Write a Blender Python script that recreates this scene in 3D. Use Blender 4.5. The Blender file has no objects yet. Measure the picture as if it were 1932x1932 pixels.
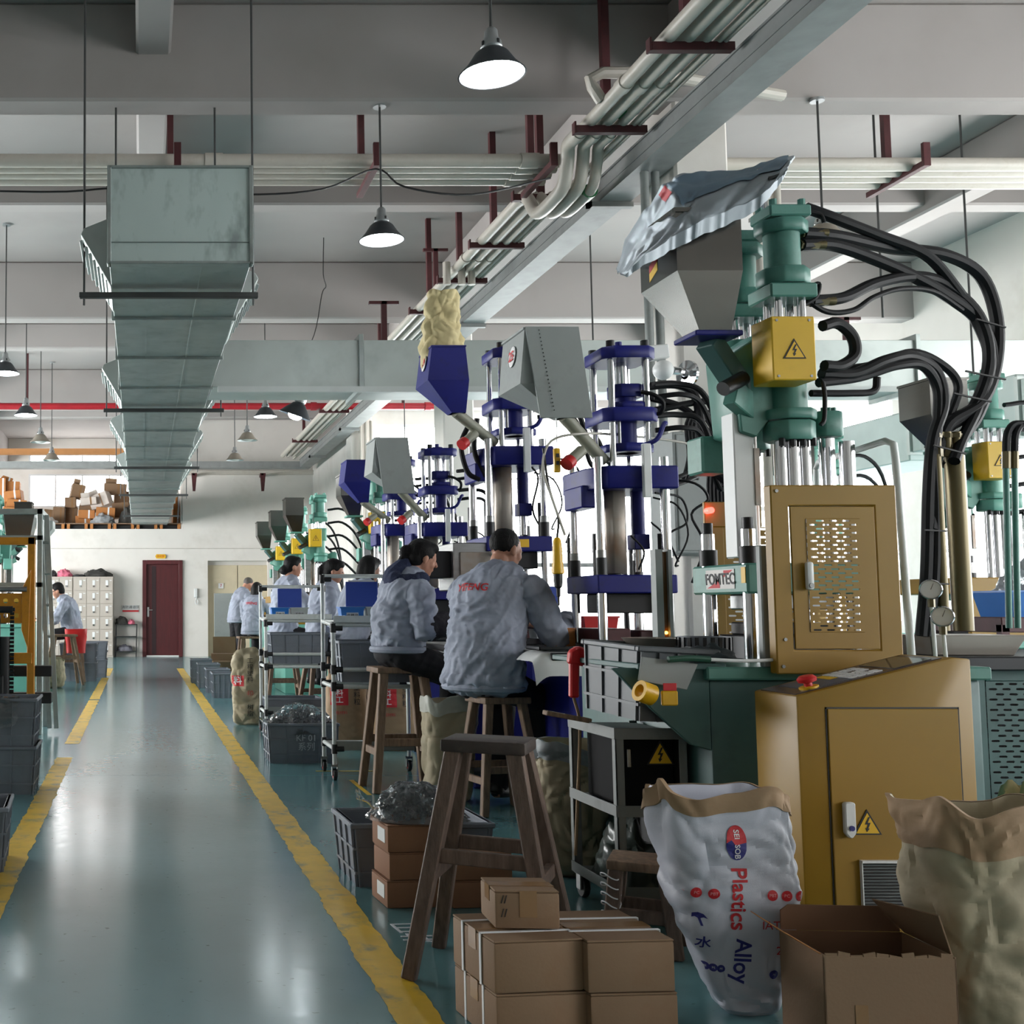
import bpy, bmesh, math, random
import numpy as np
from mathutils import Vector, Matrix, noise
from mathutils.bvhtree import BVHTree
random.seed(7)
R = math.radians
S = bpy.context.scene
COL = S.collection

# ---------------------------------------------------------------- camera
cam = bpy.data.cameras.new('camera'); camo = bpy.data.objects.new('camera', cam); COL.objects.link(camo)
cam.sensor_width = 36; cam.lens = 36 * 2160 / 1932
cam.shift_x = (966 - 264) / 1932; cam.shift_y = (991.4 - 966) / 1932
cam.clip_end = 200
camo.location = (0, 0, 1.1); camo.rotation_euler = (R(90 + 4.2), 0, 0)
S.camera = camo
# ---------------------------------------------------------------- world, exposure
W = bpy.data.worlds.new('world'); S.world = W; W.use_nodes = True
W.node_tree.nodes['Background'].inputs[0].default_value = (.80, .90, 1, 1)
W.node_tree.nodes['Background'].inputs[1].default_value = 1.0
S.view_settings.view_transform = 'Standard'; S.view_settings.look = 'None'
S.view_settings.exposure = 1.0; S.view_settings.gamma = 1
S.cycles.use_denoising = True
S.cycles.sample_clamp_indirect = 6
S.cycles.max_bounces = 6; S.cycles.diffuse_bounces = 3; S.cycles.glossy_bounces = 3; S.cycles.transmission_bounces = 5; S.cycles.transparent_max_bounces = 5
S.cycles.caustics_reflective = False; S.cycles.caustics_refractive = False
S.cycles.use_light_tree = False
S.cycles.use_adaptive_sampling = True; S.cycles.adaptive_threshold = .06
PANE_POWER = 5.2        # overcast daylight behind the frosted window panes

# ---------------------------------------------------------------- materials
MATS = {}
def srgb(h):
    h = h.lstrip('#'); c = [int(h[i:i+2], 16) / 255 for i in (0, 2, 4)]
    return tuple(x / 12.92 if x <= .04045 else ((x + .055) / 1.055) ** 2.4 for x in c)
def pm(name, col, rough=.5, metal=0, var=.12, scale=6, bump=0, bscale=80, spec=.5, trans=0, emit=0, ior=1.5, dirt=None, dscale=3, damt=.5, coat=0, stretch=None, alpha=1):
    """procedural principled material: noise-varied colour, optional blotchy dirt, optional bump"""
    if name in MATS: return MATS[name]
    if isinstance(col, str): col = srgb(col)
    m = bpy.data.materials.new(name); m.use_nodes = True; nt = m.node_tree; N = nt.nodes; L = nt.links
    b = N['Principled BSDF']
    b.inputs['Roughness'].default_value = rough; b.inputs['Metallic'].default_value = metal
    b.inputs['Specular IOR Level'].default_value = spec; b.inputs['Coat Weight'].default_value = coat
    b.inputs['Transmission Weight'].default_value = trans; b.inputs['IOR'].default_value = ior; b.inputs['Alpha'].default_value = alpha
    tc = N.new('ShaderNodeTexCoord'); mp = N.new('ShaderNodeMapping'); L.new(tc.outputs['Object'], mp.inputs[0])
    if stretch: mp.inputs['Scale'].default_value = stretch
    nz = N.new('ShaderNodeTexNoise'); nz.inputs['Scale'].default_value = scale; nz.inputs['Detail'].default_value = 2
    L.new(mp.outputs[0], nz.inputs[0])
    cr = N.new('ShaderNodeValToRGB'); L.new(nz.outputs[0], cr.inputs[0])
    cr.color_ramp.elements[0].position = .3; cr.color_ramp.elements[1].position = .7
    cr.color_ramp.elements[0].color = tuple(c * (1 - var) for c in col) + (1,)
    cr.color_ramp.elements[1].color = tuple(min(1, c * (1 + var)) for c in col) + (1,)
    out = cr.outputs[0]
    if dirt is not None:
        if isinstance(dirt, str): dirt = srgb(dirt)
        n2 = N.new('ShaderNodeTexNoise'); n2.inputs['Scale'].default_value = dscale; n2.inputs['Detail'].default_value = 4
        n2.inputs['Roughness'].default_value = .65; L.new(mp.outputs[0], n2.inputs[0])
        c2 = N.new('ShaderNodeValToRGB'); L.new(n2.outputs[0], c2.inputs[0])
        c2.color_ramp.elements[0].position = .52; c2.color_ramp.elements[1].position = .72
        c2.color_ramp.elements[1].color = (damt, damt, damt, 1)
        mx = N.new('ShaderNodeMix'); mx.data_type = 'RGBA'; L.new(c2.outputs[0], mx.inputs[0])
        L.new(out, mx.inputs[6]); mx.inputs[7].default_value = tuple(dirt) + (1,); out = mx.outputs[2]
    L.new(out, b.inputs['Base Color'])
    if emit:
        L.new(out, b.inputs['Emission Color']); b.inputs['Emission Strength'].default_value = emit
    if bump:
        n3 = N.new('ShaderNodeTexNoise'); n3.inputs['Scale'].default_value = bscale; n3.inputs['Detail'].default_value = 2
        L.new(mp.outputs[0], n3.inputs[0]); bp = N.new('ShaderNodeBump'); bp.inputs['Strength'].default_value = bump
        bp.inputs['Distance'].default_value = .01
        L.new(n3.outputs[0], bp.inputs['Height']); L.new(bp.outputs[0], b.inputs['Normal'])
    MATS[name] = m
    return m
def emat(name, col, power):
    m = bpy.data.materials.new(name); m.use_nodes = True; N = m.node_tree.nodes; b = N['Principled BSDF']
    b.inputs['Base Color'].default_value = col + (1,); b.inputs['Roughness'].default_value = .4
    b.inputs['Emission Color'].default_value = col + (1,); b.inputs['Emission Strength'].default_value = power
    MATS[name] = m; return m

# ---------------------------------------------------------------- mesh builder
def frame_of(d):
    d = Vector(d).normalized(); a = Vector((0, 0, 1)) if abs(d.z) < .95 else Vector((1, 0, 0))
    u = d.cross(a).normalized(); return u, d.cross(u).normalized(), d
def catmull(P, k=6):
    P = [Vector(p) for p in P]
    if len(P) < 3: return P
    Q = [2 * P[0] - P[1]] + P + [2 * P[-1] - P[-2]]; out = []
    for i in range(1, len(Q) - 2):
        a, b, c, d = Q[i-1], Q[i], Q[i+1], Q[i+2]
        for j in range(k):
            t = j / k
            out.append(.5 * ((2 * b) + (c - a) * t + (2*a - 5*b + 4*c - d) * t*t + (3*b - a - 3*c + d) * t**3))
    return out + [P[-1]]
XF = {}
class MB:
    def __init__(s): s.v = []; s.f = []
    def add(s, v, f, M=None):
        o = len(s.v); s.v += [tuple(M @ Vector(p)) if M else tuple(p) for p in v]; s.f += [tuple(i + o for i in q) for q in f]; return s
    def bx(s, x0, x1, y0, y1, z0, z1, M=None):
        return s.add([(x0,y0,z0),(x1,y0,z0),(x1,y1,z0),(x0,y1,z0),(x0,y0,z1),(x1,y0,z1),(x1,y1,z1),(x0,y1,z1)],
                     [(3,2,1,0),(4,5,6,7),(0,1,5,4),(1,2,6,5),(2,3,7,6),(3,0,4,7)], M)
    def box(s, c, d, rz=0, rx=0, ry=0):
        M = Matrix.Translation(c) @ Matrix.Rotation(rz, 4, 'Z') @ Matrix.Rotation(ry, 4, 'Y') @ Matrix.Rotation(rx, 4, 'X')
        return s.bx(-d[0]/2, d[0]/2, -d[1]/2, d[1]/2, -d[2]/2, d[2]/2, M)
    def hexa(s, b, t):
        """8 free corners: bottom 4 (ccw), top 4"""
        return s.add(list(b) + list(t), [(3,2,1,0),(4,5,6,7),(0,1,5,4),(1,2,6,5),(2,3,7,6),(3,0,4,7)])
    def beam(s, p0, p1, w, h=None, w2=None):
        """rectangular bar between two points"""
        h = h or w; p0, p1 = Vector(p0), Vector(p1); u, v, d = frame_of(p1 - p0)
        k = (w2 or w) / w
        q = lambda p, k: [p - u*w/2*k - v*h/2*k, p + u*w/2*k - v*h/2*k, p + u*w/2*k + v*h/2*k, p - u*w/2*k + v*h/2*k]
        return s.add(q(p0, 1) + q(p1, k), [(3,2,1,0),(4,5,6,7),(0,1,5,4),(1,2,6,5),(2,3,7,6),(3,0,4,7)])
    def cyl(s, p0, p1, r, r2=None, n=14, caps=True):
        p0, p1 = Vector(p0), Vector(p1); u, v, d = frame_of(p1 - p0); r2 = r if r2 is None else r2
        V = []; Fc = []
        for p, q in ((p0, r), (p1, r2)):
            V += [p + (u * math.cos(2*math.pi*i/n) + v * math.sin(2*math.pi*i/n)) * q for i in range(n)]
        Fc = [(i, (i+1) % n, n + (i+1) % n, n + i) for i in range(n)]
        if caps: Fc += [tuple(range(n))[::-1], tuple(range(n, 2*n))]
        return s.add(V, Fc)
    def tube(s, P, r, n=8, k=5, smooth=True, rr=None):
        P = catmull(P, k) if smooth else [Vector(p) for p in P]
        V = []; Fc = []; m = len(P); u = None
        for i, p in enumerate(P):
            d = (P[min(i+1, m-1)] - P[max(i-1, 0)]).normalized()
            if u is None: u, v, _ = frame_of(d)
            else:
                u = (u - d * u.dot(d)).normalized(); v = d.cross(u)
            q = r if rr is None else rr(i / (m - 1))
            V += [p + (u * math.cos(2*math.pi*j/n) + v * math.sin(2*math.pi*j/n)) * q for j in range(n)]
        for i in range(m - 1):
            Fc += [(i*n + j, i*n + (j+1) % n, (i+1)*n + (j+1) % n, (i+1)*n + j) for j in range(n)]
        Fc += [tuple(range(n))[::-1], tuple(range((m-1)*n, m*n))]
        return s.add(V, Fc)
    def lathe(s, prof, c=(0,0,0), n=20, axis=None, close=False):
        """prof: (r, z) pairs turned about z (or axis) at c"""
        u, v, d = (Vector((1,0,0)), Vector((0,1,0)), Vector((0,0,1))) if axis is None else frame_of(axis)
        c = Vector(c); V = []; Fc = []
        for r, z in prof:
            V += [c + (u * math.cos(2*math.pi*j/n) + v * math.sin(2*math.pi*j/n)) * r + d * z for j in range(n)]
        for i in range(len(prof) - 1):
            Fc += [(i*n + j, i*n + (j+1) % n, (i+1)*n + (j+1) % n, (i+1)*n + j) for j in range(n)]
        if close: Fc += [tuple(range(n))[::-1], tuple(range((len(prof)-1)*n, len(prof)*n))]
        return s.add(V, Fc)
    def prism(s, poly, o, u, v, h):
        """polygon (a,b) in plane o + a u + b v, extruded by vector h"""
        o, u, v, h = Vector(o), Vector(u), Vector(v), Vector(h); n = len(poly)
        V = [o + u*a + v*b for a, b in poly] + [o + u*a + v*b + h for a, b in poly]
        return s.add(V, [tuple(range(n))[::-1], tuple(range(n, 2*n))] + [(i, (i+1) % n, n + (i+1) % n, n + i) for i in range(n)])
    def grid(s, fn, nu, nv, cu=False, thick=0):
        V = [fn(i / (nu if cu else nu - 1), j / (nv - 1)) for j in range(nv) for i in range(nu)]
        Fc = []
        for j in range(nv - 1):
            for i in range(nu if cu else nu - 1):
                Fc.append((j*nu + i, j*nu + (i+1) % nu, (j+1)*nu + (i+1) % nu, (j+1)*nu + i))
        return s.add(V, Fc)
    def mesh(s, name, bevel=0, seg=1, smooth=35, fix=True):
        me = bpy.data.meshes.new(name); bm = bmesh.new()
        vs = [bm.verts.new(p) for p in s.v]
        for q in s.f:
            try: bm.faces.new([vs[i] for i in q])
            except ValueError: pass
        if fix: bmesh.ops.recalc_face_normals(bm, faces=bm.faces)
        if bevel:
            es = [e for e in bm.edges if len(e.link_faces) == 2 and e.calc_face_angle(0) > .5]
            bmesh.ops.bevel(bm, geom=es, offset=bevel, segments=seg, affect='EDGES', profile=.5, clamp_overlap=True)
        bm.to_mesh(me); bm.free()
        if smooth:
            me.polygons.foreach_set('use_smooth', [True] * len(me.polygons)); me.set_sharp_from_angle(angle=R(smooth))
        return me
    def build(s, name, mat, parent=None, bevel=0, seg=1, smooth=35, wld=False, fix=True):
        me = s.mesh(name, bevel, seg, smooth, fix)
        if wld and parent: me.transform(xf_of(parent).inverted())
        return link(name, me, mat, parent)
def xf_of(o):
    while o.parent: o = o.parent
    return XF.get(o.name, Matrix())
def link(name, me, mat, parent=None):
    if mat is not None: me.materials.append(mat)
    o = bpy.data.objects.new(name, me); COL.objects.link(o)
    if parent: o.parent = parent
    return o
def tag(o, label, cat=None, group=None, kind=None):
    o['label'] = label
    if cat: o['category'] = cat
    if group: o['group'] = group
    if kind: o['kind'] = kind
    return o
def thing(name, label, cat, loc=(0,0,0), rz=0, group=None, kind=None, rot=None):
    o = bpy.data.objects.new(name, None); COL.objects.link(o); o.empty_display_size = .1
    o.location = loc; o.rotation_euler = rot or (0, 0, rz)
    from mathutils import Euler
    XF[o.name] = Matrix.Translation(loc) @ Euler(o.rotation_euler).to_matrix().to_4x4()
    return tag(o, label, cat, group, kind)
def copy_tree(o, loc=None, rz=None, label=None, group=None, parent=None):
    c = o.copy(); COL.objects.link(c)
    if parent: c.parent = parent
    if loc is not None: c.location = loc
    if rz is not None: c.rotation_euler = (0, 0, rz)
    if label: c['label'] = label
    if group: c['group'] = group
    for ch in o.children: copy_tree(ch, parent=c)
    return c
def part(parent, name, mat, fn, bevel=0, seg=1, smooth=35, wld=False):
    m = MB(); fn(m); return m.build(name, mat, parent, bevel, seg, smooth, wld)
def struct(name, mat, fn, bevel=0, label=None, parent=None):
    m = MB(); fn(m); o = m.build(name, mat, parent, bevel)
    if not parent: o['kind'] = 'structure'
    if label: o['label'] = label
    return o
SCRATCH = bpy.data.scenes.new('scratch')
def evaluated(o):
    """mesh of an object after its modifiers, evaluated in an otherwise empty scene"""
    SCRATCH.collection.objects.link(o); vl = SCRATCH.view_layers[0]; vl.update(); dg = vl.depsgraph
    me = bpy.data.meshes.new_from_object(o.evaluated_get(dg)); SCRATCH.collection.objects.unlink(o)
    return me
def text_mesh(txt, size, depth=.0008, bold=False, align='CENTER', font=None):
    """lettering as a mesh in its own xy plane, centred"""
    c = bpy.data.curves.new('lettering', 'FONT'); c.body = txt; c.size = size; c.align_x = align; c.align_y = 'CENTER'
    c.extrude = depth; c.resolution_u = 3
    if bold: c.offset = size * .018
    o = bpy.data.objects.new('lettering', c)
    me = evaluated(o)
    bpy.data.objects.remove(o); bpy.data.curves.remove(c)
    return me
def letter(parent, txt, size, o, u, v, mat, name='lettering', bold=False, depth=.0008, sx=1, wld=False):
    """flat lettering at world/local o with reading direction u and up v"""
    me = text_mesh(txt, size, depth, bold); u, v = Vector(u).normalized(), Vector(v).normalized(); n = u.cross(v)
    me.transform(Matrix(((u.x*sx, v.x, n.x, o[0]), (u.y*sx, v.y, n.y, o[1]), (u.z*sx, v.z, n.z, o[2]), (0,0,0,1))))
    if wld and parent: me.transform(xf_of(parent).inverted())
    return link(name, me, mat, parent)
def at(u, v, Y):
    """metres for a sight line measured on the photograph, at depth Y"""
    p = R(4.2); xc = (u - 264) / 2160; yc = (991.38 - v) / 2160
    t = Y / (math.cos(p) - math.sin(p) * yc)
    return (xc * t, Y, 1.1 + (math.sin(p) + math.cos(p) * yc) * t)
M_wall = pm('white_wall_paint', '#dcd8d2', .85, var=.03, scale=2, dirt='#b9b2a6', dscale=1.2, damt=.35, bump=.05)
M_ceil = pm('ceiling_plaster', '#a29d9a', .9, var=.04, scale=1.2, dirt='#938c86', dscale=.8, damt=.3)
M_pane = emat('bright_window_pane', (1, 1, 1), PANE_POWER)
M_pane_l = emat('brighter_window_pane', (1, 1, 1), PANE_POWER * 2.0)  # glow doubled to light the end wall more strongly
M_wframe = pm('window_frame_white', '#d8dadb', .5, var=.03)
M_pvc = pm('pvc_pipe', '#c2bdb3', .4, var=.05, dirt='#a39a8a', dscale=6, damt=.4)
M_red_paint = pm('red_pipe_paint', '#a01f2a', .4, var=.1)
M_maroon = pm('maroon_steel', '#4a1c20', .55, var=.2, dirt='#2a1010', dscale=10)
M_galv = pm('galvanised_sheet', '#9fa8a6', .38, .75, var=.10, scale=5, dirt='#5c6361', dscale=4, damt=.4)
M_galv_dull = pm('duct_sheet_pale', '#b9c2bf', .45, .3, var=.06, scale=3, dirt='#8d9693', dscale=2, damt=.4)
M_tray = pm('cable_tray_steel', '#8e9190', .55, .2, var=.08, dirt='#777777', dscale=5, damt=.4)
M_steel = pm('brushed_steel', '#8f9090', .35, .9, var=.1, stretch=(1,1,8))
M_chrome = pm('chrome', '#c8c9cc', .12, 1, var=.03)
M_stainless = pm('stainless_sheet', '#63625f', .2, 1.0, var=.05, scale=3, stretch=(1,1,4))
M_dark = pm('black_steel', '#1c1d20', .45, .3, var=.2)
M_black = pm('black_plastic', '#141416', .5, var=.2)
M_rubber = pm('black_hose_rubber', '#0c0d10', .55, spec=.25, var=.2)
M_blue = pm('navy_machine_paint', '#151a6c', .45, spec=.3, var=.12, scale=4, dirt='#14143c', dscale=8, damt=.6)
M_green = pm('teal_machine_paint', '#4f8478', .42, var=.08, scale=4, dirt='#335a52', dscale=9, damt=.5)
M_green_lt = pm('mint_machine_paint', '#64a090', .45, var=.08)
M_green_dk = pm('dark_teal_paint', '#3d5f5c', .5, var=.1, dirt='#2a4442', dscale=5)
M_yel = pm('mustard_cabinet_paint', '#906c06', .45, var=.05, scale=3, dirt='#825f06', dscale=4, damt=.35)
M_yel_br = pm('yellow_box_paint', '#d8ad1c', .42, var=.05, dirt='#a8820f', dscale=6, damt=.3)
M_orange = pm('stacker_orange_paint', '#cf8a12', .45, var=.08, dirt='#8a5a10', dscale=9, damt=.5)
M_wood = pm('weathered_stool_wood', '#7c6450', .7, var=.25, scale=14, stretch=(4, 4, .6), dirt='#4c3a2e', dscale=8, damt=.6, bump=.25, bscale=50)
M_wood_dk = pm('dark_stool_wood', '#68554a', .65, var=.25, scale=14, stretch=(4, 4, .6), dirt='#2f2520', dscale=8, damt=.6, bump=.25, bscale=50)
M_wood_seat = pm('greasy_seat_board', '#3a302c', .6, var=.25, scale=10, dirt='#6b5d52', dscale=12, damt=.4, bump=.2)
M_crate = pm('grey_crate_plastic', '#787e88', .45, var=.07, dirt='#6b6d70', dscale=9, damt=.3)
M_card = pm('brown_cardboard', '#82684f', .8, var=.05, scale=3, dirt='#7d5a3c', dscale=5, damt=.35, bump=.06, bscale=120)
M_card2 = pm('orange_cardboard', '#b0743f', .8, var=.06, scale=3, dirt='#8a5528', dscale=5, damt=.4)
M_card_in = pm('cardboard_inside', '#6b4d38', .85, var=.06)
M_tape = pm('parcel_tape', '#8a6a48', .22, var=.05)
M_strap = pm('white_packing_strap', '#dfe1e4', .45, var=.03)
M_kraft = pm('kraft_paper', '#977c5e', .75, var=.08, scale=4, dirt='#86694a', dscale=4, damt=.35, bump=.12, bscale=40)
M_kraft_lt = pm('pale_kraft_paper', '#a89c82', .75, var=.07, scale=4, dirt='#968560', dscale=4, damt=.35, bump=.12, bscale=40)
M_kraft_yel = pm('yellow_kraft_paper', '#c9ba8c', .72, var=.07, scale=4, dirt='#b09858', dscale=4, damt=.35, bump=.12, bscale=40)
M_sackwhite = pm('white_woven_sack', '#c3c6d2', .42, var=.03, dirt='#b0b2ba', dscale=4, damt=.3, bump=.05, bscale=300)
M_silver_bag = pm('silver_blue_film', '#a3adb5', .42, .1, var=.1, bump=.15, bscale=14)
M_film = pm('clear_plastic_film', '#eef2f6', .1, var=.02, trans=.92, ior=1.12, coat=1, bump=.5, bscale=40)
M_film_d = pm('milky_plastic_film', '#c6ccd0', .2, var=.05, trans=.45, bump=.6, bscale=40)
M_jacket = pm('grey_jacket_cloth', '#959cac', .75, var=.05, scale=5, dirt='#6f7384', dscale=6, damt=.3, bump=.1, bscale=250)
M_trouser = pm('black_trouser_cloth', '#121218', .85, var=.2, bump=.15, bscale=120)
M_hoodie = pm('navy_knit_hood', '#242c48', .9, var=.2, bump=.5, bscale=160)
M_sleeve = pm('black_sleeve_cover', '#1f1c24', .8, var=.25, scale=40, bump=.4, bscale=60)
M_skin = pm('skin', '#b5826a', .5, var=.05, scale=20)
M_hair = pm('black_hair', '#0c0a0b', .6, spec=.2, var=.25, scale=40, stretch=(1, 1, .25), bump=.5, bscale=160)
M_hair_gr = pm('grey_cropped_hair', '#5a5450', .7, var=.2, scale=40, bump=.5, bscale=160)
M_orangered = pm('orange_red_collar_cloth', '#cc3b22', .8, var=.1)
M_plaid = pm('plaid_shirt_cloth', '#5a5058', .8, var=.5, scale=60)
M_white = pm('white_enamel', '#dcdedd', .4, var=.03)
M_tubewhite = pm('white_coated_tube', '#cfd4d2', .35, var=.04, dirt='#9ea3a0', dscale=9, damt=.4)
M_grey_paint = pm('grey_cabinet_paint', '#8d9290', .5, var=.05, dirt='#70736f', dscale=6, damt=.4)
M_grey_trolley = pm('grey_trolley_paint', '#6e716f', .5, var=.08, dirt='#454746', dscale=7, damt=.5)
M_redpl = pm('red_plastic', '#c41e20', .4, var=.06)
M_bluepl = pm('blue_bin_plastic', '#1c6fc0', .38, var=.05)
M_bluebrd = pm('blue_clipboard', '#2444a0', .45, var=.05)
M_clearpl = pm('clear_bin_plastic', '#c9d2d0', .3, var=.04, trans=.3)
M_yelpl = pm('yellow_tool_plastic', '#dcaa12', .35, var=.05)
M_brass = pm('brass_plate_tube', '#5f563c', .36, .55, var=.12, scale=3, stretch=(1,1,.3), dirt='#5e4e28', dscale=3)
M_amber = pm('aged_steel_plate', '#8f8880', .4, .5, var=.15, scale=3, dirt='#7a4a18', dscale=2.4, damt=.7)
M_ink_red = pm('red_print', '#c2242c', .6, var=.04)
M_ink_blue = pm('blue_print', '#2a2c78', .6, var=.04)
M_ink_blk = pm('black_print', '#18181a', .6, var=.04)
M_ink_wht = pm('white_print', '#dcdcdc', .6, var=.03)
M_ink_grey = pm('pale_grey_print', '#c2c8ce', .6, var=.05)
M_warn = pm('warning_yellow', '#e2b21a', .45, var=.03)
M_doorwood = pm('dark_red_door_wood', '#4e161a', .45, var=.15, scale=5, stretch=(6, 6, .5))
M_doordark = pm('dark_door_inlay', '#2a1418', .45, var=.1)
M_locker = pm('beige_locker_paint', '#b3aaa0', .5, var=.03)
M_beige = pm('beige_lift_door_paint', '#cfc2a6', .55, var=.03, dirt='#b5a88c', dscale=2, damt=.3)
M_pink = pm('pink_cloth', '#c8697e', .85, var=.15)
M_rubble = pm('dark_grey_cloth', '#33322f', .85, var=.2, bump=.3, bscale=40)
M_parts = pm('grey_moulded_parts', '#9aa6ad', .4, var=.3, scale=60)
M_glass = pm('gauge_glass', '#dfe6e8', .05, var=.02, trans=.5)
# ================================================================= the hall: floor, walls, ceiling, beams, columns
def floor_mat():
    m = bpy.data.materials.new('teal_epoxy_floor'); m.use_nodes = True; nt = m.node_tree; N = nt.nodes; L = nt.links
    b = N['Principled BSDF']; tc = N.new('ShaderNodeTexCoord')
    n1 = N.new('ShaderNodeTexNoise'); n1.inputs['Scale'].default_value = .9; n1.inputs['Detail'].default_value = 4
    n2 = N.new('ShaderNodeTexNoise'); n2.inputs['Scale'].default_value = 26; n2.inputs['Detail'].default_value = 3
    for n in (n1, n2): L.new(tc.outputs['Object'], n.inputs[0])
    r1 = N.new('ShaderNodeValToRGB'); L.new(n1.outputs[0], r1.inputs[0])
    r1.color_ramp.elements[0].position = .35; r1.color_ramp.elements[1].position = .7
    r1.color_ramp.elements[0].color = srgb('#527e82') + (1,); r1.color_ramp.elements[1].color = srgb('#6b949a') + (1,)
    # aisle paler and greyer between the lines: wear plus painted-in floor sheen
    sp = N.new('ShaderNodeSeparateXYZ'); L.new(tc.outputs['Object'], sp.inputs[0])
    def mth(op, a, bb=None, c=None):
        n = N.new('ShaderNodeMath'); n.operation = op
        for i, x in enumerate((a, bb, c)):
            if x is None: continue
            if isinstance(x, (int, float)): n.inputs[i].default_value = x
            else: L.new(x, n.inputs[i])
        return n.outputs[0]
    ax = mth('ABSOLUTE', mth('SUBTRACT', sp.outputs[0], .08))
    wear_sheen = mth('SUBTRACT', 1.0, mth('SMOOTH_MIN', mth('MULTIPLY', ax, 1.35), 1.0, .2))
    wear_sheen = mth('MULTIPLY', mth('MAXIMUM', wear_sheen, 0.0), .55)
    mx = N.new('ShaderNodeMix'); mx.data_type = 'RGBA'; L.new(wear_sheen, mx.inputs[0]); L.new(r1.outputs[0], mx.inputs[6])
    mx.inputs[7].default_value = srgb('#a6b4ba') + (1,)
    # scuffs and specks of dirt
    n6 = N.new('ShaderNodeTexNoise'); n6.inputs['Scale'].default_value = 30; n6.inputs['Detail'].default_value = 3; L.new(tc.outputs['Object'], n6.inputs[0])
    r3 = N.new('ShaderNodeValToRGB'); L.new(n6.outputs[0], r3.inputs[0])
    r3.color_ramp.elements[0].position = .24; r3.color_ramp.elements[1].position = .33
    r3.color_ramp.elements[0].color = (.35, .35, .33, 1); r3.color_ramp.elements[1].color = (1, 1, 1, 1)
    mul = N.new('ShaderNodeMix'); mul.data_type = 'RGBA'; mul.blend_type = 'MULTIPLY'; mul.inputs[0].default_value = .6
    L.new(mx.outputs[2], mul.inputs[6]); L.new(r3.outputs[0], mul.inputs[7])
    L.new(mul.outputs[2], b.inputs['Base Color'])
    r4 = N.new('ShaderNodeValToRGB'); L.new(n2.outputs[0], r4.inputs[0])
    r4.color_ramp.elements[0].color = (.10,)*3 + (1,); r4.color_ramp.elements[1].color = (.24,)*3 + (1,)
    L.new(r4.outputs[0], b.inputs['Roughness'])
    bp = N.new('ShaderNodeBump'); bp.inputs['Strength'].default_value = .06; bp.inputs['Distance'].default_value = .01
    n5 = N.new('ShaderNodeTexNoise'); n5.inputs['Scale'].default_value = 7; L.new(tc.outputs['Object'], n5.inputs[0])
    L.new(n5.outputs[0], bp.inputs['Height']); L.new(bp.outputs[0], b.inputs['Normal'])
    b.inputs['Specular IOR Level'].default_value = .9
    return m
M_floor = floor_mat()
struct('floor', M_floor, lambda m: (m.bx(-8, 10.2, -6, 7.708, -.2, 0), m.bx(-8, 10.2, 7.716, 30.2, -.2, 0), m.bx(-8, 10.2, 7.7, 7.72, -.2, -.004)), label='glossy teal epoxy factory floor')

# yellow aisle lines: thin paint with worn, ragged edges
def line_mat():
    m = pm('worn_yellow_line_paint', '#d8b236', .4, var=.10, scale=9, dirt='#4f6f6c', dscale=7, damt=.85, bump=.05)
    return m
def paint_line(name, xc, w, y0, y1, seed, gaps=()):
    m = MB(); n = int((y1 - y0) / .035); rnd = random.Random(seed)
    L_, R_ = [], []
    for i in range(n + 1):
        y = y0 + (y1 - y0) * i / n
        jl = .010 * noise.noise((seed, y * 5, 0)) + rnd.uniform(-.004, .004)
        jr = .012 * noise.noise((seed + 9, y * 5, 0)) + rnd.uniform(-.004, .004)
        L_.append((xc - w/2 + jl, y, .0012)); R_.append((xc + w/2 + jr, y, .0012))
    for i in range(n):
        y = L_[i][1]
        if any(a < y < b for a, b in gaps): continue
        m.add([L_[i], R_[i], R_[i+1], L_[i+1]], [(0, 1, 2, 3)])
    o = m.build(name, line_mat(), None, smooth=0); o['kind'] = 'structure'
    return o
paint_line('trim_1', .75, .13, 1.2, 21.6, 3)['label'] = 'yellow floor line beside the moulding machines'
paint_line('trim_2', -.56, .12, 1.2, 21.6, 11, gaps=((8.6, 9.5), (14.0, 14.15), (18.6, 19.1)))['label'] = 'worn yellow floor line on the far side of the aisle'
def small_marks():
    m = MB()
    for x0, y0, x1, y1 in ((1.35, 6.9, 1.38, 7.5), (1.2, 7.9, 1.65, 7.93), (1.05, 6.35, 1.3, 6.38), (1.9, 5.35, 2.1, 5.38), (-.95, 4.75, -.62, 4.785)):
        m.add([(x0, y0, .0012), (x1, y0, .0012), (x1, y1, .0012), (x0, y1, .0012)], [(0, 1, 2, 3)])
    o = m.build('trim_3', line_mat(), None, smooth=0); o['kind'] = 'structure'; o['label'] = 'short yellow position marks painted on the floor'
small_marks()
def floor_text():
    o = letter(None, '日\n共', .13, (.93, 3.98, .0014), (1, .1, 0), (-.1, 1, 0), M_ink_grey, 'trim_4'); o['kind'] = 'structure'; o['label'] = 'pale stencilled characters on the floor beside the yellow line'
floor_text()

CZ = 5.6
MAIN_Y = (-4.8, 1.7, 8.2, 14.55, 21.2); SEC_Y = (-1.5, 4.9, 11.35, 17.75, 24.3)
ceil = struct('ceiling', M_ceil, lambda m: m.bx(-8, 10.2, -6, 30.2, CZ, CZ + .2), label='pale plastered concrete ceiling')
for y in MAIN_Y: struct('main_beam', M_ceil, lambda m: m.bx(-8, 10.2, y, y + .27, 4.85, CZ), .02, parent=ceil)
for y in SEC_Y: struct('cross_beam', M_ceil, lambda m: m.bx(-8, 10.2, y, y + .24, 5.2, CZ), .02, parent=ceil)
for x, z in ((-3.6, 4.9), (.1, 5.2), (4.05, 4.95), (8.1, 5.12)): struct('long_beam', M_ceil, lambda m: m.bx(x - .13, x + .13, -6, 30, z, CZ), .02, parent=ceil)
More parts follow.
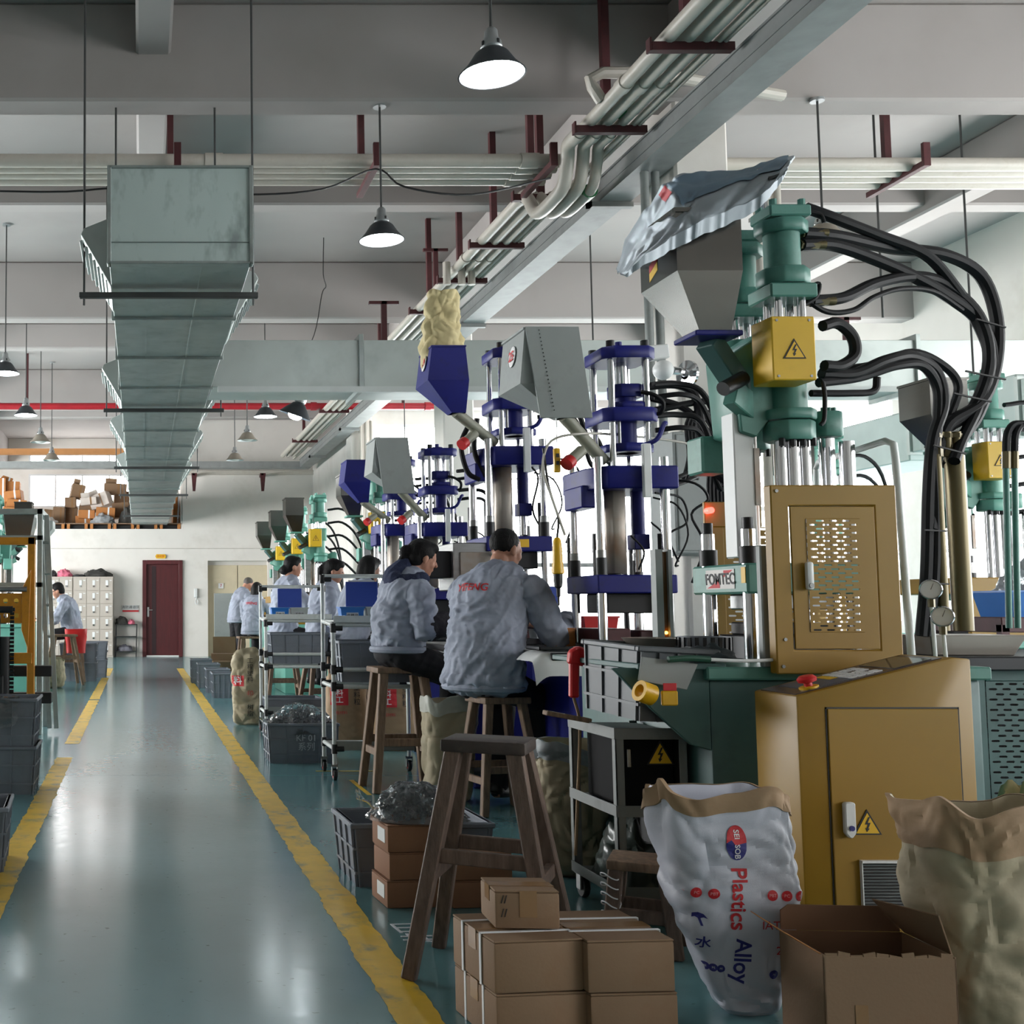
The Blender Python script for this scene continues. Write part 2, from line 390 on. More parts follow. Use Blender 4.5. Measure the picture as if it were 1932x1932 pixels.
# columns down the machine row
wr = struct('wall_right', M_wall, lambda m: (m.bx(10, 10.2, -6, 21.5, 0, .9), m.bx(10, 10.2, -6, 21.5, 4.0, CZ),
     *[m.bx(10, 10.2, y - .35, y + .35, .9, 4.0) for y in (-4.8, 1.7, 8.2, 14.7, 21.2)], m.bx(10, 10.2, -6, -4.8, .9, 4)), label='white window wall beyond the machines')
for i, y in enumerate((1.7, 8.2, 14.7, 21.2)):
    if i: struct('column', M_wall, lambda m: m.bx(3.94, 4.34, y + .02, y + .5, 0, CZ), .02, parent=wr)
wb = struct('wall_back', M_wall, lambda m: (m.bx(1.01, 4.1, 27, 27.3, 2.25, CZ), m.bx(-8, 1.01, 27, 27.3, 2.25, 3.0), m.bx(-8, .075, 27, 27.3, 0, 2.25),
     m.bx(.99, 1.6, 27, 27.3, 0, 2.25), m.bx(3.02, 4.1, 27, 27.3, 0, 2.25), m.bx(.075, .99, 27.18, 27.3, 0, 2.25), m.bx(1.6, 3.02, 27.25, 27.3, 0, 2.25),
     m.bx(-8, 1.01, 27.06, 30, 2.8, 2.999), m.bx(.97, 1.009, 27.06, 30, 3, CZ)), label='white painted end wall with the storage loft opening')
struct('wall_loft', M_wall, lambda m: (m.bx(-8, 1.0, 30, 30.2, 2.8, 3.78), m.bx(-8, -2.93, 30, 30.2, 3.78, CZ), m.bx(-.1, 1.0, 30, 30.2, 3.78, CZ), m.bx(-2.93, -.1, 30, 30.2, 4.66, 4.96), m.bx(-2.93, -.1, 30, 30.2, 5.2, CZ)), label='white wall at the back of the storage loft')
struct('wall_side', M_wall, lambda m: m.bx(4.1, 4.3, 21.5, 27.3, 0, CZ), label='white return wall beside the machine bay')
struct('wall_bay', M_wall, lambda m: (m.bx(4.1, 10.2, 21.5, 21.7, 0, .9), m.bx(4.1, 10.2, 21.5, 21.7, 4.6, CZ), m.bx(4.1, 4.5, 21.5, 21.7, .9, 4.6), m.bx(9.8, 10.2, 21.5, 21.7, .9, 4.6)), label='white end wall of the machine bay with tall windows')
struct('wall_left', M_wall, lambda m: (m.bx(-8.2, -8, -6, 30.2, 0, 1), m.bx(-8.2, -8, -6, 30.2, 3.6, CZ), m.bx(-8.2, -8, -6, 9, 1, 3.6), m.bx(-8.2, -8, 26.5, 30.2, 1, 3.6)), label='white wall on the far side of the aisle')
struct('wall_rear', M_wall, lambda m: m.bx(-8, 10.2, -6.2, -6, 0, CZ), label='white wall behind the viewer')
struct('trim_5', pm('orange_beam_edge', '#c48a55', .7, var=.06), lambda m: m.bx(-8, .97, 26.6, 26.72, 4.72, 4.86), label='orange edge strip above the loft opening')
struct('trim_6', pm('wall_seam', '#b8b2aa', .8), lambda m: m.bx(-8, 4.1, 26.985, 27.0, 2.53, 2.545), label='thin horizontal conduit across the end wall')

WN = [0]
def window(axis, a0, a1, z0, z1, at, cols, rows, label, t=.05, glass=None):
    """glazed window in a wall: frame, mullions and every pane"""
    WN[0] += 1; nm = 'window_%d' % WN[0]
    w = thing(nm, label, None, ((a0+a1)/2, at, z0) if axis == 'x' else (at, (a0+a1)/2, z0)); w['kind'] = 'structure'
    def B(m, p0, p1, q0, q1, d0, d1):
        if axis == 'x': m.bx(p0, p1, at + d0, at + d1, q0, q1)
        else: m.bx(at + d0, at + d1, p0, p1, q0, q1)
    m = MB()
    B(m, a0, a1, z0, z0 + t, 0, .08); B(m, a0, a1, z1 - t, z1, 0, .08); B(m, a0, a0 + t, z0 + t, z1 - t, 0, .08); B(m, a1 - t, a1, z0 + t, z1 - t, 0, .08)
    m.build('window_frame', M_wframe, w, wld=True)
    for i in range(1, cols):
        x = a0 + (a1 - a0) * i / cols; m = MB(); B(m, x - t*.4, x + t*.4, z0 + t, z1 - t, .01, .07); m.build('mullion', M_wframe, w, wld=True)
    zs = [z0] + [z0 + (z1 - z0) * r for r in rows] + [z1]
    for z in zs[1:-1]:
        m = MB(); B(m, a0 + t, a1 - t, z - t*.4, z + t*.4, .015, .065); m.build('transom', M_wframe, w, wld=True)
    for i in range(cols):
        for k in range(len(zs) - 1):
            m = MB(); B(m, a0 + (a1-a0)*i/cols, a0 + (a1-a0)*(i+1)/cols, zs[k], zs[k+1], .035, .045); m.build('pane', glass or M_pane, w, wld=True)
    return w
window('x', -2.93, -.1, 3.78, 4.66, 30, 4, (), 'bright loft window behind the heap of cartons')
window('x', -2.93, -.1, 4.96, 5.2, 30, 4, (), 'narrow upper strip window above the loft window')
window('x', 4.5, 9.8, .9, 4.6, 21.5, 5, (.35, .72), 'tall overexposed window at the end of the machine bay')
for i, (a, b) in enumerate(((-4.45, 1.35), (2.05, 7.85), (8.55, 14.35), (15.05, 20.85))):
    window('y', a, b, .9, 4.0, 10.02, 5, (.3, .72), ('bright side window behind the viewer', 'bright side window nearest the viewer', 'bright side window behind the pale air duct', 'bright side window far along the machine bay')[i])
window('y', 9, 17.5, 1, 3.6, -8.1, 6, (.4,), 'bright window in the wall beyond the stacker', glass=M_pane_l)
window('y', 18, 26.3, 1, 3.6, -8.1, 6, (.4,), 'bright window beside the lockers', glass=M_pane_l)
# ================================================================= overhead: ducts, pipes, trays, lamps
M_duct_end = pm('sooty_duct_end', '#b3c3c0', .5, .2, var=.05, scale=2, dirt='#3b403f', dscale=3.2, damt=.55, stretch=(1.6, 1, .7))
M_rod = pm('grey_hanger_rod', '#4a4c4c', .5, .5)
M_grille = pm('white_grille', '#c9cfcd', .5, var=.04)
d = thing('air_duct', 'long galvanised rectangular air duct hanging above the aisle', 'air duct', (.233, 6.5, 3.1))
DX0, DX1, DZ0, DZ1 = -.178, .644, 3.1, 3.66
ys = [6.5 + 1.24 * i for i in range(17)] + [27.6]
for i in range(17):
    y0, y1 = ys[i] + .012, ys[i+1] - .012
    def sec(m):
        m.bx(DX0, DX1, y0, y1, DZ0, DZ1)
    part(d, 'duct_section', M_galv, sec, .004, wld=True)
    part(d, 'flange', M_galv, lambda m: m.bx(DX0 - .018, DX1 + .018, y1 - .004, y1 + .028, DZ0 - .018, DZ1 + .018), .003, wld=True)
    if i < 9:
        part(d, 'seam', M_galv, lambda m: (m.bx(.04, .052, y0, y1, DZ0 - .004, DZ0), m.bx(.36, .372, y0, y1, DZ0 - .004, DZ0)), wld=True)
e = part(d, 'end_cap', M_duct_end, lambda m: m.bx(DX0, DX1, 6.485, 6.513, DZ0, DZ1), .004, wld=True)
part(d, 'end_rim', M_galv, lambda m: (m.bx(DX0 - .012, DX0 + .012, 6.47, 6.54, DZ0 - .012, DZ1 + .012), m.bx(DX1 - .012, DX1 + .012, 6.47, 6.54, DZ0 - .012, DZ1 + .012),
     m.bx(DX0, DX1, 6.47, 6.54, DZ1 - .004, DZ1 + .012), m.bx(DX0, DX1, 6.47, 6.54, DZ0 - .012, DZ0 + .004), m.bx(DX0, DX1, 6.476, 6.487, 3.215, 3.221)), .003, wld=True)
def outlet(y, sx):
    x = DX0 if sx < 0 else DX1
    b = MB(); b.prism([(0, .43), (.17 * sx, .36), (.19 * sx, .32), (0, -.01)], (x, y, DZ0), (1, 0, 0), (0, 0, 1), (0, .62, 0))
    o = b.build('outlet_hood', M_galv_dull, d, .004, wld=True)
    for k in range(7):
        t = (k + .5) / 7; z = DZ0 + .02 + .29 * t; xx = x + sx * (.19 * t + .012)
        part(o, 'louvre', M_grille, lambda m: m.box((xx, y + .31, z), (.02, .56, .008), ry=sx * .5), wld=True)
for y in (6.95, 10.9, 14.0, 17.4): outlet(y, -1)
for y in (7.9, 11.9, 15.0, 18.2): outlet(y, 1)
for y, x0, x1 in ((7.05, -.35, .71), (11.2, -.33, .8), (15.8, -.33, .8), (19.6, -.33, .8), (24, -.33, .8)):
    part(d, 'hanger_bar', M_rod, lambda m: m.bx(x0 - .03, x1 + .03, y - .02, y + .02, 3.045, 3.08), .003, wld=True)
    for x in (x0, x1): part(d, 'hanger_rod', M_rod, lambda m: m.cyl((x, y, 3.0), (x, y, CZ), .0075, n=8), wld=True)
for x in (-.18, .56): part(d, 'hanger_rod', M_rod, lambda m: m.cyl((x, 8.33, 3.66), (x, 8.33, 4.86), .008, n=8), wld=True)

b = thing('branch_duct', 'pale sheet-metal branch duct crossing behind the machines', 'air duct', (5, 10.5, 3.1))
for i, (x0, x1) in enumerate(((.65, 1.98), (2.02, 3.6), (3.64, 5.3), (5.34, 7.0), (7.04, 9.9))):
    part(b, 'duct_section', M_galv_dull, lambda m: m.bx(x0, x1, 10.2, 10.85, 3.1, 3.53), .004, wld=True)
    part(b, 'flange', M_galv, lambda m: m.bx(x1 - .005, x1 + .035, 10.17, 10.88, 3.06, 3.58), .003, wld=True)
part(b, 'angle_rail', M_grille, lambda m: m.bx(.7, 9.9, 10.16, 10.2, 3.05, 3.1), wld=True)

# pale air duct in the machine bay with louvred outlets
a = thing('side_duct', 'pale grey-green air duct with louvred outlets along the side windows', 'air duct', (7.3, 9, 2.45))
M_sd = pm('pale_green_duct', '#b4c2bf', .5, .1, var=.04)
for y0, y1, dz in ((3.5, 6.2, 0), (6.24, 9.0, 0), (9.04, 10.3, .05), (10.34, 12.6, -.02)):
    part(a, 'duct_section', M_sd, lambda m: m.bx(7.0, 7.6, y0, y1, 2.47 + dz, 2.93 + dz), .01, wld=True)
    part(a, 'flange', M_galv_dull, lambda m: m.bx(6.98, 7.62, y1, y1 + .04, 2.45 + dz, 2.95 + dz), wld=True)
for y in (8.2, 9.55, 11.5):
    o = part(a, 'louvre_frame', M_grille, lambda m: m.hexa([(7.0, y, 2.5), (7.0, y + .55, 2.5), (6.95, y + .55, 2.5), (6.95, y, 2.5)], [(7.0, y, 2.85), (7.0, y + .55, 2.85), (6.86, y + .55, 2.85), (6.86, y, 2.85)]), .01, wld=True)
    for k in range(7):
        t = (k + .7) / 8
        part(o, 'louvre', M_dark, lambda m: m.box((6.945 - .09 * t, y + .275, 2.5 + .35 * t), (.02, .42, .018)), wld=True)

# --- pipe rack running with the aisle
def pendant_T(x, y, z, w, top, dirn='x'):
    """maroon steel trapeze hanger: cross bar and post"""
    m = MB()
    return m
rk = thing('pipe_rack', 'four cream plastic pipes on maroon trapeze hangers above the machine row', 'pipes', (3.35, 6.7, 4.48))
for x, r in ((3.205, .047), (3.323, .042), (3.43, .037), (3.51, .022), (3.546, .015)):
    part(rk, 'pipe', M_pvc, lambda m: m.cyl((x, -2.5, 4.52 + r), (x, 8.2 if r > .03 else 26, 4.52 + r), r, n=14), wld=True)
    if r > .03:
        part(rk, 'pipe', M_pvc, lambda m: m.cyl((x, 9.3, 4.5 + r), (x, 25.5, 4.5 + r), r, n=14), wld=True)
        part(rk, 'pipe_bend', M_pvc, lambda m: m.tube([(x, 8.18, 4.52 + r), (x, 8.33, 4.52 + r), (x + .02, 8.41, 4.45 + r), (x + .02, 8.5, 4.32), (x, 8.68, 4.27), (x, 8.93, 4.27), (x, 9.08, 4.32), (x, 9.2, 4.45), (x, 9.32, 4.5 + r)], r * 1.12, n=12, k=3), wld=True)
        for y in (7.3, 8.1, 9.36, 11.0, 12.3): part(rk, 'pipe_coupling', M_pvc, lambda m: m.cyl((x, y, 4.52 + r - (.02 if y > 8.7 else 0)), (x, y + .09, 4.52 + r - (.02 if y > 8.7 else 0)), r * 1.18, n=14), wld=True)
for y in (5.4, 6.7, 7.9, 9.25, 10.5, 11.65, 12.9, 15.6, 19.5, 23):
    part(rk, 'trapeze_bar', M_maroon, lambda m: (m.bx(3.1, 3.6, y, y + .05, 4.478, 4.515), m.bx(3.098, 3.602, y - .007, y - .0005, 4.476, 4.53), m.bx(3.086, 3.0995, y - .004, y + .052, 4.474, 4.56)), .002, wld=True)
    part(rk, 'hanger_post', M_maroon, lambda m: m.bx(3.3, 3.355, y + .005, y + .06, 4.51, CZ), wld=True)
for x in (3.1, 3.25, 3.35): part(rk, 'riser_stub', M_pvc, lambda m: m.tube([(x, 11.35, 4.6), (x, 11.35, 4.45), (x, 11.35, 4.37)], .037, n=10), wld=True)
M_valve = pm('green_valve_plastic', '#1f7a45', .4)
for p0, p1, r in (((3.42, 7.75, 4.6), (3.42, 7.87, 4.6), .05), ((3.45, 8.55, 4.3), (3.45, 8.68, 4.3), .056)): part(rk, 'green_valve', M_valve, lambda m: m.cyl(p0, p1, r), wld=True)
part(rk, 'branch_pipe', M_pvc, lambda m: m.tube([(3.16, 7.6, 4.57), (3.1, 7.6, 4.67), (3.08, 7.6, 4.72), (3.17, 7.6, 4.77), (3.5, 7.6, 4.77), (4.6, 7.95, 4.77)], .04, n=10, smooth=False), wld=True)

cp = thing('cross_pipes', 'band of cream plastic pipes crossing behind the first main beam', 'pipes', (1.2, 8.8, 4.5))
for k, (y, r) in enumerate(((8.6, .052), (8.72, .05), (8.84, .05), (8.98, .056))):
    part(cp, 'pipe', M_pvc, lambda m: m.cyl((-5, y, 4.5 + r), (3.25, y, 4.5 + r), r, n=14), wld=True)
    part(cp, 'pipe', M_pvc, lambda m: m.cyl((3.87, y, 4.47 + r), (9.9, y, 4.47 + r), r, n=14), wld=True)
    part(cp, 'pipe_coupling', M_pvc, lambda m: m.cyl((.5, y, 4.5 + r), (.64, y, 4.5 + r), r * 1.15, n=14), wld=True)
    part(cp, 'pipe_coupling', M_pvc, lambda m: m.cyl((2.93, y, 4.5 + r), (3.07, y, 4.5 + r), r * 1.15, n=14), wld=True)
for x in (.26, 1.77, 3.11, 5.93):
    part(cp, 'trapeze_bar', M_maroon, lambda m: (m.bx(x, x + .05, 8.46, 9.13, 4.45, 4.495), m.bx(x - .002, x + .052, 8.43, 8.4595, 4.448, 4.63)), .002, wld=True)
    part(cp, 'hanger_post', M_maroon, lambda m: m.bx(x - .045, x + .005, 8.8, 8.85, 4.55, CZ), wld=True)
part(cp, 'slung_wire', M_black, lambda m: m.tube([(-2.5, 8.37, 4.27), (-.74, 8.37, 4.22), (-.12, 8.37, 4.25), (.74, 8.37, 4.2), (1.36, 8.37, 4.24), (1.78, 8.43, 4.42), (1.98, 8.37, 4.26), (2.48, 8.37, 4.2), (3.1, 8.43, 4.35)], .0075, n=6), wld=True)

ct = thing('cable_tray', 'grey steel cable tray running under the ceiling beside the pipes', 'cable tray', (3.75, 12, 4.35))
part(ct, 'tray_side', M_tray, lambda m: (m.bx(3.658, 3.667, -2.5, 26, 4.35, 4.52), m.bx(3.646, 3.667, -2.5, 26, 4.51, 4.525), m.bx(3.652, 3.667, -2.5, 26, 4.41, 4.422)), wld=True)
part(ct, 'tray_side', M_tray, lambda m: m.bx(3.9, 3.909, -2.5, 26, 4.35, 4.52), wld=True)
part(ct, 'tray_floor', M_tray, lambda m: m.bx(3.658, 3.909, -2.5, 26, 4.342, 4.351), wld=True)
part(ct, 'cross_tray', M_tray, lambda m: m.bx(-7.9, 3.9, 26, 26.3, 4.33, 4.48), wld=True)
for y in (1.2, 5, 8.9, 12.8, 16.5, 20.3, 24):
    part(ct, 'tray_bracket', M_tray, lambda m: (m.bx(3.57, 3.93, y, y + .06, 4.3, 4.341), m.bx(3.57, 3.6, y, y + .06, 4.3, 4.36)), wld=True)
ct2 = tag(part(None, 'wall_trunking', M_pvc, lambda m: m.bx(1.0, 4.1, 26.88, 27.0, 4.28, 4.38)), 'cream trunking along the top of the end wall', 'trunking')
for x in (1.23, 2.83):
    o = thing('wall_bracket', 'small maroon steel bracket high on the end wall, ' + ('beside the loft opening' if x < 2 else 'above the beige lift doors'), 'bracket', (x, 26.9, 4.0))
    part(o, 'bracket_arm', M_maroon, lambda m: m.prism([(0, 0), (.06, 0), (.1, .42), (-.03, .42)], (x, 26.5, 3.85), (1, 0, 0), (0, 0, 1), (0, .06, 0)), wld=True)
    part(o, 'bracket_stem', M_maroon, lambda m: m.bx(x, x + .05, 26.5, 27, 4.22, 4.27), wld=True)

rp = thing('sprinkler_pipe', 'bright red sprinkler pipe crossing below the far beam', 'pipe', (0, 19.9, 4.62))
part(rp, 'pipe', M_red_paint, lambda m: m.cyl((-8, 19.9, 4.66), (5.4, 19.9, 4.66), .06, n=16), wld=True)
for x in (-3, 1, 3.0, 5.0): part(rp, 'pipe_coupling', M_red_paint, lambda m: m.cyl((x, 19.9, 4.66), (x + .1, 19.9, 4.66), .075, n=16), wld=True)
for x in (-2, 2.2, 4.6): part(rp, 'pipe_clamp', M_maroon, lambda m: m.bx(x, x + .04, 19.88, 19.92, 4.7, CZ), wld=True)

# --- pendant lamps
M_shade = pm('dark_lamp_shade', '#3b3f44', .45, .3, var=.1)
M_shade_u = pm('beige_lamp_shade', '#8f887c', .5, .1, var=.1)
M_shade_in = pm('white_shade_inside', '#e6e8e8', .5, var=.02)
M_socket = pm('lamp_socket_metal', '#a9adae', .35, .6)
M_bulb = emat('lit_lamp_bulb', (.88, .96, 1), 26)
M_bulb_off = pm('unlit_bulb', '#c9c9c4', .3, var=.02)
def lamp(name, label, lit, loc, top, group, r=.165):
    t = thing(name, label, 'lamp', loc, 0, group)
    sh = M_shade if lit else M_shade_u
    part(t, 'lamp_shade', sh, lambda m: m.lathe([(.04, .13), (.062, .125), (.085, .105), (r * .75, .045), (r, 0), (r + .004, -.004), (r - .002, -.006)], n=28))
    part(t, 'shade_lining', M_shade_in, lambda m: m.lathe([(r - .004, -.004), (r * .73, .038), (.08, .098), (.001, .11)], n=28))
    part(t, 'bulb', M_bulb if lit else M_bulb_off, lambda m: m.lathe([(.001, -.012), (.06, -.006), (.1, .012), (.105, .03), (.05, .085), (.03, .1)], n=20))
    s_ = part(t, 'socket', M_socket, lambda m: m.lathe([(.045, .125), (.055, .14), (.05, .17), (.036, .19), (.032, .23), (.018, .245), (.001, .25)], n=16))
    for k in range(4):
        a_ = k * math.pi / 2 + .4
        part(s_, 'socket_slot', M_dark, lambda m: m.box((.05 * math.cos(a_), .05 * math.sin(a_), .155), (.012, .012, .022), rz=a_))
    part(t, 'hanging_rod', M_rod, lambda m: m.cyl((0, 0, .24), (0, 0, top - loc[2]), .008, n=8))
    part(t, 'ceiling_rose', M_socket, lambda m: m.cyl((0, 0, top - loc[2] - .02), (0, 0, top - loc[2]), .05, n=16))
    return t
LG = 'pendant lamps'
lamp('pendant_lamp', 'lit pendant lamp nearest the viewer, high above the aisle', 1, (1.80, 5.67, 3.83), CZ, LG)
lamp('pendant_lamp', 'lit pendant lamp hung from the first main beam', 1, (1.79, 8.3, 3.83), 4.86, LG)
lamp('pendant_lamp', 'lit pendant lamp above the far machines, next to the tilted floodlight', 1, (1.76, 15.9, 3.8), CZ, LG)
lamp('pendant_lamp', 'lit pendant lamp cut by the picture edge, beyond the big duct', 1, (-1.56, 13.1, 3.83), CZ, LG)
lamp('pendant_lamp', 'small lit pendant lamp just under the red pipe', 1, (-1.6, 15.9, 3.82), CZ, LG)
lamp('pendant_lamp', 'unlit beige pendant lamp over the loft, higher of two', 0, (-1.62, 18.5, 3.82), CZ, LG)
lamp('pendant_lamp', 'unlit beige pendant lamp in front of the loft windows', 0, (-1.6, 20.6, 3.80), CZ, LG)
lamp('pendant_lamp', 'unlit beige pendant lamp before the white end wall, longer rod, higher', 0, (1.73, 18.3, 3.82), CZ, LG)
lamp('pendant_lamp', 'unlit beige pendant lamp lowest before the white end wall', 0, (1.72, 20.6, 3.80), CZ, LG)
lamp('pendant_lamp', 'unlit pendant lamp behind the green machine hoses', 0, (5.0, 8.2, 3.78), 4.86, LG)
lamp('pendant_lamp', 'unlit white pendant lamp over the machine bay windows', 0, (4.2, 18.0, 3.35), CZ, LG)
fl = thing('floodlight', 'tilted round floodlight dangling from a looped cord', 'lamp', (1.86, 13.6, 3.42), rot=(.15, .35, 0))
part(fl, 'lamp_shade', M_shade, lambda m: m.lathe([(.05, .16), (.075, .15), (.1, .12), (.16, .05), (.2, 0), (.203, -.005)], n=26))
part(fl, 'bulb', M_bulb, lambda m: m.lathe([(.001, -.05), (.05, -.045), (.085, -.01), (.085, .02), (.03, .1)], n=18))
part(fl, 'socket', M_socket, lambda m: m.lathe([(.05, .15), (.07, .17), (.07, .23), (.03, .26), (.001, .26)], n=12))
part(fl, 'cord', M_black, lambda m: m.tube([(1.8, 13.65, 3.66), (1.9, 13.6, 3.75), (1.86, 13.6, 3.9), (2.1, 13.6, 4.4), (2.2, 13.6, 4.9), (2.25, 13.6, 5.0), (2.22, 13.6, 5.15), (2.23, 13.6, CZ)], .006, n=6), wld=True)

# thin rods and maroon T hangers in the machine bay
for i, (x, y, z0, t, lab) in enumerate(((6.2, 9.4, 3.53, CZ, 'nearest the green machine'), (6.7, 11.9, 3.0, CZ, 'behind the hose bundle'), (5.2, 10.0, 3.55, CZ, 'over the branch duct'), (7.3, 9.9, 2.95, CZ, 'over the side duct, thin'), (4.9, 12.2, 3.55, CZ, 'far inside the bay'))):
    o = part(None, 'hanger_rod_line', M_rod, lambda m: (m.cyl((x, y, z0), (x, y, t), .009, n=6), m.cyl((x, y, t - .02), (x, y, t), .03, n=8)))
    tag(o, 'thin steel hanging rod under the bay ceiling, ' + lab, 'rod', 'bay hanging rods')
for i, (x, y, z0, z1, lab) in enumerate(((3.35, 12.7, 3.9, 5.18, 'above the yellow sack'), (2.3, 10.6, 3.6, 4.0, 'standing on the branch duct'), (6.9, 11.0, 3.6, 3.95, 'over the branch duct behind the hoses'))):
    o = part(None, 'steel_hanger', M_maroon, lambda m: (m.bx(x - .025, x + .025, y, y + .04, z0, z1), m.bx(x - .14, x + .14, y, y + .04, z1 - .03, z1)))
    tag(o, 'maroon T-shaped steel hanger ' + lab, 'hanger', 'maroon T hangers')
# vertical pipes up the first column
vp = thing('riser_pipes', 'cream vertical pipes strapped to the nearest column', 'pipes', (4.5, 8.15, 2))
for x, r in ((4.50, .03), (4.57, .025), (4.64, .03)): part(vp, 'pipe', M_pvc, lambda m: m.cyl((x, 8.15, .2), (x, 8.15, 4.3), r, n=12), wld=True)
for z in (1.8, 2.9, 3.9): part(vp, 'pipe_strap', M_steel, lambda m: m.bx(4.42, 4.7, 8.11, 8.13, z, z + .03), wld=True)
for x in (3.75, 3.83): part(vp, 'pipe', M_grey_paint, lambda m: m.cyl((x, 8.3, .2), (x, 8.3, 4.4), .03, n=12), wld=True)
vq = thing('riser_pipes', 'cream vertical pipes strapped to the third column, far along the row', 'pipes', (3.9, 20.9, 2))
for x in (4.1, 4.2, 4.3): part(vq, 'pipe', M_pvc, lambda m: m.cyl((x, 21.1, .2), (x, 21.1, 4.6), .035, n=10), wld=True)
# ================================================================= end wall: door, lift doors, lockers, loft
t = thing('door_1', 'dark red wooden door with a dark inlay and lever handle', None, (.53, 27, 0)); t['kind'] = 'structure'
part(t, 'door_frame', M_doorwood, lambda m: (m.bx(.06, .155, 26.94, 27.2, 0, 2.26), m.bx(.91, 1.005, 26.94, 27.2, 0, 2.26), m.bx(.155, .91, 26.94, 27.2, 2.16, 2.26)), .008, wld=True)
lf = part(t, 'door_leaf', M_doorwood, lambda m: m.bx(.155, .91, 27.03, 27.08, .03, 2.16), .004, wld=True)
part(lf, 'door_inlay', M_doordark, lambda m: m.bx(.28, .38, 27.022, 27.04, .05, 2.12), wld=True)
h = part(t, 'door_handle', M_chrome, lambda m: (m.bx(.17, .22, 27.0, 27.03, .93, 1.16), m.beam((.195, 26.985, 1.09), (.3, 26.985, 1.09), .02)), .004, wld=True)
part(t, 'threshold', M_white, lambda m: m.bx(.1, .96, 26.96, 27.1, 0, .03), wld=True)
t = thing('door_plaque', 'small yellow plaque with red characters above the red door', 'plaque', (.49, 26.98, 2.3))
part(t, 'plate', M_warn, lambda m: m.prism([(-.13, 0), (-.1, -.05), (.1, -.05), (.13, 0), (.1, .05), (-.1, .05)], (.49, 26.96, 2.35), (1,0,0), (0,0,1), (0, .02, 0)), wld=True)
letter(t, '办公室', .06, (.49, 26.955, 2.35), (1,0,0), (0,0,1), M_ink_red, wld=True)
t = thing('door_2', 'beige steel lift doors in a deep white reveal', None, (2.3, 27.1, 0)); t['kind'] = 'structure'
part(t, 'door_panel', M_beige, lambda m: m.bx(1.6, 2.31, 27.2, 27.25, 0, 2.15), .004, wld=True)
part(t, 'door_panel', M_beige, lambda m: m.bx(2.33, 3.02, 27.18, 27.25, 0, 2.15), .004, wld=True)
t = thing('lift_sign', 'tiny white and red number sign on the beige lift doors', 'sign', (1.9, 27.17, 1.6))
part(t, 'plate', M_white, lambda m: m.bx(1.86, 1.98, 27.17, 27.18, 1.6, 1.72), wld=True)
letter(t, '7', .1, (1.92, 27.165, 1.66), (1,0,0), (0,0,1), M_ink_red, wld=True)
t = thing('intercom', 'white wall telephone with a coiled cord beside the lift doors', 'intercom', (1.33, 26.97, 1.2))
part(t, 'handset', M_white, lambda m: m.bx(1.27, 1.35, 26.92, 27, 1.38, 1.6), .012, wld=True)
part(t, 'cord', M_white, lambda m: m.tube([(1.33, 26.95, 1.38), (1.3, 26.93, 1.28), (1.33, 26.93, 1.22), (1.36, 26.95, 1.27), (1.34, 26.96, 1.36)], .012, n=6), wld=True)
t = thing('wall_sign', 'white sign with dark characters and a red stripe beside the door', 'sign', (-.22, 26.98, 1.05))
part(t, 'panel', M_white, lambda m: m.bx(-.42, -.03, 26.98, 27, 1.09, 1.2), wld=True)
part(t, 'red_stripe', M_ink_red, lambda m: m.bx(-.41, -.03, 26.972, 26.99, 1.045, 1.085), wld=True)
letter(t, '消防通道区', .085, (-.22, 26.975, 1.15), (1,0,0), (0,0,1), M_ink_blk, wld=True)

# lockers
def lockers(x0, label):
    t = thing('locker_cabinet', label, 'locker', (x0 + .465, 26.75, 0), group='lockers by the end wall')
    part(t, 'carcass', M_locker, lambda m: m.bx(x0, x0 + .93, 26.52, 26.99, 0, 1.86), .004, wld=True)
    for c in range(3):
        for r in range(6):
            x, z = x0 + .012 + c * .305, .05 + r * .298
            dr = part(t, 'locker_door', M_locker, lambda m: m.bx(x, x + .296, 26.5, 26.52, z, z + .288), .004, wld=True)
            part(dr, 'number_card', M_white, lambda m: m.bx(x + .13, x + .19, 26.492, 26.5, z + .12, z + .235), wld=True)
            part(dr, 'handle', M_chrome, lambda m: m.bx(x + .14, x + .18, 26.48, 26.5, z + .08, z + .11), wld=True)
            part(dr, 'vent_slot', M_white, lambda m: m.bx(x + .22, x + .27, 26.496, 26.5, z + .225, z + .24), wld=True)
    return t
lockers(-1.545, 'beige steel locker cabinet standing next to the shoe rack')
lockers(-2.48, 'beige steel locker cabinet half hidden behind the seated man')
def heap(name, label, cat, c, s, mat, seed, res=22, sq=1.0, group=None):
    """a soft crumpled heap of cloth or film lying on a surface"""
    def fn(u, v):
        a = 2 * math.pi * u; rr = math.sin(math.pi * .5 * min(1, v * 1.02)) ; z = math.cos(math.pi * .5 * v)
        d_ = Vector((math.cos(a) * rr, math.sin(a) * rr, z))
        k = 1 + .28 * noise.noise(d_ * 2.2 + Vector((seed, 0, 0))) + .14 * noise.noise(d_ * 5 + Vector((0, seed, 0)))
        return (d_.x * s[0] / 2 * k, d_.y * s[1] / 2 * k, max(0, d_.z) * s[2] * k)
    m = MB(); m.grid(fn, res * 2, res, cu=True)
    m.add([fn(i / (res*2), 1) for i in range(res * 2)], [tuple(range(res * 2))])
    o = m.build(name, mat, None, smooth=60); o.location = c
    return tag(o, label, cat, group)
heap('pink_cloth', 'crumpled pink cloth on top of the lockers', 'cloth', (-1.77, 26.75, 1.861), (.36, .3, .17), M_pink, 3)
heap('folded_jacket', 'dark grey jacket lying on top of the lockers', 'jacket', (-.98, 26.75, 1.861), (.66, .34, .17), M_rubble, 8)
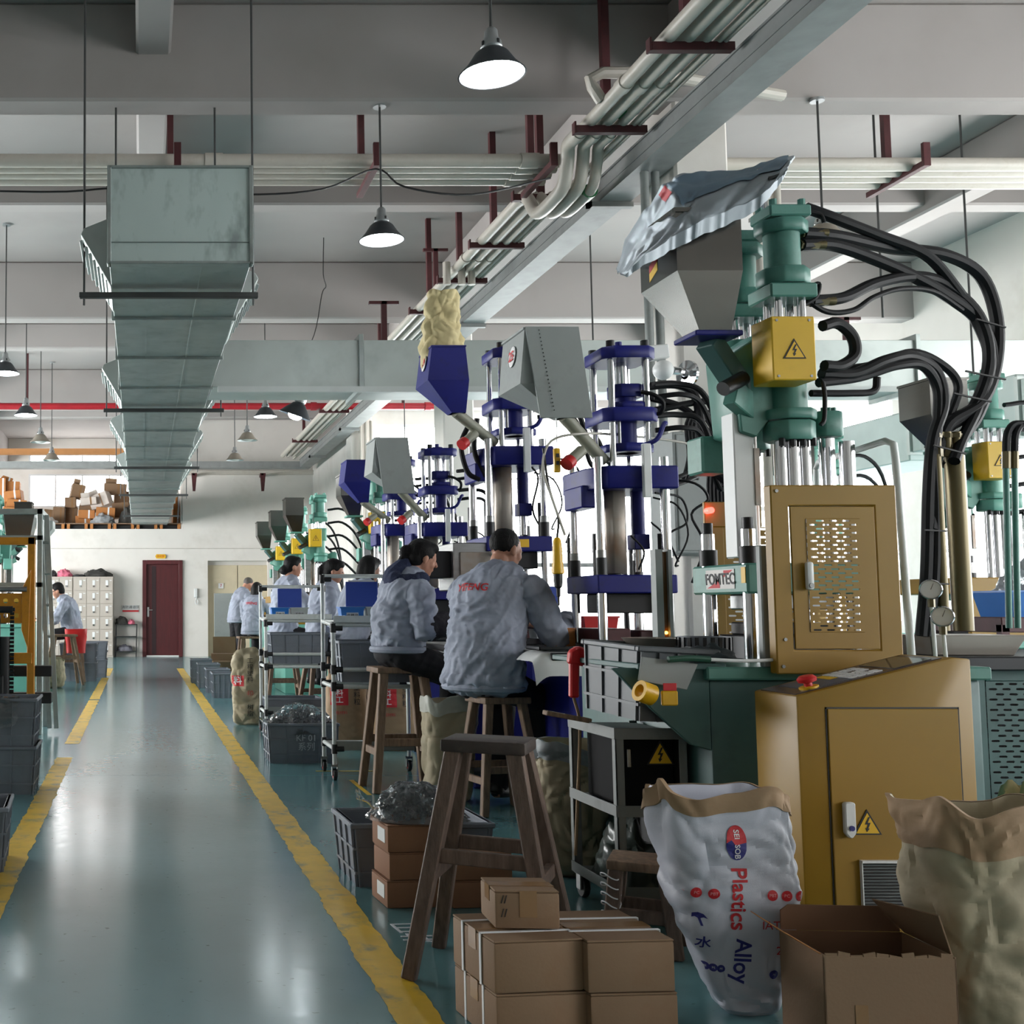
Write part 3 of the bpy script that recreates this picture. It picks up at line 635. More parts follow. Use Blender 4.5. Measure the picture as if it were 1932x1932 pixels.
heap('black_bag', 'small black bag beside the pink cloth on the lockers', 'bag', (-2.03, 26.75, 1.861), (.2, .25, .14), M_black, 5)
heap('folded_belt', 'thin dark strap lying between the cloth and the jacket on the lockers', 'strap', (-1.4, 26.7, 1.861), (.36, .2, .055), M_dark, 4, 12)
t = thing('shoe_rack', 'small black metal shoe rack against the end wall', 'rack', (-.32, 26.8, 0))
for x in (-.57, -.09):
    for y in (26.62, 26.92): part(t, 'leg', M_black, lambda m: m.beam((x, y, 0), (x + .02, y, .76), .025), wld=True)
for z in (.12, .46, .74): part(t, 'shelf', M_black, lambda m: m.bx(-.57, -.07, 26.61, 26.93, z, z + .022), wld=True)
heap('work_boots', 'dark boots and a pink cloth piled on the shoe rack', 'boots', (-.42, 26.75, .763), (.3, .25, .17), M_rubble, 9, 14)
heap('pink_rag', 'pink rag on top of the shoe rack', 'cloth', (-.2, 26.75, .763), (.18, .2, .1), M_pink, 6, 12)
heap('shoe_pair', 'grey shoes on the lowest shelf of the shoe rack', 'shoes', (-.35, 26.75, .143), (.38, .24, .13), pm('grey_shoes', '#6a6a74', .6, var=.4, scale=12), 2, 14)

# loft: pallets and heaped cartons
for i in range(6):
    x0 = -2.3 + i * .55
    if x0 > .9: break
    t = thing('pallet', 'wooden pallet lying along the loft edge, number %s from the lockers side' % ('one', 'two', 'three', 'four', 'five', 'six')[i], 'pallet', (x0, 27.5, 3.0), group='pallets along the loft edge')
    for k in range(3): part(t, 'deck_board', M_wood, lambda m: m.bx(0, .53, -.45 + k * .33, -.2 + k * .33, .12, .145))
    for k in range(2): part(t, 'block', M_card2, lambda m: m.bx(.02 + k * .42, .09 + k * .42, -.46, .3, .0, .12))
    part(t, 'gap_shade', M_black, lambda m: m.bx(0, .53, -.3, .25, 0, .1))  # black block stands for the shade in the gap under the deck
LB = [(130,913,155,939,.2,0),(122,938,143,958,0,0),(121,957,144,994,.05,0),(153,938,184,952,-.1,1),(147,962,178,978,.03,2),(142,977,171,994,0,2),(180,957,216,978,.05,2),
      (195,912,238,932,.05,0),(213,926,244,952,.12,0),(214,948,246,976,-.08,0),(176,930,213,956,-.35,1),(148,950,182,963,.1,0),(98,959,120,994,.05,0),(80,961,98,986,.1,0),(240,920,262,945,.2,0),(236,960,250,992,.1,0),
      (-6,902,11,962,0,2),(8,908,36,928,.04,2),(10,925,42,945,-.12,2),(9,942,47,966,.1,2),(-2,899,18,911,.3,2),(5,957,44,972,.02,2),(62,965,82,986,.15,0),(325,935,338,994,.05,2)]
LBL = ['brown carton with a raised flap, topmost against the loft window', 'brown carton just below the topmost one in the loft', 'tall brown carton standing at the window end of the loft heap', 'pale flattened carton lying across the middle of the loft heap', 'orange-brown carton with a torn white label in the loft heap', 'orange-brown carton lowest in the middle of the loft heap', 'orange-brown carton with two white straps in the loft heap', 'large brown carton on top of the loft heap beside the duct', 'brown carton below the large one beside the duct in the loft', 'brown carton lowest beside the duct in the loft', 'pale torn carton tilted on the loft heap', 'brown carton half buried in the middle of the loft heap', 'brown carton standing alone between the heap and the stacked cartons in the loft', 'small brown carton beside the white crumpled sheet in the loft', 'brown carton almost hidden behind the duct in the loft', 'narrow brown carton wedged by the duct in the loft', 'tall orange-brown carton cut by the picture edge in the loft', 'orange-brown carton, highest full one of the loft stack over the stacker', 'orange-brown carton with a white paper on it in the loft stack', 'orange-brown carton, wide lower one of the loft stack', 'small orange-brown carton perched on top of the loft stack', 'orange-brown carton at the very bottom of the loft stack', 'small brown carton low beside the loft stack', 'orange-brown carton standing on end beyond the duct in the loft']
for i, (u0, v0, u1, v1, rt, mk) in enumerate(LB):
    Y = (27.4 if mk == 2 else 27.85) + (.3 if v0 < 930 else 0) + (i % 3) * .12
    a_ = at(u0, v1, Y); b_ = at(u1, v0, Y); w, hh = b_[0] - a_[0], b_[2] - a_[2]; dp = .42
    cx, cz = (a_[0] + b_[0]) / 2, a_[2]
    cm = (M_card, pm('pale_carton', '#c8c0b8', .8, var=.1), M_card2)[mk]
    lab = LBL[i]
    t = thing('carton', lab, 'carton', (cx, Y + dp/2, max(cz, 3.0 + .145)), 0, 'cartons heaped in the loft', rot=(0, rt, rt * .8))
    part(t, 'box_body', cm, lambda m: m.bx(-w/2, w/2, -dp/2, dp/2, 0, hh), .008)
    part(t, 'tape_strip', M_tape if mk != 2 else M_strap, lambda m: m.bx(w * .1, w * .1 + .04, -dp/2 - .003, -dp/2 + .01, 0, hh))
    if mk == 1 or i in (0, 7): part(t, 'open_flap', cm, lambda m: m.box((-w * .2, -dp * .3, hh + .05), (w * .5, .02, .16), rx=.5))
heap('plastic_heap', 'grey-white plastic film bundle at the foot of the loft heap', 'plastic bag', (-.88, 27.4, 3.146), (.55, .4, .24), M_film_d, 12)
heap('dark_sacks', 'dark bundled sacks in the loft beside the duct end', 'sack', (-.25, 27.5, 3.146), (.5, .4, .42), M_rubble, 15)
heap('white_sheet', 'white crumpled sheet on the loft near the cartons', 'sheet', (-2.25, 27.5, 3.146), (.5, .4, .2), M_white, 18)
# ================================================================= reusable props: crates, stools, sacks, cartons
def crate(label, loc, rz=0, s=(.52, .36, .26), group=None, mat=None, tilt=None, txt=None, textside=-1):
    """ribbed grey stacking crate: four walls, floor, rim, ribs"""
    L_, D_, H_ = s; mat = mat or M_crate
    t = thing('stacking_crate', label, 'crate', loc, rz, group, rot=tilt)
    b = .93; th = .012
    def wall(m, ax, sg):
        # thin tapered wall
        if ax == 'x':
            o0, o1 = sg * L_ * b / 2, sg * L_ / 2
            m.hexa([(o0, -D_*b/2, 0), (o0, D_*b/2, 0), (o0 - sg*th, D_*b/2, 0), (o0 - sg*th, -D_*b/2, 0)], [(o1, -D_/2, H_), (o1, D_/2, H_), (o1 - sg*th, D_/2, H_), (o1 - sg*th, -D_/2, H_)])
        else:
            o0, o1 = sg * D_ * b / 2, sg * D_ / 2
            m.hexa([(-L_*b/2, o0, 0), (L_*b/2, o0, 0), (L_*b/2, o0 - sg*th, 0), (-L_*b/2, o0 - sg*th, 0)], [(-L_/2, o1, H_), (L_/2, o1, H_), (L_/2, o1 - sg*th, H_), (-L_/2, o1 - sg*th, H_)])
    for ax in 'xy':
        for sg in (-1, 1): part(t, 'crate_wall', mat, lambda m: wall(m, ax, sg))
    part(t, 'crate_floor', mat, lambda m: m.bx(-L_*b/2, L_*b/2, -D_*b/2, D_*b/2, 0, .012))
    part(t, 'rim', mat, lambda m: (m.bx(-L_/2 - .012, L_/2 + .012, -D_/2 - .012, -D_/2 + .014, H_ - .02, H_), m.bx(-L_/2 - .012, L_/2 + .012, D_/2 - .014, D_/2 + .012, H_ - .02, H_),
         m.bx(-L_/2 - .012, -L_/2 + .014, -D_/2 + .014, D_/2 - .014, H_ - .02, H_), m.bx(L_/2 - .014, L_/2 + .012, -D_/2 + .014, D_/2 - .014, H_ - .02, H_)), .004)
    for z in (.22, .6):
        k = b + (1 - b) * z; zz = H_ * z
        part(t, 'band', mat, lambda m: (m.bx(-L_*k/2 - .007, L_*k/2 + .007, -D_*k/2 - .007, -D_*k/2 + .004, zz - .005, zz + .005), m.bx(-L_*k/2 - .007, L_*k/2 + .007, D_*k/2 - .004, D_*k/2 + .007, zz - .005, zz + .005),
             m.bx(-L_*k/2 - .007, -L_*k/2 + .004, -D_*k/2, D_*k/2, zz - .005, zz + .005), m.bx(L_*k/2 - .004, L_*k/2 + .007, -D_*k/2, D_*k/2, zz - .005, zz + .005)))
    nx, ny = 5, 4
    for sg in (-1, 1):
        for i in range(nx):
            f = -.5 + (i + .5) / nx if 0 else -.48 + .96 * i / (nx - 1)
            part(t, 'rib', mat, lambda m: m.hexa([(f*L_*b - .004, sg*(D_*b/2 + .007), 0), (f*L_*b + .004, sg*(D_*b/2 + .007), 0), (f*L_*b + .004, sg*D_*b/2, 0), (f*L_*b - .004, sg*D_*b/2, 0)],
                 [(f*L_ - .004, sg*(D_/2 + .007), H_ - .02), (f*L_ + .004, sg*(D_/2 + .007), H_ - .02), (f*L_ + .004, sg*D_/2, H_ - .02), (f*L_ - .004, sg*D_/2, H_ - .02)]))
        for i in range(ny):
            f = -.47 + .94 * i / (ny - 1)
            part(t, 'rib', mat, lambda m: m.hexa([(sg*(L_*b/2 + .007), f*D_*b - .004, 0), (sg*(L_*b/2 + .007), f*D_*b + .004, 0), (sg*L_*b/2, f*D_*b + .004, 0), (sg*L_*b/2, f*D_*b - .004, 0)],
                 [(sg*(L_/2 + .007), f*D_ - .004, H_ - .02), (sg*(L_/2 + .007), f*D_ + .004, H_ - .02), (sg*L_/2, f*D_ + .004, H_ - .02), (sg*L_/2, f*D_ - .004, H_ - .02)]))
    if txt:
        letter(t, txt, H_ * .22, (L_ * .04, -D_*.49 - .009, H_ * .52), (1, 0, 0), (0, .05, 1), M_ink_grey, depth=.001)
    return t
def stool(label, loc, rz=0, H=.65, seat=(.29, .24), spread=.085, mat=None, group='wooden stools', smat=None, rungs=(.32,), th=.035, leg=.042):
    mat = mat or M_wood; smat = smat or mat
    t = thing('wooden_stool', label, 'stool', loc, rz, group)
    part(t, 'seat', smat, lambda m: m.bx(-seat[0]/2, seat[0]/2, -seat[1]/2, seat[1]/2, H - th, H), .006, 2)
    tx, ty = seat[0] * .36, seat[1] * .34; bx_, by_ = seat[0] * .36 + spread, seat[1] * .34 + spread
    for sx in (-1, 1):
        for sy in (-1, 1):
            part(t, 'leg', mat, lambda m: m.beam((sx*bx_, sy*by_, 0), (sx*tx, sy*ty, H - th + .004), leg * .9, leg * .9, leg * 1.05), .004)
    for z in rungs:
        f = 1 - z / (H - th); x, y = tx + (bx_ - tx) * f, ty + (by_ - ty) * f
        for sy in (-1, 1): part(t, 'rung', mat, lambda m: m.beam((-x, sy*y, z), (x, sy*y, z), leg * .55, leg * .9), .003)
        f2 = 1 - (z - .06) / (H - th); x2, y2 = tx + (bx_ - tx) * f2, ty + (by_ - ty) * f2
        for sx in (-1, 1): part(t, 'rung', mat, lambda m: m.beam((sx*x2, -y2, z - .06), (sx*x2, y2, z - .06), leg * .55, leg * .9), .003)
    return t
def crumple(p, seed, amp, f=7):
    q = Vector(p) * f + Vector((seed * 3.1, seed, 0))
    q = q + Vector((noise.noise(q * .6), noise.noise(q * .6 + Vector((5, 1, 2))), noise.noise(q * .6 + Vector((2, 7, 1))))) * .5
    d1 = noise.voronoi(q * .9)[0]; d2 = noise.voronoi(q * 2.1)[0]
    return amp * (1.9 * (d1[1] - d1[0]) + .75 * (d2[1] - d2[0]) - .75 + .5 * noise.noise(q * .5))
def sack_mesh(w, d, h, seed, cuff=0, top=1.0, belly=1.08, foot=.82, sq=3.2, amp=.008, lean=(0, 0), sag=.03, nu=110, nv=74, grow=.35, f=7, bot=.05, open_top=True, wave=.03):
    """open paper sack: crumpled superellipse tube with an uneven mouth and an inner wall"""
    rows = []
    def ring(t, z, k, inset=0, mouth=False):
        out = []
        for i in range(nu):
            a = 2 * math.pi * i / nu; c, s_ = math.cos(a), math.sin(a)
            e = 2 / sq; x = math.copysign(abs(c) ** e, c) * (w * k / 2 - inset); y = math.copysign(abs(s_) ** e, s_) * (d * k / 2 - inset)
            p = Vector((x, y, z)); n = Vector((c, s_, 0))
            zz = z
            if t > .6: zz += wave * (t - .6) / .4 * (noise.noise((c * 1.4 + seed, s_ * 1.4, seed)) * 1.6)
            cr = crumple((x, y, z), seed, amp, f) * (0.4 if t < .02 else 1)
            p = Vector((x, y, zz)) + n * cr + Vector((lean[0] * t, lean[1] * t, 0))
            out.append(p)
        return out
    for j in range(nv + 1):
        t = j / nv; z = h * t
        k = foot + (belly - foot) * math.sin(min(1, t / grow) * math.pi / 2) if t < grow else belly + (top - belly) * ((t - grow) / (1 - grow))
        if t < .06: k *= 1 - .25 * (1 - t / .06) ** 2
        rows.append(ring(t, z, k))
    n_out = len(rows)
    if open_top:
        for t in (1.0, .93, .84, .72): rows.append(ring(t, h * t, (belly + (top - belly) * max(0, (t - grow) / (1 - grow))), .006 if t == 1 else .014))
    return rows, n_out, nu
def sack(label, loc, w, d, h, mat, seed, rz=0, cuff=.0, cuff_mat=None, name='paper_sack', group=None, fill=None, **kw):
    t = thing(name, label, 'sack', loc, rz, group)
    rows, n_out, nu = sack_mesh(w, d, h, seed, **kw)
    def body(m):
        V = [p for r in rows for p in r]; Fc = []
        for j in range(len(rows) - 1): Fc += [(j*nu + i, j*nu + (i+1) % nu, (j+1)*nu + (i+1) % nu, (j+1)*nu + i) for i in range(nu)]
        Fc.append(tuple(range(nu))[::-1])
        if fill is None: Fc.append(tuple(range((len(rows)-1)*nu, len(rows)*nu)))
        m.add(V, Fc)
    o = part(t, 'sack_body', mat, body, smooth=24)
    if cuff:
        j0 = max(1, int(n_out * (1 - cuff / h)))
        def cf(m):
            ext = rows[j0:n_out]; R_ = []
            for r_ in ext:
                c = sum(r_, Vector()) / nu
                R_.append([p + Vector((p.x - c.x, p.y - c.y, 0)).normalized() * (.006 + .004 * noise.noise(p * 20 + Vector((seed, 1, 2)))) + Vector((0, 0, .002)) for p in r_])
            top_in = [p - Vector((p.x, p.y, 0)).normalized() * .012 for p in R_[-1]]
            R_ = R_ + [top_in]
            low = [p - Vector((p.x, p.y, 0)).normalized() * .008 for p in R_[0]]
            R_ = [low] + R_
            V = [p for r in R_ for p in r]; Fc = []
            for j in range(len(R_) - 1): Fc += [(j*nu + i, j*nu + (i+1) % nu, (j+1)*nu + (i+1) % nu, (j+1)*nu + i) for i in range(nu)]
            m.add(V, Fc)
        part(t, 'folded_cuff', cuff_mat or mat, cf, smooth=25)
    return t, o
def stick_on(parent, surf, me, o, u, v, mat, name='print', lift=.0022, reach=.3):
    """press flat lettering onto a part's surface: each vertex is dropped along the plane normal; coordinates local to the thing"""
    bm = bmesh.new(); bm.from_mesh(me); bmesh.ops.triangulate(bm, faces=bm.faces)
    for _ in range(3):
        es = [e for e in bm.edges if e.calc_length() > .016]
        if not es: break
        bmesh.ops.subdivide_edges(bm, edges=es, cuts=1, use_grid_fill=False); bmesh.ops.triangulate(bm, faces=bm.faces)
    T = BVHTree.FromPolygons([v_.co[:] for v_ in surf.data.vertices], [p.vertices[:] for p in surf.data.polygons])
    u, v = Vector(u).normalized(), Vector(v).normalized(); n = u.cross(v).normalized(); o = Vector(o); miss = []
    for q in bm.verts:
        p = o + u * q.co.x + v * q.co.y
        hit = T.ray_cast(p + n * reach, -n, reach * 2)
        if hit[0] is None or abs(hit[1].dot(n)) < .38: miss.append(q)
        else: q.co = hit[0] + n * lift
    bmesh.ops.delete(bm, geom=miss, context='VERTS')
    me2 = bpy.data.meshes.new(name); bm.to_mesh(me2); bm.free()
    return link(name, me2, mat, parent)
def disc_mesh(r, n=24, ry=None):
    me = bpy.data.meshes.new('disc'); ry = ry or r
    V = [(0, 0, 0)] + [(r * math.cos(2*math.pi*i/n), ry * math.sin(2*math.pi*i/n), 0) for i in range(n)]
    me.from_pydata(V, [], [(0, i + 1, (i + 1) % n + 1) for i in range(n)]); return me
def poly_mesh(pts):
    me = bpy.data.meshes.new('poly'); me.from_pydata([(a, b, 0) for a, b in pts], [], [tuple(range(len(pts)))]); return me
def carton(label, loc, s, rz=0, straps=0, group=None, mat=None, flaps=True, name='carton', tape=True, lab=False):
    w, d, h = s; mat = mat or M_card
    t = thing(name, label, 'carton', loc, rz, group)
    part(t, 'box_body', mat, lambda m: m.bx(-w/2, w/2, -d/2, d/2, 0, h - .005), .006, 2)
    for sg in (-1, 1): part(t, 'top_flap', mat, lambda m: m.bx(-w/2 + .001, w/2 - .001, .0012 if sg > 0 else -d/2 + .001, d/2 - .001 if sg > 0 else -.0012, h - .005, h), .0015)
    if tape: part(t, 'tape_strip', M_tape, lambda m: (m.bx(-w/2 - .001, w/2 + .001, -.024, .024, h, h + .0012), m.bx(-w/2 - .0015, -w/2, -.024, .024, h * .6, h + .0012), m.bx(w/2, w/2 + .0015, -.024, .024, h * .6, h + .0012)))
    for k in range(straps):
        x = -w/2 + w * (k + .8) / (straps + .6)
        part(t, 'packing_strap', M_strap, lambda m: (m.bx(x - .006, x + .006, -d/2 - .004, d/2 + .004, h + .001, h + .004), m.bx(x - .006, x + .006, -d/2 - .004, -d/2 - .001, 0, h + .004), m.bx(x - .006, x + .006, d/2 + .001, d/2 + .004, 0, h + .004)), .001)
    if lab: part(t, 'paper_label', M_white, lambda m: m.bx(-w/2 - .002, -w/2, -d*.35, d*.1, h*.3, h*.8))
    return t
def warn_sign(parent, o, u, v, size, bolt=True, plate=True):
    """black-edged yellow warning triangle with a lightning bolt, at world o facing u x v"""
    u, v = Vector(u).normalized(), Vector(v).normalized(); n = u.cross(v); o = Vector(o); s = size
    m = MB(); m.prism([(-.5*s, -.42*s), (.5*s, -.42*s), (0, .46*s)], o, u, v, n * .002); a_ = m.build('warning_sign', M_ink_blk, parent, wld=True)
    if plate: m = MB(); m.prism([(-.41*s, -.37*s), (.41*s, -.37*s), (0, .34*s)], o + n * .002, u, v, n * .001); m.build('sign_face', M_warn, a_, wld=True)
    m = MB(); m.prism([(.03*s, .2*s), (-.1*s, -.06*s), (.0*s, -.06*s), (-.05*s, -.2*s), (-.09*s, -.18*s), (-.04*s, -.32*s), (.06*s, -.2*s), (.01*s, -.2*s), (.1*s, .0), (.0, .0), (.09*s, .2*s)], o + n * .003, u, v, n * .001)
    m.build('lightning_bolt', M_ink_blk, a_, wld=True)
    return a_
def slot_panel(m, o, u, v, n, W_, H_, nx, ny, th, fw=.64, fh=.42, stagger=True):
    """sheet with rows of long rounded slots cut through it"""
    o, u, v, n = Vector(o), Vector(u), Vector(v), Vector(n)
    cw, ch = W_ / nx, H_ / ny
    for r in range(ny):
        off = cw / 2 if (stagger and r % 2) else 0
        c0 = -1 if off else 0
        for c in range(c0, nx):
            x0, x1 = c * cw + off, (c + 1) * cw + off
            lo, hi = max(0, x0), min(W_, x1)
            y0, y1 = r * ch, (r + 1) * ch
            if hi - lo < cw * .99:   # half cell: solid
                m.add([o + u*lo + v*y0, o + u*hi + v*y0, o + u*hi + v*y1, o + u*lo + v*y1], [(0, 1, 2, 3)]); continue
            cx, cy = (x0 + x1) / 2, (y0 + y1) / 2; a, b = cw * fw / 2, ch * fh / 2
            hole = [(cx - a + b, cy - b), (cx + a - b, cy - b), (cx + a, cy), (cx + a - b, cy + b), (cx - a + b, cy + b), (cx - a, cy)]
            out = [(x0, y0), (x1, y0), (x1, cy), (x1, y1), (x0, y1), (x0, cy)]
            for sgn, nn in ((1, 0), (-1, -th)):
                V = [o + u*p + v*q + n*nn for p, q in hole + out]
                Fc = [(i, (i+1) % 6, 6 + (i+1) % 6, 6 + i) for i in range(6)]
                m.add(V, Fc)
            V = [o + u*p + v*q for p, q in hole] + [o + u*p + v*q - n*th for p, q in hole]
            m.add(V, [(i, (i+1) % 6, 6 + (i+1) % 6, 6 + i) for i in range(6)])
# ================================================================= moulding machines
def ring_bolts(parent, c, r, n, z0, z1, br, mat, a0=.4, name='bolt'):
    for k in range(n):
        a = a0 + 2 * math.pi * k / n
        part(parent, name, mat, lambda m: m.cyl((c[0] + r*math.cos(a), c[1] + r*math.sin(a), z0), (c[0] + r*math.cos(a), c[1] + r*math.sin(a), z1), br, n=6))
def oct_block(m, cx, cy, w, d, z0, z1, ch=.3):
    c = min(w, d) * ch
    m.prism([(-w/2, -d/2 + c), (-w/2 + c, -d/2), (w/2 - c, -d/2), (w/2, -d/2 + c), (w/2, d/2 - c), (w/2 - c, d/2), (-w/2 + c, d/2), (-w/2, d/2 - c)], (cx, cy, z0), (1,0,0), (0,1,0), (0,0,z1 - z0))
def ring_plate(m, o, i, y0, y1):
    """flat sheet frame in the xz plane: outer and inner rectangles (x0, x1, z0, z1)"""
    P = lambda r, y: [(r[0], y, r[2]), (r[1], y, r[2]), (r[1], y, r[3]), (r[0], y, r[3])]
    V = P(o, y0) + P(i, y0) + P(o, y1) + P(i, y1); Fc = []
    for k in range(4):
        n = (k + 1) % 4
        Fc += [(k, n, 4 + n, 4 + k), (8 + k, 12 + k, 12 + n, 8 + n), (k, 8 + k, 8 + n, n), (4 + k, 4 + n, 12 + n, 12 + k)]
    m.add(V, Fc)
def injection_stack(t, cx, cy, G, z0=1.745):
    """vertical hydraulic injection cylinder: flanges, barrels, rods"""
    part(t, 'lower_flange', G, lambda m: (oct_block(m, cx, cy, .175, .15, z0, z0 + .075), oct_block(m, cx, cy, .185, .16, z0 + .08, z0 + .12)), .005)
    part(t, 'lower_cylinder', G, lambda m: m.cyl((cx, cy, z0 + .12), (cx, cy, 2.05), .066, n=24))
    part(t, 'carriage_block', G, lambda m: oct_block(m, cx, cy, .165, .15, 2.03, 2.2, .2), .006)
    f = part(t, 'upper_flange', G, lambda m: (m.bx(cx - .095, cx + .085, cy - .085, cy + .085, 2.29, 2.345), oct_block(m, cx, cy, .18, .17, 2.35, 2.415)), .006)
    part(t, 'upper_cylinder', G, lambda m: m.cyl((cx, cy, 2.41), (cx, cy, 2.56), .064, n=24))
    part(t, 'top_cap', G, lambda m: (oct_block(m, cx, cy, .18, .17, 2.555, 2.605), m.bx(cx - .08, cx + .08, cy - .075, cy + .075, 2.61, 2.655)), .006)
    for sx in (-.055, .055):
        for sy in (-.05, .05):
            part(t, 'cap_bolt', G, lambda m: m.cyl((cx + sx, cy + sy, 2.655), (cx + sx, cy + sy, 2.68), .014, n=8))
            part(t, 'guide_rod', M_chrome, lambda m: m.cyl((cx + sx * .8, cy + sy * .8, 2.19), (cx + sx * .8, cy + sy * .8, 2.30), .016, n=14))
    for sx in (-.06, -.02, .02, .06): part(t, 'flange_bolt', M_dark, lambda m: m.cyl((cx + sx, cy - .055, z0 - .025), (cx + sx, cy - .055, z0 + .005), .011, n=6))
def green_machine(label, loc, rz=0, hero=False, G=None, name='green_moulding_machine', dz=0, group='green moulding machines', cab=True):
    """vertical injection press; local origin at its axis on the floor, aisle side is -x"""
    G = G or M_green
    t = thing(name, label, 'machine', loc, rz, group)
    part(t, 'base_cabinet', M_green_dk if hero else G, lambda m: m.bx(-.55, .38, -.5, .65, .0, .86), .012, 2)
    part(t, 'work_table', G, lambda m: m.bx(-.57, .40, -.53, .68, .86, .905), .006)
    for sx in (-.19, .2):
        for sy in (-.11, .2):
            part(t, 'tie_bar', M_chrome, lambda m: m.cyl((sx, sy, .9), (sx, sy, 1.74 if sx > 0 else 1.33), .027, n=18))
            if sx < 0:
                part(t, 'tie_bar_sleeve', M_black, lambda m: m.cyl((sx, sy, 1.275), (sx, sy, 1.34), .034, n=16))
                part(t, 'tie_bar_end', M_dark, lambda m: m.cyl((sx, sy, 1.40), (sx, sy, 1.45), .02, n=16))
                part(t, 'tie_bar_collar', M_chrome, lambda m: m.cyl((sx, sy, 1.335), (sx, sy, 1.405), .026, n=16))
    pl = part(t, 'moving_platen', G, lambda m: m.bx(-.22, .28, -.15, .28, 1.16, 1.275), .008)
    part(t, 'lower_mould', M_dark, lambda m: (m.bx(-.15, .2, -.1, .22, .905, 1.0), m.bx(-.12, .16, -.07, .18, 1.0, 1.05)), .005)
    part(t, 'upper_mould', M_steel, lambda m: m.bx(-.12, .16, -.07, .18, 1.1, 1.16), .005)
    injection_stack(t, .0, -.08, G); injection_stack(t, -.01, .22, G)
    part(t, 'bridge_plate', G, lambda m: m.bx(-.05, .06, -.1, .25, 1.87, 2.0), .006)
    part(t, 'feed_block', G, lambda m: m.prism([(-.21, 2.09), (-.06, 2.19), (-.05, 1.86), (-.13, 1.76), (-.19, 1.78)], (0, -.09, 0), (1,0,0), (0,0,1), (0, .22, 0)), .006)
    part(t, 'barrel_cover', M_white if hero else M_steel, lambda m: m.bx(-.21, -.13, -.07, .02, 1.3, 1.86), .004)
    part(t, 'barrel_cover_edge', M_amber, lambda m: m.bx(-.135, -.115, -.075, -.06, 1.5, 1.72))
    for x in (-.045, .0, .045): part(t, 'injection_rod', M_chrome, lambda m: m.cyl((x, -.10, 1.275), (x, -.10, 1.75), .021 if x else .026, n=16))
    part(t, 'barrel', M_amber, lambda m: m.cyl((-.09, .07, 1.2), (-.09, .07, 1.8), .04, n=16))
    # far guide column with its clamp block
    part(t, 'guide_column', M_chrome, lambda m: m.cyl((.19, .0, .9), (.19, .0, 1.86), .028, n=18))
    part(t, 'column_clamp', G, lambda m: oct_block(m, .185, .0, .10, .12, 1.77, 1.87, .2), .006)
    for sx in (-.02, .0, .02): part(t, 'clamp_bolt', G, lambda m: m.cyl((.185 + sx, -.03, 1.87), (.185 + sx, -.03, 1.885), .009, n=6))
    part(t, 'clamp_arm', G, lambda m: m.bx(.05, .15, -.02, .04, 1.79, 1.86), .005)
    part(t, 'mid_clamp', G, lambda m: m.bx(-.23, -.12, .14, .27, 1.65, 1.80), .008)
    # stainless hopper and throat
    hx0, hx1, hy0, hy1 = -.49, -.245, -.25, .06
    hz0, hz1 = 2.365, 2.6
    bx0, bx1, by0, by1, bz = -.39, -.27, -.2, -.08, 2.145
    hp = part(t, 'hopper', M_stainless, lambda m: (m.add([(hx0,hy0,hz0),(hx1,hy0,hz0),(hx1,hy1,hz0),(hx0,hy1,hz0),(hx0,hy0,hz1),(hx1,hy0,hz1),(hx1,hy1,hz1),(hx0,hy1,hz1)], [(0,1,5,4),(1,2,6,5),(2,3,7,6),(3,0,4,7)]),
        m.add([(hx0,hy0,hz0),(hx1,hy0,hz0),(hx1,hy1,hz0),(hx0,hy1,hz0),(bx0,by0,bz),(bx1,by0,bz),(bx1,by1,bz),(bx0,by1,bz)], [(0,4,5,1),(1,5,6,2),(2,6,7,3),(3,7,4,0)])), smooth=20)
    part(hp, 'hopper_rim', M_stainless, lambda m: (m.bx(hx0 - .008, hx1 + .008, hy0 - .008, hy0 + .004, hz1 - .012, hz1 + .004), m.bx(hx0 - .008, hx0 + .004, hy0, hy1, hz1 - .012, hz1 + .004), m.bx(hx1 - .004, hx1 + .008, hy0, hy1, hz1 - .012, hz1 + .004), m.bx(hx0, hx1, hy1 - .004, hy1 + .008, hz1 - .012, hz1 + .004)))
    part(hp, 'pellet_fill', M_yelpl if not hero else M_dark, lambda m: m.bx(hx0 + .005, hx1 - .005, hy0 + .005, hy1 - .005, hz0 + .02, hz0 + .1))
    part(t, 'throat_flange', M_blue if hero else G, lambda m: m.bx(bx0 - .03, bx1 + .03, by0 - .03, by1 + .03, bz - .02, bz), .004)
    part(t, 'throat_neck', M_green_dk, lambda m: m.beam((-.33, -.14, bz - .02), (-.15, -.05, 1.93), .075, .075), .004)
    part(t, 'sight_tube', M_black, lambda m: m.cyl((-.3, -.18, 1.93), (-.2, -.14, 1.98), .028, n=14))
    part(t, 'throat_foot', G, lambda m: m.beam((-.24, -.12, 1.93), (-.12, -.05, 1.87), .05, .1), .004)
    # junction box with warning sign
    jb = part(t, 'junction_box', M_yel_br, lambda m: m.bx(-.175, -.015, -.30, -.16, 1.94, 2.178), .004)
    for x in (-.155, -.035):
        for z in (1.955, 2.163): part(jb, 'screw', M_steel, lambda m: m.cyl((x, -.302, z), (x, -.298, z), .005, n=8))
    M0 = XF[t.name]
    p0 = M0 @ Vector((-.095, -.3005, 2.055)); warn_sign(t, p0, M0.to_3x3() @ Vector((1,0,0)), (0,0,1), .085)
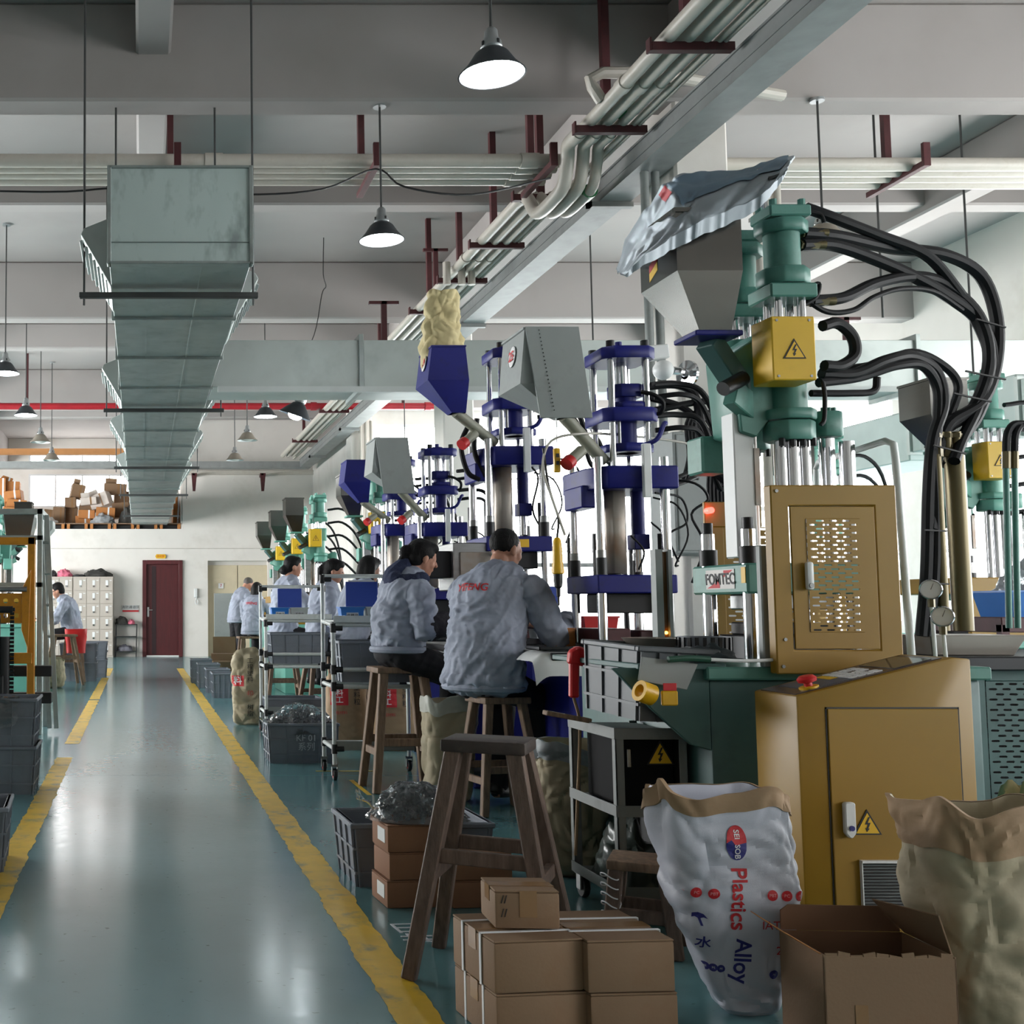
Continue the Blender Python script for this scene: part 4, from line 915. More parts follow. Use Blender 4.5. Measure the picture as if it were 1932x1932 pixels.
    if cab:
        # yellow guards with slotted doors on both sides
        part(t, 'guard_frame', M_yel, lambda m: ring_plate(m, (-.37, .055, .885, 1.52), (-.31, -.02, .965, 1.45), -.6, -.555), .004)
        part(t, 'guard_side', M_yel, lambda m: m.bx(.025, .055, -.555, -.42, .885, 1.52), .003)
        o = Vector((-.305, -.6, .97))
        dr = part(t, 'guard_door', M_yel, lambda m: ring_plate(m, (-.3065, -.0235, .9685, 1.4465), (-.255, -.075, 1.025, 1.405), -.602, -.594), .0015)
        part(dr, 'slotted_sheet', M_yel, lambda m: slot_panel(m, (-.255, -.605, 1.025), (1,0,0), (0,0,1), (0,-1,0), .18, .38, 4, 28, .003))
        part(dr, 'door_handle', M_white, lambda m: m.bx(-.272, -.247, -.628, -.606, 1.165, 1.26), .009, 2)
        part(dr, 'handle_button', M_steel, lambda m: m.cyl((-.26, -.632, 1.18), (-.26, -.626, 1.18), .008, n=12))
        for x, z in ((-.35, 1.50), (-.35, .91), (-.34, 1.0)): part(t, 'rivet', M_steel, lambda m: m.cyl((x, -.604, z), (x, -.598, z), .006, n=8))
        part(t, 'rear_guard', M_yel, lambda m: (m.bx(-.03, .22, .54, .56, 1.46, 1.57), m.bx(-.03, .05, .54, .56, .9, 1.46)), .003)
        part(t, 'rear_slotted_sheet', M_yel, lambda m: slot_panel(m, (.05, .545, .92), (1,0,0), (0,0,1), (0,-1,0), .4, .54, 7, 30, .003))
    else:
        part(t, 'guard_top', M_yel, lambda m: m.bx(-.5, .3, -.45, .5, 1.2, 1.3), .006)
        part(t, 'guard_side', M_yel, lambda m: m.bx(-.45, .3, -.45, -.42, .9, 1.2), .006)
    return t
def short_hoses(t, pts, r, mat=None, name='hose'):
    r *= 1.35
    return part(t, name, mat or M_rubber, lambda m: m.tube(pts, r, n=10, k=6), wld=True)

HERO = green_machine('tall green moulding machine with yellow slotted guards, nearest the viewer', (2.5, 4.45, 0), hero=True)
t = HERO
part(t, 'top_rod', M_chrome, lambda m: m.cyl((-.01, .02, 2.6), (-.01, .02, 2.86), .018, n=14))
letter(t, 'FOMTEC', .062, (-.2235, .05, 1.217), (0, -1, 0), (.0, .12, 1), M_ink_blk, bold=True, sx=.95)
part(t, 'maker_plate', pm('pale_maker_plate', '#b7b3ae', .4, var=.1), lambda m: m.bx(-.2225, -.2195, -.06, .16, 1.18, 1.256))
part(t, 'red_slash', M_ink_red, lambda m: (m.add([(-.2232, .02, 1.252), (-.2232, -.05, 1.252), (-.2232, .02, 1.225)], [(0, 1, 2)]), m.add([(-.2232, .15, 1.184), (-.2232, .05, 1.184), (-.2232, .05, 1.215)], [(0, 1, 2)])))
part(t, 'yellow_tag', M_warn, lambda m: m.bx(-.2225, -.22, -.14, -.11, 1.2, 1.26))
part(t, 'safety_sensor_post', M_grey_paint, lambda m: (m.bx(-.375, -.345, -.53, -.50, .905, 1.32), m.bx(-.345, -.30, -.54, -.52, .92, 1.33)), .004)
for z in (.99, 1.03, 1.15, 1.19): part(t, 'sensor_hole', M_black, lambda m: m.cyl((-.32, -.542, z), (-.32, -.538, z), .005, n=8))
part(t, 'sensor_rod', M_chrome, lambda m: m.cyl((-.32, -.515, 1.32), (-.32, -.515, 1.45), .012, n=12))
part(t, 'amber_strip', pm('amber_light_strip', '#6b4216', .3, var=.1), lambda m: m.bx(-.24, -.215, .52, .55, .95, 1.35))
part(t, 'strip_housing', M_grey_paint, lambda m: (m.bx(-.27, -.24, .5, .55, .93, 1.36), m.bx(-.215, -.2, .5, .55, .93, 1.36)))
part(t, 'amber_lamp', emat('amber_lamp_glow', (1, .45, .05), 6), lambda m: m.cyl((-.228, .515, 1.0), (-.228, .51, 1.0), .007, n=10))
part(t, 'red_beacon', emat('red_beacon_glow', (1, .04, .03), 5), lambda m: m.cyl((-.02, .5, 1.53), (-.02, .54, 1.53), .014, n=12))
# red sticker and yellow patch on the hopper side
part(t, 'red_sticker', M_ink_red, lambda m: m.prism([(.0, .0), (.07, .03), (.07, .06), (0, .03)], (-.4915, -.02, 2.42), (0,-1,0), (0,0,1), (.001,0,0)))
part(t, 'yellow_patch', M_warn, lambda m: m.prism([(.0, -.035), (.07, -.005), (.07, .028), (0, -.002)], (-.4915, -.02, 2.42), (0,-1,0), (0,0,1), (.001,0,0)))
# table clutter bracket in green sheet
part(t, 'table_apron', M_green_dk, lambda m: (m.prism([(-.88, .9), (-.55, .9), (-.55, .62), (-.62, .64), (-.75, .76)], (0, -.5, 0), (1,0,0), (0,0,1), (0, .02, 0)), m.bx(-.8, -.5, -.52, .3, .895, .915)), .003)
part(t, 'tool_bracket', M_grey_paint, lambda m: m.prism([(1.70, .941), (1.89, .916), (1.85, .829), (1.685, .861)], (0, 3.9, 0), (1,0,0), (0,0,1), (0, .006, 0)), .002, wld=True)
# control console
cs = thing('control_console', 'mustard yellow control console with a sloping key panel', 'console', (2.25, 3.62, 0))
X0, X1, Y0, Y1 = 1.99, 2.525, 3.5, 3.74
part(cs, 'console_body', M_yel, lambda m: m.prism([(X0, 0), (X1, 0), (X1, .95), (X1 - .055, .955), (X0, .838)], (0, Y0, 0), (1,0,0), (0,0,1), (0, Y1 - Y0, 0)), .006, 2, wld=True)
dr = part(cs, 'console_door', M_yel, lambda m: m.bx(X0 + .09, X1 - .05, Y0 - .006, Y0 + .002, .06, .80), .002, wld=True)
part(cs, 'door_gap', M_black, lambda m: (m.bx(X0 + .085, X1 - .045, Y0 - .002, Y0, .80, .805), m.bx(X0 + .085, X0 + .0895, Y0 - .002, Y0, .055, .805), m.bx(X1 - .0495, X1 - .045, Y0 - .002, Y0, .055, .805)), wld=True)
part(dr, 'door_handle', M_white, lambda m: m.prism([(-.016, .05), (-.013, .056), (.013, .056), (.016, .05), (.016, -.035), (.004, -.05), (-.004, -.05), (-.016, -.035)], (2.125, Y0 - .006, .468), (1,0,0), (0,0,1), (0, -.018, 0)), .003, wld=True)
part(dr, 'handle_button', M_ink_blue, lambda m: m.cyl((2.126, Y0 - .024, .448), (2.126, Y0 - .028, .448), .008, n=12), wld=True)
warn_sign(cs, (2.183, Y0 - .0065, .462), (1,0,0), (0,0,1), .085)
vt = part(dr, 'vent_frame', M_white, lambda m: (m.bx(2.155, 2.31, Y0 - .022, Y0 - .006, .345, .352), m.bx(2.155, 2.158, Y0 - .018, Y0 - .006, .16, .345), m.bx(2.307, 2.31, Y0 - .018, Y0 - .006, .16, .345)), wld=True)
for k in range(20): part(vt, 'louvre', M_steel, lambda m: m.box((2.2325, Y0 - .012, .165 + k * .0092), (.15, .008, .0042), rx=.6), wld=True)
# sloping key panel
SL = Vector((X1 - .055 - X0, 0, .955 - .838)).normalized(); SN = Vector((-SL.z, 0, SL.x))
def on_slope(a, b, h=0): return Vector((X0, Y0, .838)) + SL * a + Vector((0, 1, 0)) * b + SN * h
def slab(m, a0, a1, b0, b1, h0, h1): m.hexa([on_slope(a0, b0, h0), on_slope(a1, b0, h0), on_slope(a1, b1, h0), on_slope(a0, b1, h0)], [on_slope(a0, b0, h1), on_slope(a1, b0, h1), on_slope(a1, b1, h1), on_slope(a0, b1, h1)])
kp = part(cs, 'key_panel', pm('dark_red_panel', '#3a2a2a', .3, var=.05), lambda m: slab(m, .01, .475, .02, .215, 0, .003), wld=True)
part(kp, 'blue_zone', pm('blue_panel_print', '#2f4660', .35, var=.04), lambda m: slab(m, .06, .2, .03, .2, .003, .004), wld=True)
part(kp, 'yellow_zone', M_warn, lambda m: slab(m, .17, .195, .1, .18, .004, .005), wld=True)
part(kp, 'display', pm('dark_display', '#4c4a46', .08, var=.03), lambda m: slab(m, .33, .45, .03, .2, .003, .005), wld=True)
for i in range(4):
    for j in range(7):
        if (i * 7 + j) % 5 == 3 and i > 1: continue
        part(kp, 'key', M_ink_wht, lambda m: slab(m, .2 + i * .027, .22 + i * .027, .04 + j * .022, .056 + j * .022, .003, .006), wld=True)
eb = part(cs, 'stop_button', M_redpl, lambda m: m.lathe([(.012, .004), (.012, .02), (.026, .024), (.028, .034), (.02, .042), (.001, .044)], on_slope(.075, .055), axis=SN, n=18), wld=True)
part(cs, 'stop_collar', M_warn, lambda m: m.lathe([(.028, .0), (.028, .006), (.012, .007)], on_slope(.075, .055, .003), axis=SN, n=18), wld=True)

# hoses of the near green machine
def hz(pts, r, name='hose', par=HERO): return short_hoses(par, [at(u, v, y) for u, v, y in pts], r, name=name)
hz([(1520,392,4.4),(1570,410,4.4),(1660,445,4.45),(1745,480,4.5),(1800,540,4.55),(1845,610,4.6),(1868,680,4.6),(1848,760,4.6),(1815,830,4.55),(1800,870,4.5)], .016)
hz([(1515,440,4.36),(1580,446,4.4),(1680,468,4.5),(1780,480,4.55),(1850,520,4.6),(1880,600,4.62),(1878,690,4.62),(1850,760,4.6),(1790,800,4.58),(1768,855,4.55)], .018)
hz([(1512,462,4.36),(1570,462,4.4),(1640,485,4.45),(1720,520,4.5),(1790,560,4.55),(1850,610,4.6),(1872,690,4.62),(1845,780,4.6),(1805,840,4.58),(1788,880,4.56)], .018)
hz([(1530,568,4.36),(1590,562,4.4),(1650,535,4.45),(1720,522,4.5),(1780,535,4.55),(1845,595,4.58),(1866,680,4.6),(1836,770,4.6),(1775,820,4.58),(1760,880,4.55),(1758,1000,4.5)], .017)
hz([(1515,560,4.34),(1560,588,4.38),(1610,585,4.4),(1650,560,4.42),(1700,545,4.45),(1760,550,4.5),(1815,585,4.55)], .008)
hz([(1552,615,4.3),(1580,610,4.32),(1608,635,4.34),(1612,670,4.34),(1585,690,4.32),(1555,690,4.3)], .016)
hz([(1550,705,4.35),(1610,705,4.38),(1670,680,4.4),(1720,672,4.45),(1765,700,4.5),(1780,760,4.5),(1760,830,4.5),(1752,930,4.5),(1748,1080,4.5),(1738,1200,4.5)], .016)
hz([(1545,722,4.35),(1620,712,4.4),(1690,690,4.42),(1740,690,4.46),(1768,730,4.5),(1770,790,4.5),(1762,860,4.5),(1766,960,4.5),(1764,1090,4.5),(1750,1200,4.5)], .014)
hz([(1550,700,4.5),(1640,690,4.5),(1720,665,4.55),(1780,690,4.58),(1808,730,4.6),(1790,790,4.6)], .012)
hz([(1530,742,4.3),(1600,742,4.32),(1648,738,4.34),(1655,712,4.34)], .01)
hz([(1555,420,4.35),(1548,405,4.35),(1530,400,4.35)], .006); hz([(1520,545,4.34),(1545,535,4.34),(1540,560,4.34),(1518,575,4.34)], .006, 'cable')
hz([(1552,720,4.28),(1556,745,4.28),(1555,790,4.28),(1548,802,4.28)], .006, 'cable')
for u, v in ((1520, 440), (1516, 462), (1534, 568)):
    p0, p1 = at(u - 8, v, 4.36), at(u + 26, v, 4.37)
    part(HERO, 'hose_fitting', M_brass, lambda m: (m.cyl(p0, p1, .02, n=6), m.cyl(p1, (p1[0] + .03, p1[1], p1[2]), .017, n=12)), wld=True)
for u, v, y, du in ((1842, 602, 4.6, 55), (1822, 700, 4.6, 75), (1800, 742, 4.58, 70), (1762, 840, 4.5, 60)):
    a_, b_ = at(u, v, y - .04), at(u + du, v + 16, y - .04)
    part(HERO, 'cable_tie', M_black, lambda m: m.beam(a_, b_, .008, .006), wld=True)
# brass accumulator tubes, fittings and gauges beside the machine
bt = thing('accumulator_tubes', 'tall tarnished brass hydraulic tubes with hose fittings behind the yellow console', 'hydraulics', (3.2, 4.55, .88))
for (u0, v0), (u1, v1), r, y in (((1765, 858), (1782, 1190), .020, 4.5), ((1800, 860), (1818, 1190), .036, 4.55)):
    a_, b_ = at(u0, v0, y), at(u1, v1, y)
    part(bt, 'brass_tube', M_brass, lambda m: m.cyl(b_, a_, r, n=22), wld=True)
for u, y in ((1768, 4.5), (1788, 4.55), (1806, 4.55)):
    part(bt, 'hose_fitting', M_brass, lambda m: (m.cyl(at(u, 862, y), at(u - 1, 845, y), .022, n=6), m.cyl(at(u - 1, 845, y), at(u - 2, 815, y), .017, n=14), m.cyl(at(u - 2, 826, y), at(u - 2, 818, y), .021, n=6)), wld=True)
part(bt, 'clamp_band', M_black, lambda m: m.beam(at(1745, 1000, 4.46), at(1786, 1002, 4.46), .006), wld=True)
part(bt, 'clamp_band', M_black, lambda m: m.beam(at(1752, 1100, 4.46), at(1790, 1102, 4.46), .006), wld=True)
def gauge(u, v, y, label, vb):
    c = Vector(at(u, v, y)); g = thing('pressure_gauge', label, 'gauge', (c.x, c.y, at(u, vb, y)[2]), group='pressure gauges')
    ax = Vector((-.55, -.83, .0)).normalized()
    part(g, 'gauge_case', M_chrome, lambda m: m.lathe([(.001, -.03), (.03, -.03), (.034, -.026), (.034, .006), (.037, .01), (.034, .014), (.031, .01)], c, axis=ax, n=24), wld=True)
    part(g, 'dial', M_ink_wht, lambda m: m.lathe([(.001, .008), (.031, .008)], c, axis=ax, n=24), wld=True)
    q = c + ax * .0095
    part(g, 'needle', M_ink_blk, lambda m: m.beam(q, q + Vector((.008, -.003, .022)), .003, .001), wld=True)
    part(g, 'fitting', M_brass, lambda m: m.cyl((c.x, c.y, c.z - .034), (c.x, c.y, c.z - .065), .012, n=6), wld=True)
    part(g, 'stem', M_white, lambda m: m.cyl((c.x, c.y, c.z - .06), (c.x + .005, c.y, at(u, vb, y)[2]), .007, n=10), wld=True)
gauge(1756, 1112, 4.2, 'round pressure gauge, higher of the two behind the console', 1246)
gauge(1778, 1163, 4.1, 'round pressure gauge, lower of the two behind the console', 1246)
o = part(None, 'guard_post', M_tubewhite, lambda m: m.tube([at(1720, 1240, 4.15), at(1690, 870, 4.15), at(1686, 838, 4.15), at(1670, 832, 4.2), at(1545, 872, 4.9), at(1540, 885, 4.95), at(1542, 960, 4.95)], .013, n=12, smooth=False))
tag(o, 'bent cream guard pipe rising beside the yellow slotted cabinet', 'pipe')
# silver film sack draped over the hopper
def film_bag():
    t = thing('film_sack', 'silver-blue plastic sack draped over the stainless hopper', 'sack', (2.15, 4.35, 2.6))
    P = [[(1162,508),(1180,448),(1215,395),(1250,345),(1272,332),(1330,322),(1400,318),(1450,300),(1500,292)],
         [(1170,515),(1200,470),(1240,430),(1280,392),(1310,372),(1360,352),(1420,332),(1470,318),(1492,300)],
         [(1180,518),(1212,485),(1260,452),(1300,430),(1330,412),(1375,398),(1430,372),(1462,345),(1480,328)]]
    from functools import lru_cache
    def fn(u, v, off=0):
        i = min(int(u * 8), 7); f = u * 8 - i; r = v * 2; j = min(int(r), 1); g = r - j
        def q(jj, ii): return Vector(P[jj][ii] + (0,))
        a = q(j, i) * (1 - f) + q(j, i + 1) * f; b = q(j + 1, i) * (1 - f) + q(j + 1, i + 1) * f
        p = a * (1 - g) + b * g
        Y = 4.66 - .56 * v - .12 * math.sin(math.pi * v)
        d1 = noise.voronoi((u * 5 + v, v * 2.2 + u * 1.5, 1.3))[0]; cr = (d1[1] - d1[0]) - .3
        d2 = noise.voronoi((u * 13, v * 6 + u * 3, 4.1))[0]; cr2 = (d2[1] - d2[0]) - .3
        Y -= .05 * cr + .006 * cr2
        rag = 4 * noise.noise((u * 22, 2, v * 3)) * max(0, 1 - 6 * v, 6 * v - 5)
        w = Vector(at(p.x + 4 * noise.noise((u * 12, v * 9, 3)), p.y - 16 * cr * (1 - v) + 4 * noise.noise((u * 12, v * 7, 2)) + rag, Y))
        return w + Vector((0, off * .25, -off))
    nu, nv = 120, 44
    thick = lambda a: .05 * math.sin(math.pi * min(1, max(0, a))) ** .5 + .003
    m = MB()
    m.grid(lambda a, b: fn(a, b), nu, nv); m.grid(lambda a, b: fn(a, b, thick(a)), nu, nv)
    m.grid(lambda a, b: fn(a, 1, thick(a) * b), nu, 4); m.grid(lambda a, b: fn(a, 0, thick(a) * b), nu, 4)
    m.build('sack_sheet', M_silver_bag, t, wld=True, smooth=30, fix=False)
    lift = Vector((0, -.005, .004))
    m = MB(); m.grid(lambda a, b: tuple(Vector(fn(.40 + .56 * a, .04 + (.50 + .04 * noise.noise((a * 9, 0, 1))) * b)) + lift), 60, 24)
    m.build('blue_print', pm('blue_film_print', '#6d879c', .42, .05, var=.08), t, wld=True, smooth=30, fix=False)
    m = MB(); m.grid(lambda a, b: tuple(Vector(fn(.335 + .05 * a, .04 + .22 * b)) + lift), 10, 10); m.build('red_print', M_ink_red, t, wld=True, fix=False)
    m = MB(); m.grid(lambda a, b: tuple(Vector(fn(.82 + .07 * a, .66 + .16 * b)) + lift), 10, 8); m.build('black_label', M_ink_blk, t, wld=True, fix=False)
    return t
film_bag()

# ----------------------------------------------------------------- blue machines
def blue_machine(label, loc, hop, lift=0, dz=0, name='blue_moulding_machine', num=None, near=True, lower=True):
    """navy vertical press; local origin axis on the floor, aisle side -x"""
    t = thing(name, label, 'machine', loc, 0, 'navy moulding machines'); B = M_blue; M0 = XF[t.name]
    part(t, 'base_cabinet', B, lambda m: m.bx(-.36, .5, -.32, .4, 0, .8), .012)
    part(t, 'work_table', M_dark, lambda m: m.bx(-.52, .5, -.38, .45, .84, .88), .005)
    part(t, 'under_frame', M_dark, lambda m: m.bx(-.38, .48, -.3, .38, .8, .84))
    part(t, 'lower_mould', M_maroon, lambda m: (m.bx(-.2, -.03, -.18, .12, .88, 1.0), m.bx(.02, .18, -.18, .12, .88, .99)), .005)
    part(t, 'mould_base', M_dark, lambda m: m.bx(-.22, .22, -.2, .2, .88, .92), .004)
    zp = 1.28 + lift
    part(t, 'moving_platen', B, lambda m: m.bx(-.235, .18, -.28, .16, zp - .095, zp), .006)
    part(t, 'upper_mould', M_dark, lambda m: m.bx(-.15, .12, -.18, .1, zp - .2, zp - .095), .005)
    P4 = ((-.20, -.24), (.145, -.24), (-.20, .12), (.145, .12))
    zt = 1.84 + dz
    for x, y in P4:
        part(t, 'tie_bar', M_chrome, lambda m: m.cyl((x, y, .88), (x, y, zt + .06), .024, n=16))
        part(t, 'tie_sleeve', M_dark, lambda m: m.cyl((x, y, zp), (x, y, zp + .09), .03, n=14))
        part(t, 'tie_nut', M_steel, lambda m: m.cyl((x, y, zp + .085), (x, y, zp + .13), .027, n=14))
        part(t, 'sleeve_stub', M_dark, lambda m: m.cyl((x - .0, y + .06, zp), (x, y + .06, zp + .22), .019, n=12))
    # head casting with side arms
    part(t, 'head_casting', B, lambda m: (m.prism([(-.24, -.14), (-.17, -.29), (.20, -.29), (.20, .17), (-.24, .17)], (0, 0, zt - .11), (1,0,0), (0,1,0), (0, 0, .12)), m.bx(-.26, -.17, -.16, .1, zt - .2, zt - .08)), .008)
    part(t, 'barrel_plate', M_amber, lambda m: m.prism([(-.15, -.02), (-.12, -.05), (-.06, -.05), (-.04, -.02), (-.04, .05), (-.15, .05)], (.02, -.12, zp + .01), (1,0,0), (0,1,0), (0, 0, zt - .11 - zp)), .003)
    part(t, 'nozzle', M_dark, lambda m: m.cyl((-.08, -.1, zp - .02), (-.08, -.1, zp + .03), .045, n=14))
    part(t, 'white_cover_strip', M_white, lambda m: m.bx(.0, .04, -.33, -.30, zt - .16, zt + .12), .003)
    part(t, 'injection_ram', B, lambda m: (m.cyl((.06, -.1, zt - .42), (.06, -.1, zt - .1), .035, n=18), m.bx(.02, .10, -.15, -.05, zt - .42, zt - .34)), .003)
    part(t, 'ram_rod', M_chrome, lambda m: m.cyl((.06, -.1, zp + .02), (.06, -.1, zt - .42), .02, n=14))
    # upper tower
    Q4 = ((-.085, -.16), (.10, -.16), (-.085, .08), (.10, .08))
    for x, y in Q4:
        part(t, 'tower_rod', M_chrome, lambda m: m.cyl((x, y, zt), (x, y, zt + .62), .018, n=14))
        part(t, 'rod_nut', M_dark, lambda m: m.cyl((x, y, zt + .66), (x, y, zt + .70), .022, n=12))
    part(t, 'tower_top', B, lambda m: (oct_block(m, .01, -.04, .29, .34, zt + .60, zt + .665, .18)), .006)
    part(t, 'top_boss', B, lambda m: (m.cyl((.01, -.04, zt + .66), (.01, -.04, zt + .69), .05, n=18), m.cyl((.01, -.04, zt + .68), (.01, -.04, zt + .72), .018, n=10)))
    part(t, 'upper_piston', M_chrome, lambda m: m.cyl((.01, -.06, zt + .42), (.01, -.06, zt + .6), .032, n=16))
    part(t, 'cylinder_cap', B, lambda m: oct_block(m, .02, -.08, .16, .15, zt + .40, zt + .47, .2), .005)
    part(t, 'upper_cylinder', B, lambda m: m.cyl((.02, -.08, zt + .1), (.02, -.08, zt + .42), .055, n=22))
    part(t, 'mid_block', B, lambda m: (oct_block(m, .01, -.04, .30, .33, zt + .26, zt + .335, .15), oct_block(m, .02, -.1, .17, .16, zt + .335, zt + .37, .2)), .006)
    part(t, 'low_flange', B, lambda m: oct_block(m, .02, -.06, .26, .28, zt + .10, zt + .145, .3), .005)
    for x in (-.05, .09): part(t, 'stay_bolt', M_steel, lambda m: m.cyl((x, -.16, zt + .14), (x, -.16, zt + .27), .009, n=8))
    part(t, 'elbow_pipe', M_rubber, lambda m: m.tube([(.07, -.17, zt + .42), (.12, -.2, zt + .4), (.17, -.2, zt + .36), (.17, -.18, zt + .31), (.14, -.16, zt + .30)], .011, n=8))
    part(t, 'elbow_pipe', M_blue, lambda m: m.tube([(.06, -.17, zt + .13), (.13, -.2, zt + .16), (.17, -.2, zt + .24), (.19, -.18, zt + .25)], .012, n=8))
    # hopper
    hm = M_blue if hop == 'blue' else M_grey_paint if hop == 'grey' else M_stainless
    hx, hy, hb = -.43, -.18, zt + .22
    if hop == 'blue':
        h0, h1, h2 = hb, hb + .2, hb + .42
        hx0, hx1, hy0, hy1 = -.60, -.34, -.34, -.02
    else:
        h0, h1, h2 = hb + .05, hb + .22, hb + .51
        hx0, hx1, hy0, hy1 = -.62, -.295, -.30, .06
    b0, b1, c0, c1 = hx1 - .1, hx1 - .01, hy0 + .05, hy0 + .15
    hp = part(t, 'hopper', hm, lambda m: (m.add([(hx0,hy0,h1),(hx1,hy0,h1),(hx1,hy1,h1),(hx0,hy1,h1),(hx0 + .03,hy0,h2),(hx1 - .02,hy0,h2),(hx1 - .02,hy1,h2),(hx0 + .03,hy1,h2)], [(0,1,5,4),(1,2,6,5),(2,3,7,6),(3,0,4,7)]),
         m.add([(hx0,hy0,h1),(hx1,hy0,h1),(hx1,hy1,h1),(hx0,hy1,h1),(b0,c0,h0),(b1,c0,h0),(b1,c1,h0),(b0,c1,h0)], [(0,4,5,1),(1,5,6,2),(2,6,7,3),(3,7,4,0)])), smooth=20)
    if hop == 'grey':
        part(hp, 'hopper_lid', hm, lambda m: m.bx(hx0 + .02, hx1 - .01, hy0 - .004, hy1, h2 - .004, h2 + .01), .003)
        fp = part(hp, 'front_sheet', M_grey_paint, lambda m: m.hexa([(hx0 + .085, hy0 - .05, h0 - .02), (hx1 + .03, hy0 - .05, h0 - .02), (hx1 + .03, hy0 - .04, h0 - .02), (hx0 + .085, hy0 - .04, h0 - .02)], [(hx0 + .03, hy0 - .012, h2 + .01), (hx1 - .015, hy0 - .012, h2 + .01), (hx1 - .015, hy0 - .002, h2 + .01), (hx0 + .03, hy0 - .002, h2 + .01)]), .002)
        if near:
            for k in range(22):
                f = k / 21
                part(fp, 'rivet', M_dark, lambda m: m.box((hx0 + .155 - .055 * f, hy0 - .052 + .038 * f, h0 + .02 + (h2 - h0 - .03) * f), (.004, .004, .006)))
    else:
        part(hp, 'hopper_rim', hm, lambda m: (m.bx(hx0 + .026, hx1 - .016, hy0 - .006, hy0 + .004, h2 - .01, h2), m.bx(hx0 + .024, hx0 + .034, hy0, hy1, h2 - .01, h2), m.bx(hx1 - .026, hx1 - .016, hy0, hy1, h2 - .01, h2), m.bx(hx0 + .03, hx1 - .02, hy1 - .004, hy1 + .006, h2 - .01, h2)))
    part(hp, 'pellet_fill', M_dark, lambda m: m.bx(hx0 + .03, hx1 - .03, hy0 + .02, hy1 - .02, h1 + .05, h1 + .1))
    if num:
        cx, cz = hx0 + .0085, (h1 + h2) / 2 + .03
        dm = disc_mesh(.055, 24); sl = .03 / (h2 - h1)
        part(hp, 'number_disc', M_ink_wht, lambda m: m.lathe([(.001, 0), (.058, 0), (.058, .003)], (cx + .004, (hy0 + hy1) / 2 - .02, cz), axis=(-1, 0, sl), n=24))
        letter(hp, num, .075, (cx - .002, (hy0 + hy1) / 2 - .02, cz), (0, -1, 0), (sl, 0, 1), M_ink_red, bold=True)
    gp = pm('grey_feed_pipe', '#8f8f80', .5, var=.08)
    part(t, 'feed_pipe', gp, lambda m: m.cyl((b0 + .04, c0 + .05, h0 + .01), (-.12, -.12, zt + .05), .034, n=16))
    part(t, 'feed_branch', gp, lambda m: m.cyl((-.27, -.2, zt + .1), (-.36, -.25, zt + .03), .03, n=16))
    part(t, 'red_cap', M_redpl, lambda m: m.cyl((-.345, -.242, zt + .042), (-.375, -.26, zt + .018), .036, n=16))
    # hoses toward the rear
    for k, (dzh, r) in enumerate(((.47, .016), (.40, .014), (.30, .016), (.22, .014))):
        s_ = (-1) ** k * .03
        part(t, 'hose', M_rubber, lambda m: m.tube([(.16, -.12, zt + dzh), (.30, -.12 + s_, zt + dzh + .01), (.42, -.1, zt + dzh - .03), (.52, -.06, zt + dzh - .18 - .04 * k), (.60, .0 + s_, zt + .1 - .05 * k), (.72, .08, zt - .1), (.78, .1, zt - .5), (.8, .12, .9)], r, n=9, k=6))
    part(t, 'cable_loop', M_rubber, lambda m: m.tube([(.14, -.2, zt - .05), (.30, -.25, zt - .08), (.38, -.22, zt - .16), (.3, -.2, zt - .24), (.36, -.2, zt - .40), (.3, -.18, zt - .6)], .007, n=7))
    part(t, 'cable_loop', M_rubber, lambda m: m.tube([(.10, -.2, zt - .15), (.2, -.26, zt - .2), (.26, -.24, zt - .35), (.2, -.22, zt - .5), (.22, -.2, zp + .05)], .005, n=7))
    return t
M25 = blue_machine('navy moulding machine numbered 25 with a big grey hopper', (2.61, 6.22, 0), 'grey', num='25')
M24 = blue_machine('navy moulding machine with a navy hopper holding a yellow sack', (2.41, 7.45, 0), 'blue', lift=.28, dz=.28, num='24')
blue_machine('navy moulding machine with a plain grey hopper behind the seated woman', (2.62, 10.1, 0), 'grey', near=False)
blue_machine('navy moulding machine with a navy hopper, farthest of the navy ones', (2.62, 11.6, 0), 'blue', near=False, dz=.1)
part(M24, 'mould_frame', M_steel, lambda m: (m.bx(-.44, -.08, -.26, .1, 1.22, 1.52)), .006)
part(M24, 'mould_panel', M_amber, lambda m: m.bx(-.40, -.2, -.275, -.26, .9, 1.46), .003)
part(M24, 'black_handle', M_black, lambda m: m.tube([(-.21, -.3, 1.2), (-.21, -.33, 1.22), (-.21, -.33, 1.42), (-.19, -.33, 1.45), (-.14, -.3, 1.45)], .012, n=8))
part(M24, 'box_cover', M_dark, lambda m: m.bx(-.58, -.44, -.2, .05, 1.30, 1.47), .004)
part(M24, 'yellow_label', M_warn, lambda m: m.bx(-.08, .03, -.284, -.28, 1.49, 1.54))
# green machines farther along the row
GM = [((2.72, 12.9, 0), 'mint green moulding machine just beyond the navy ones, largest of the far green ones', .0),
      ((2.45, 15.6, 0), 'mint green moulding machine, second of the far green ones', 0),
      ((2.48, 17.6, 0), 'mint green moulding machine, third of the far green ones', 0),
      ((2.5, 19.8, 0), 'mint green moulding machine, last in the row before the end wall', 0)]
g0 = None
for loc, lab, _ in GM:
    if g0 is None:
        g0 = green_machine(lab, loc, G=M_green_lt, cab=False)
        for k in range(5): part(g0, 'hose', M_rubber, lambda m: m.tube([(.1, -.1, 2.45 - .18 * k), (.3, -.08, 2.46 - .18 * k), (.5, .0, 2.3 - .18 * k), (.62, .08, 1.9 - .1 * k), (.66, .1, 1.2), (.66, .1, .9)], .016, n=7, k=4))
    else:
        g = copy_tree(g0, loc, 0, lab)
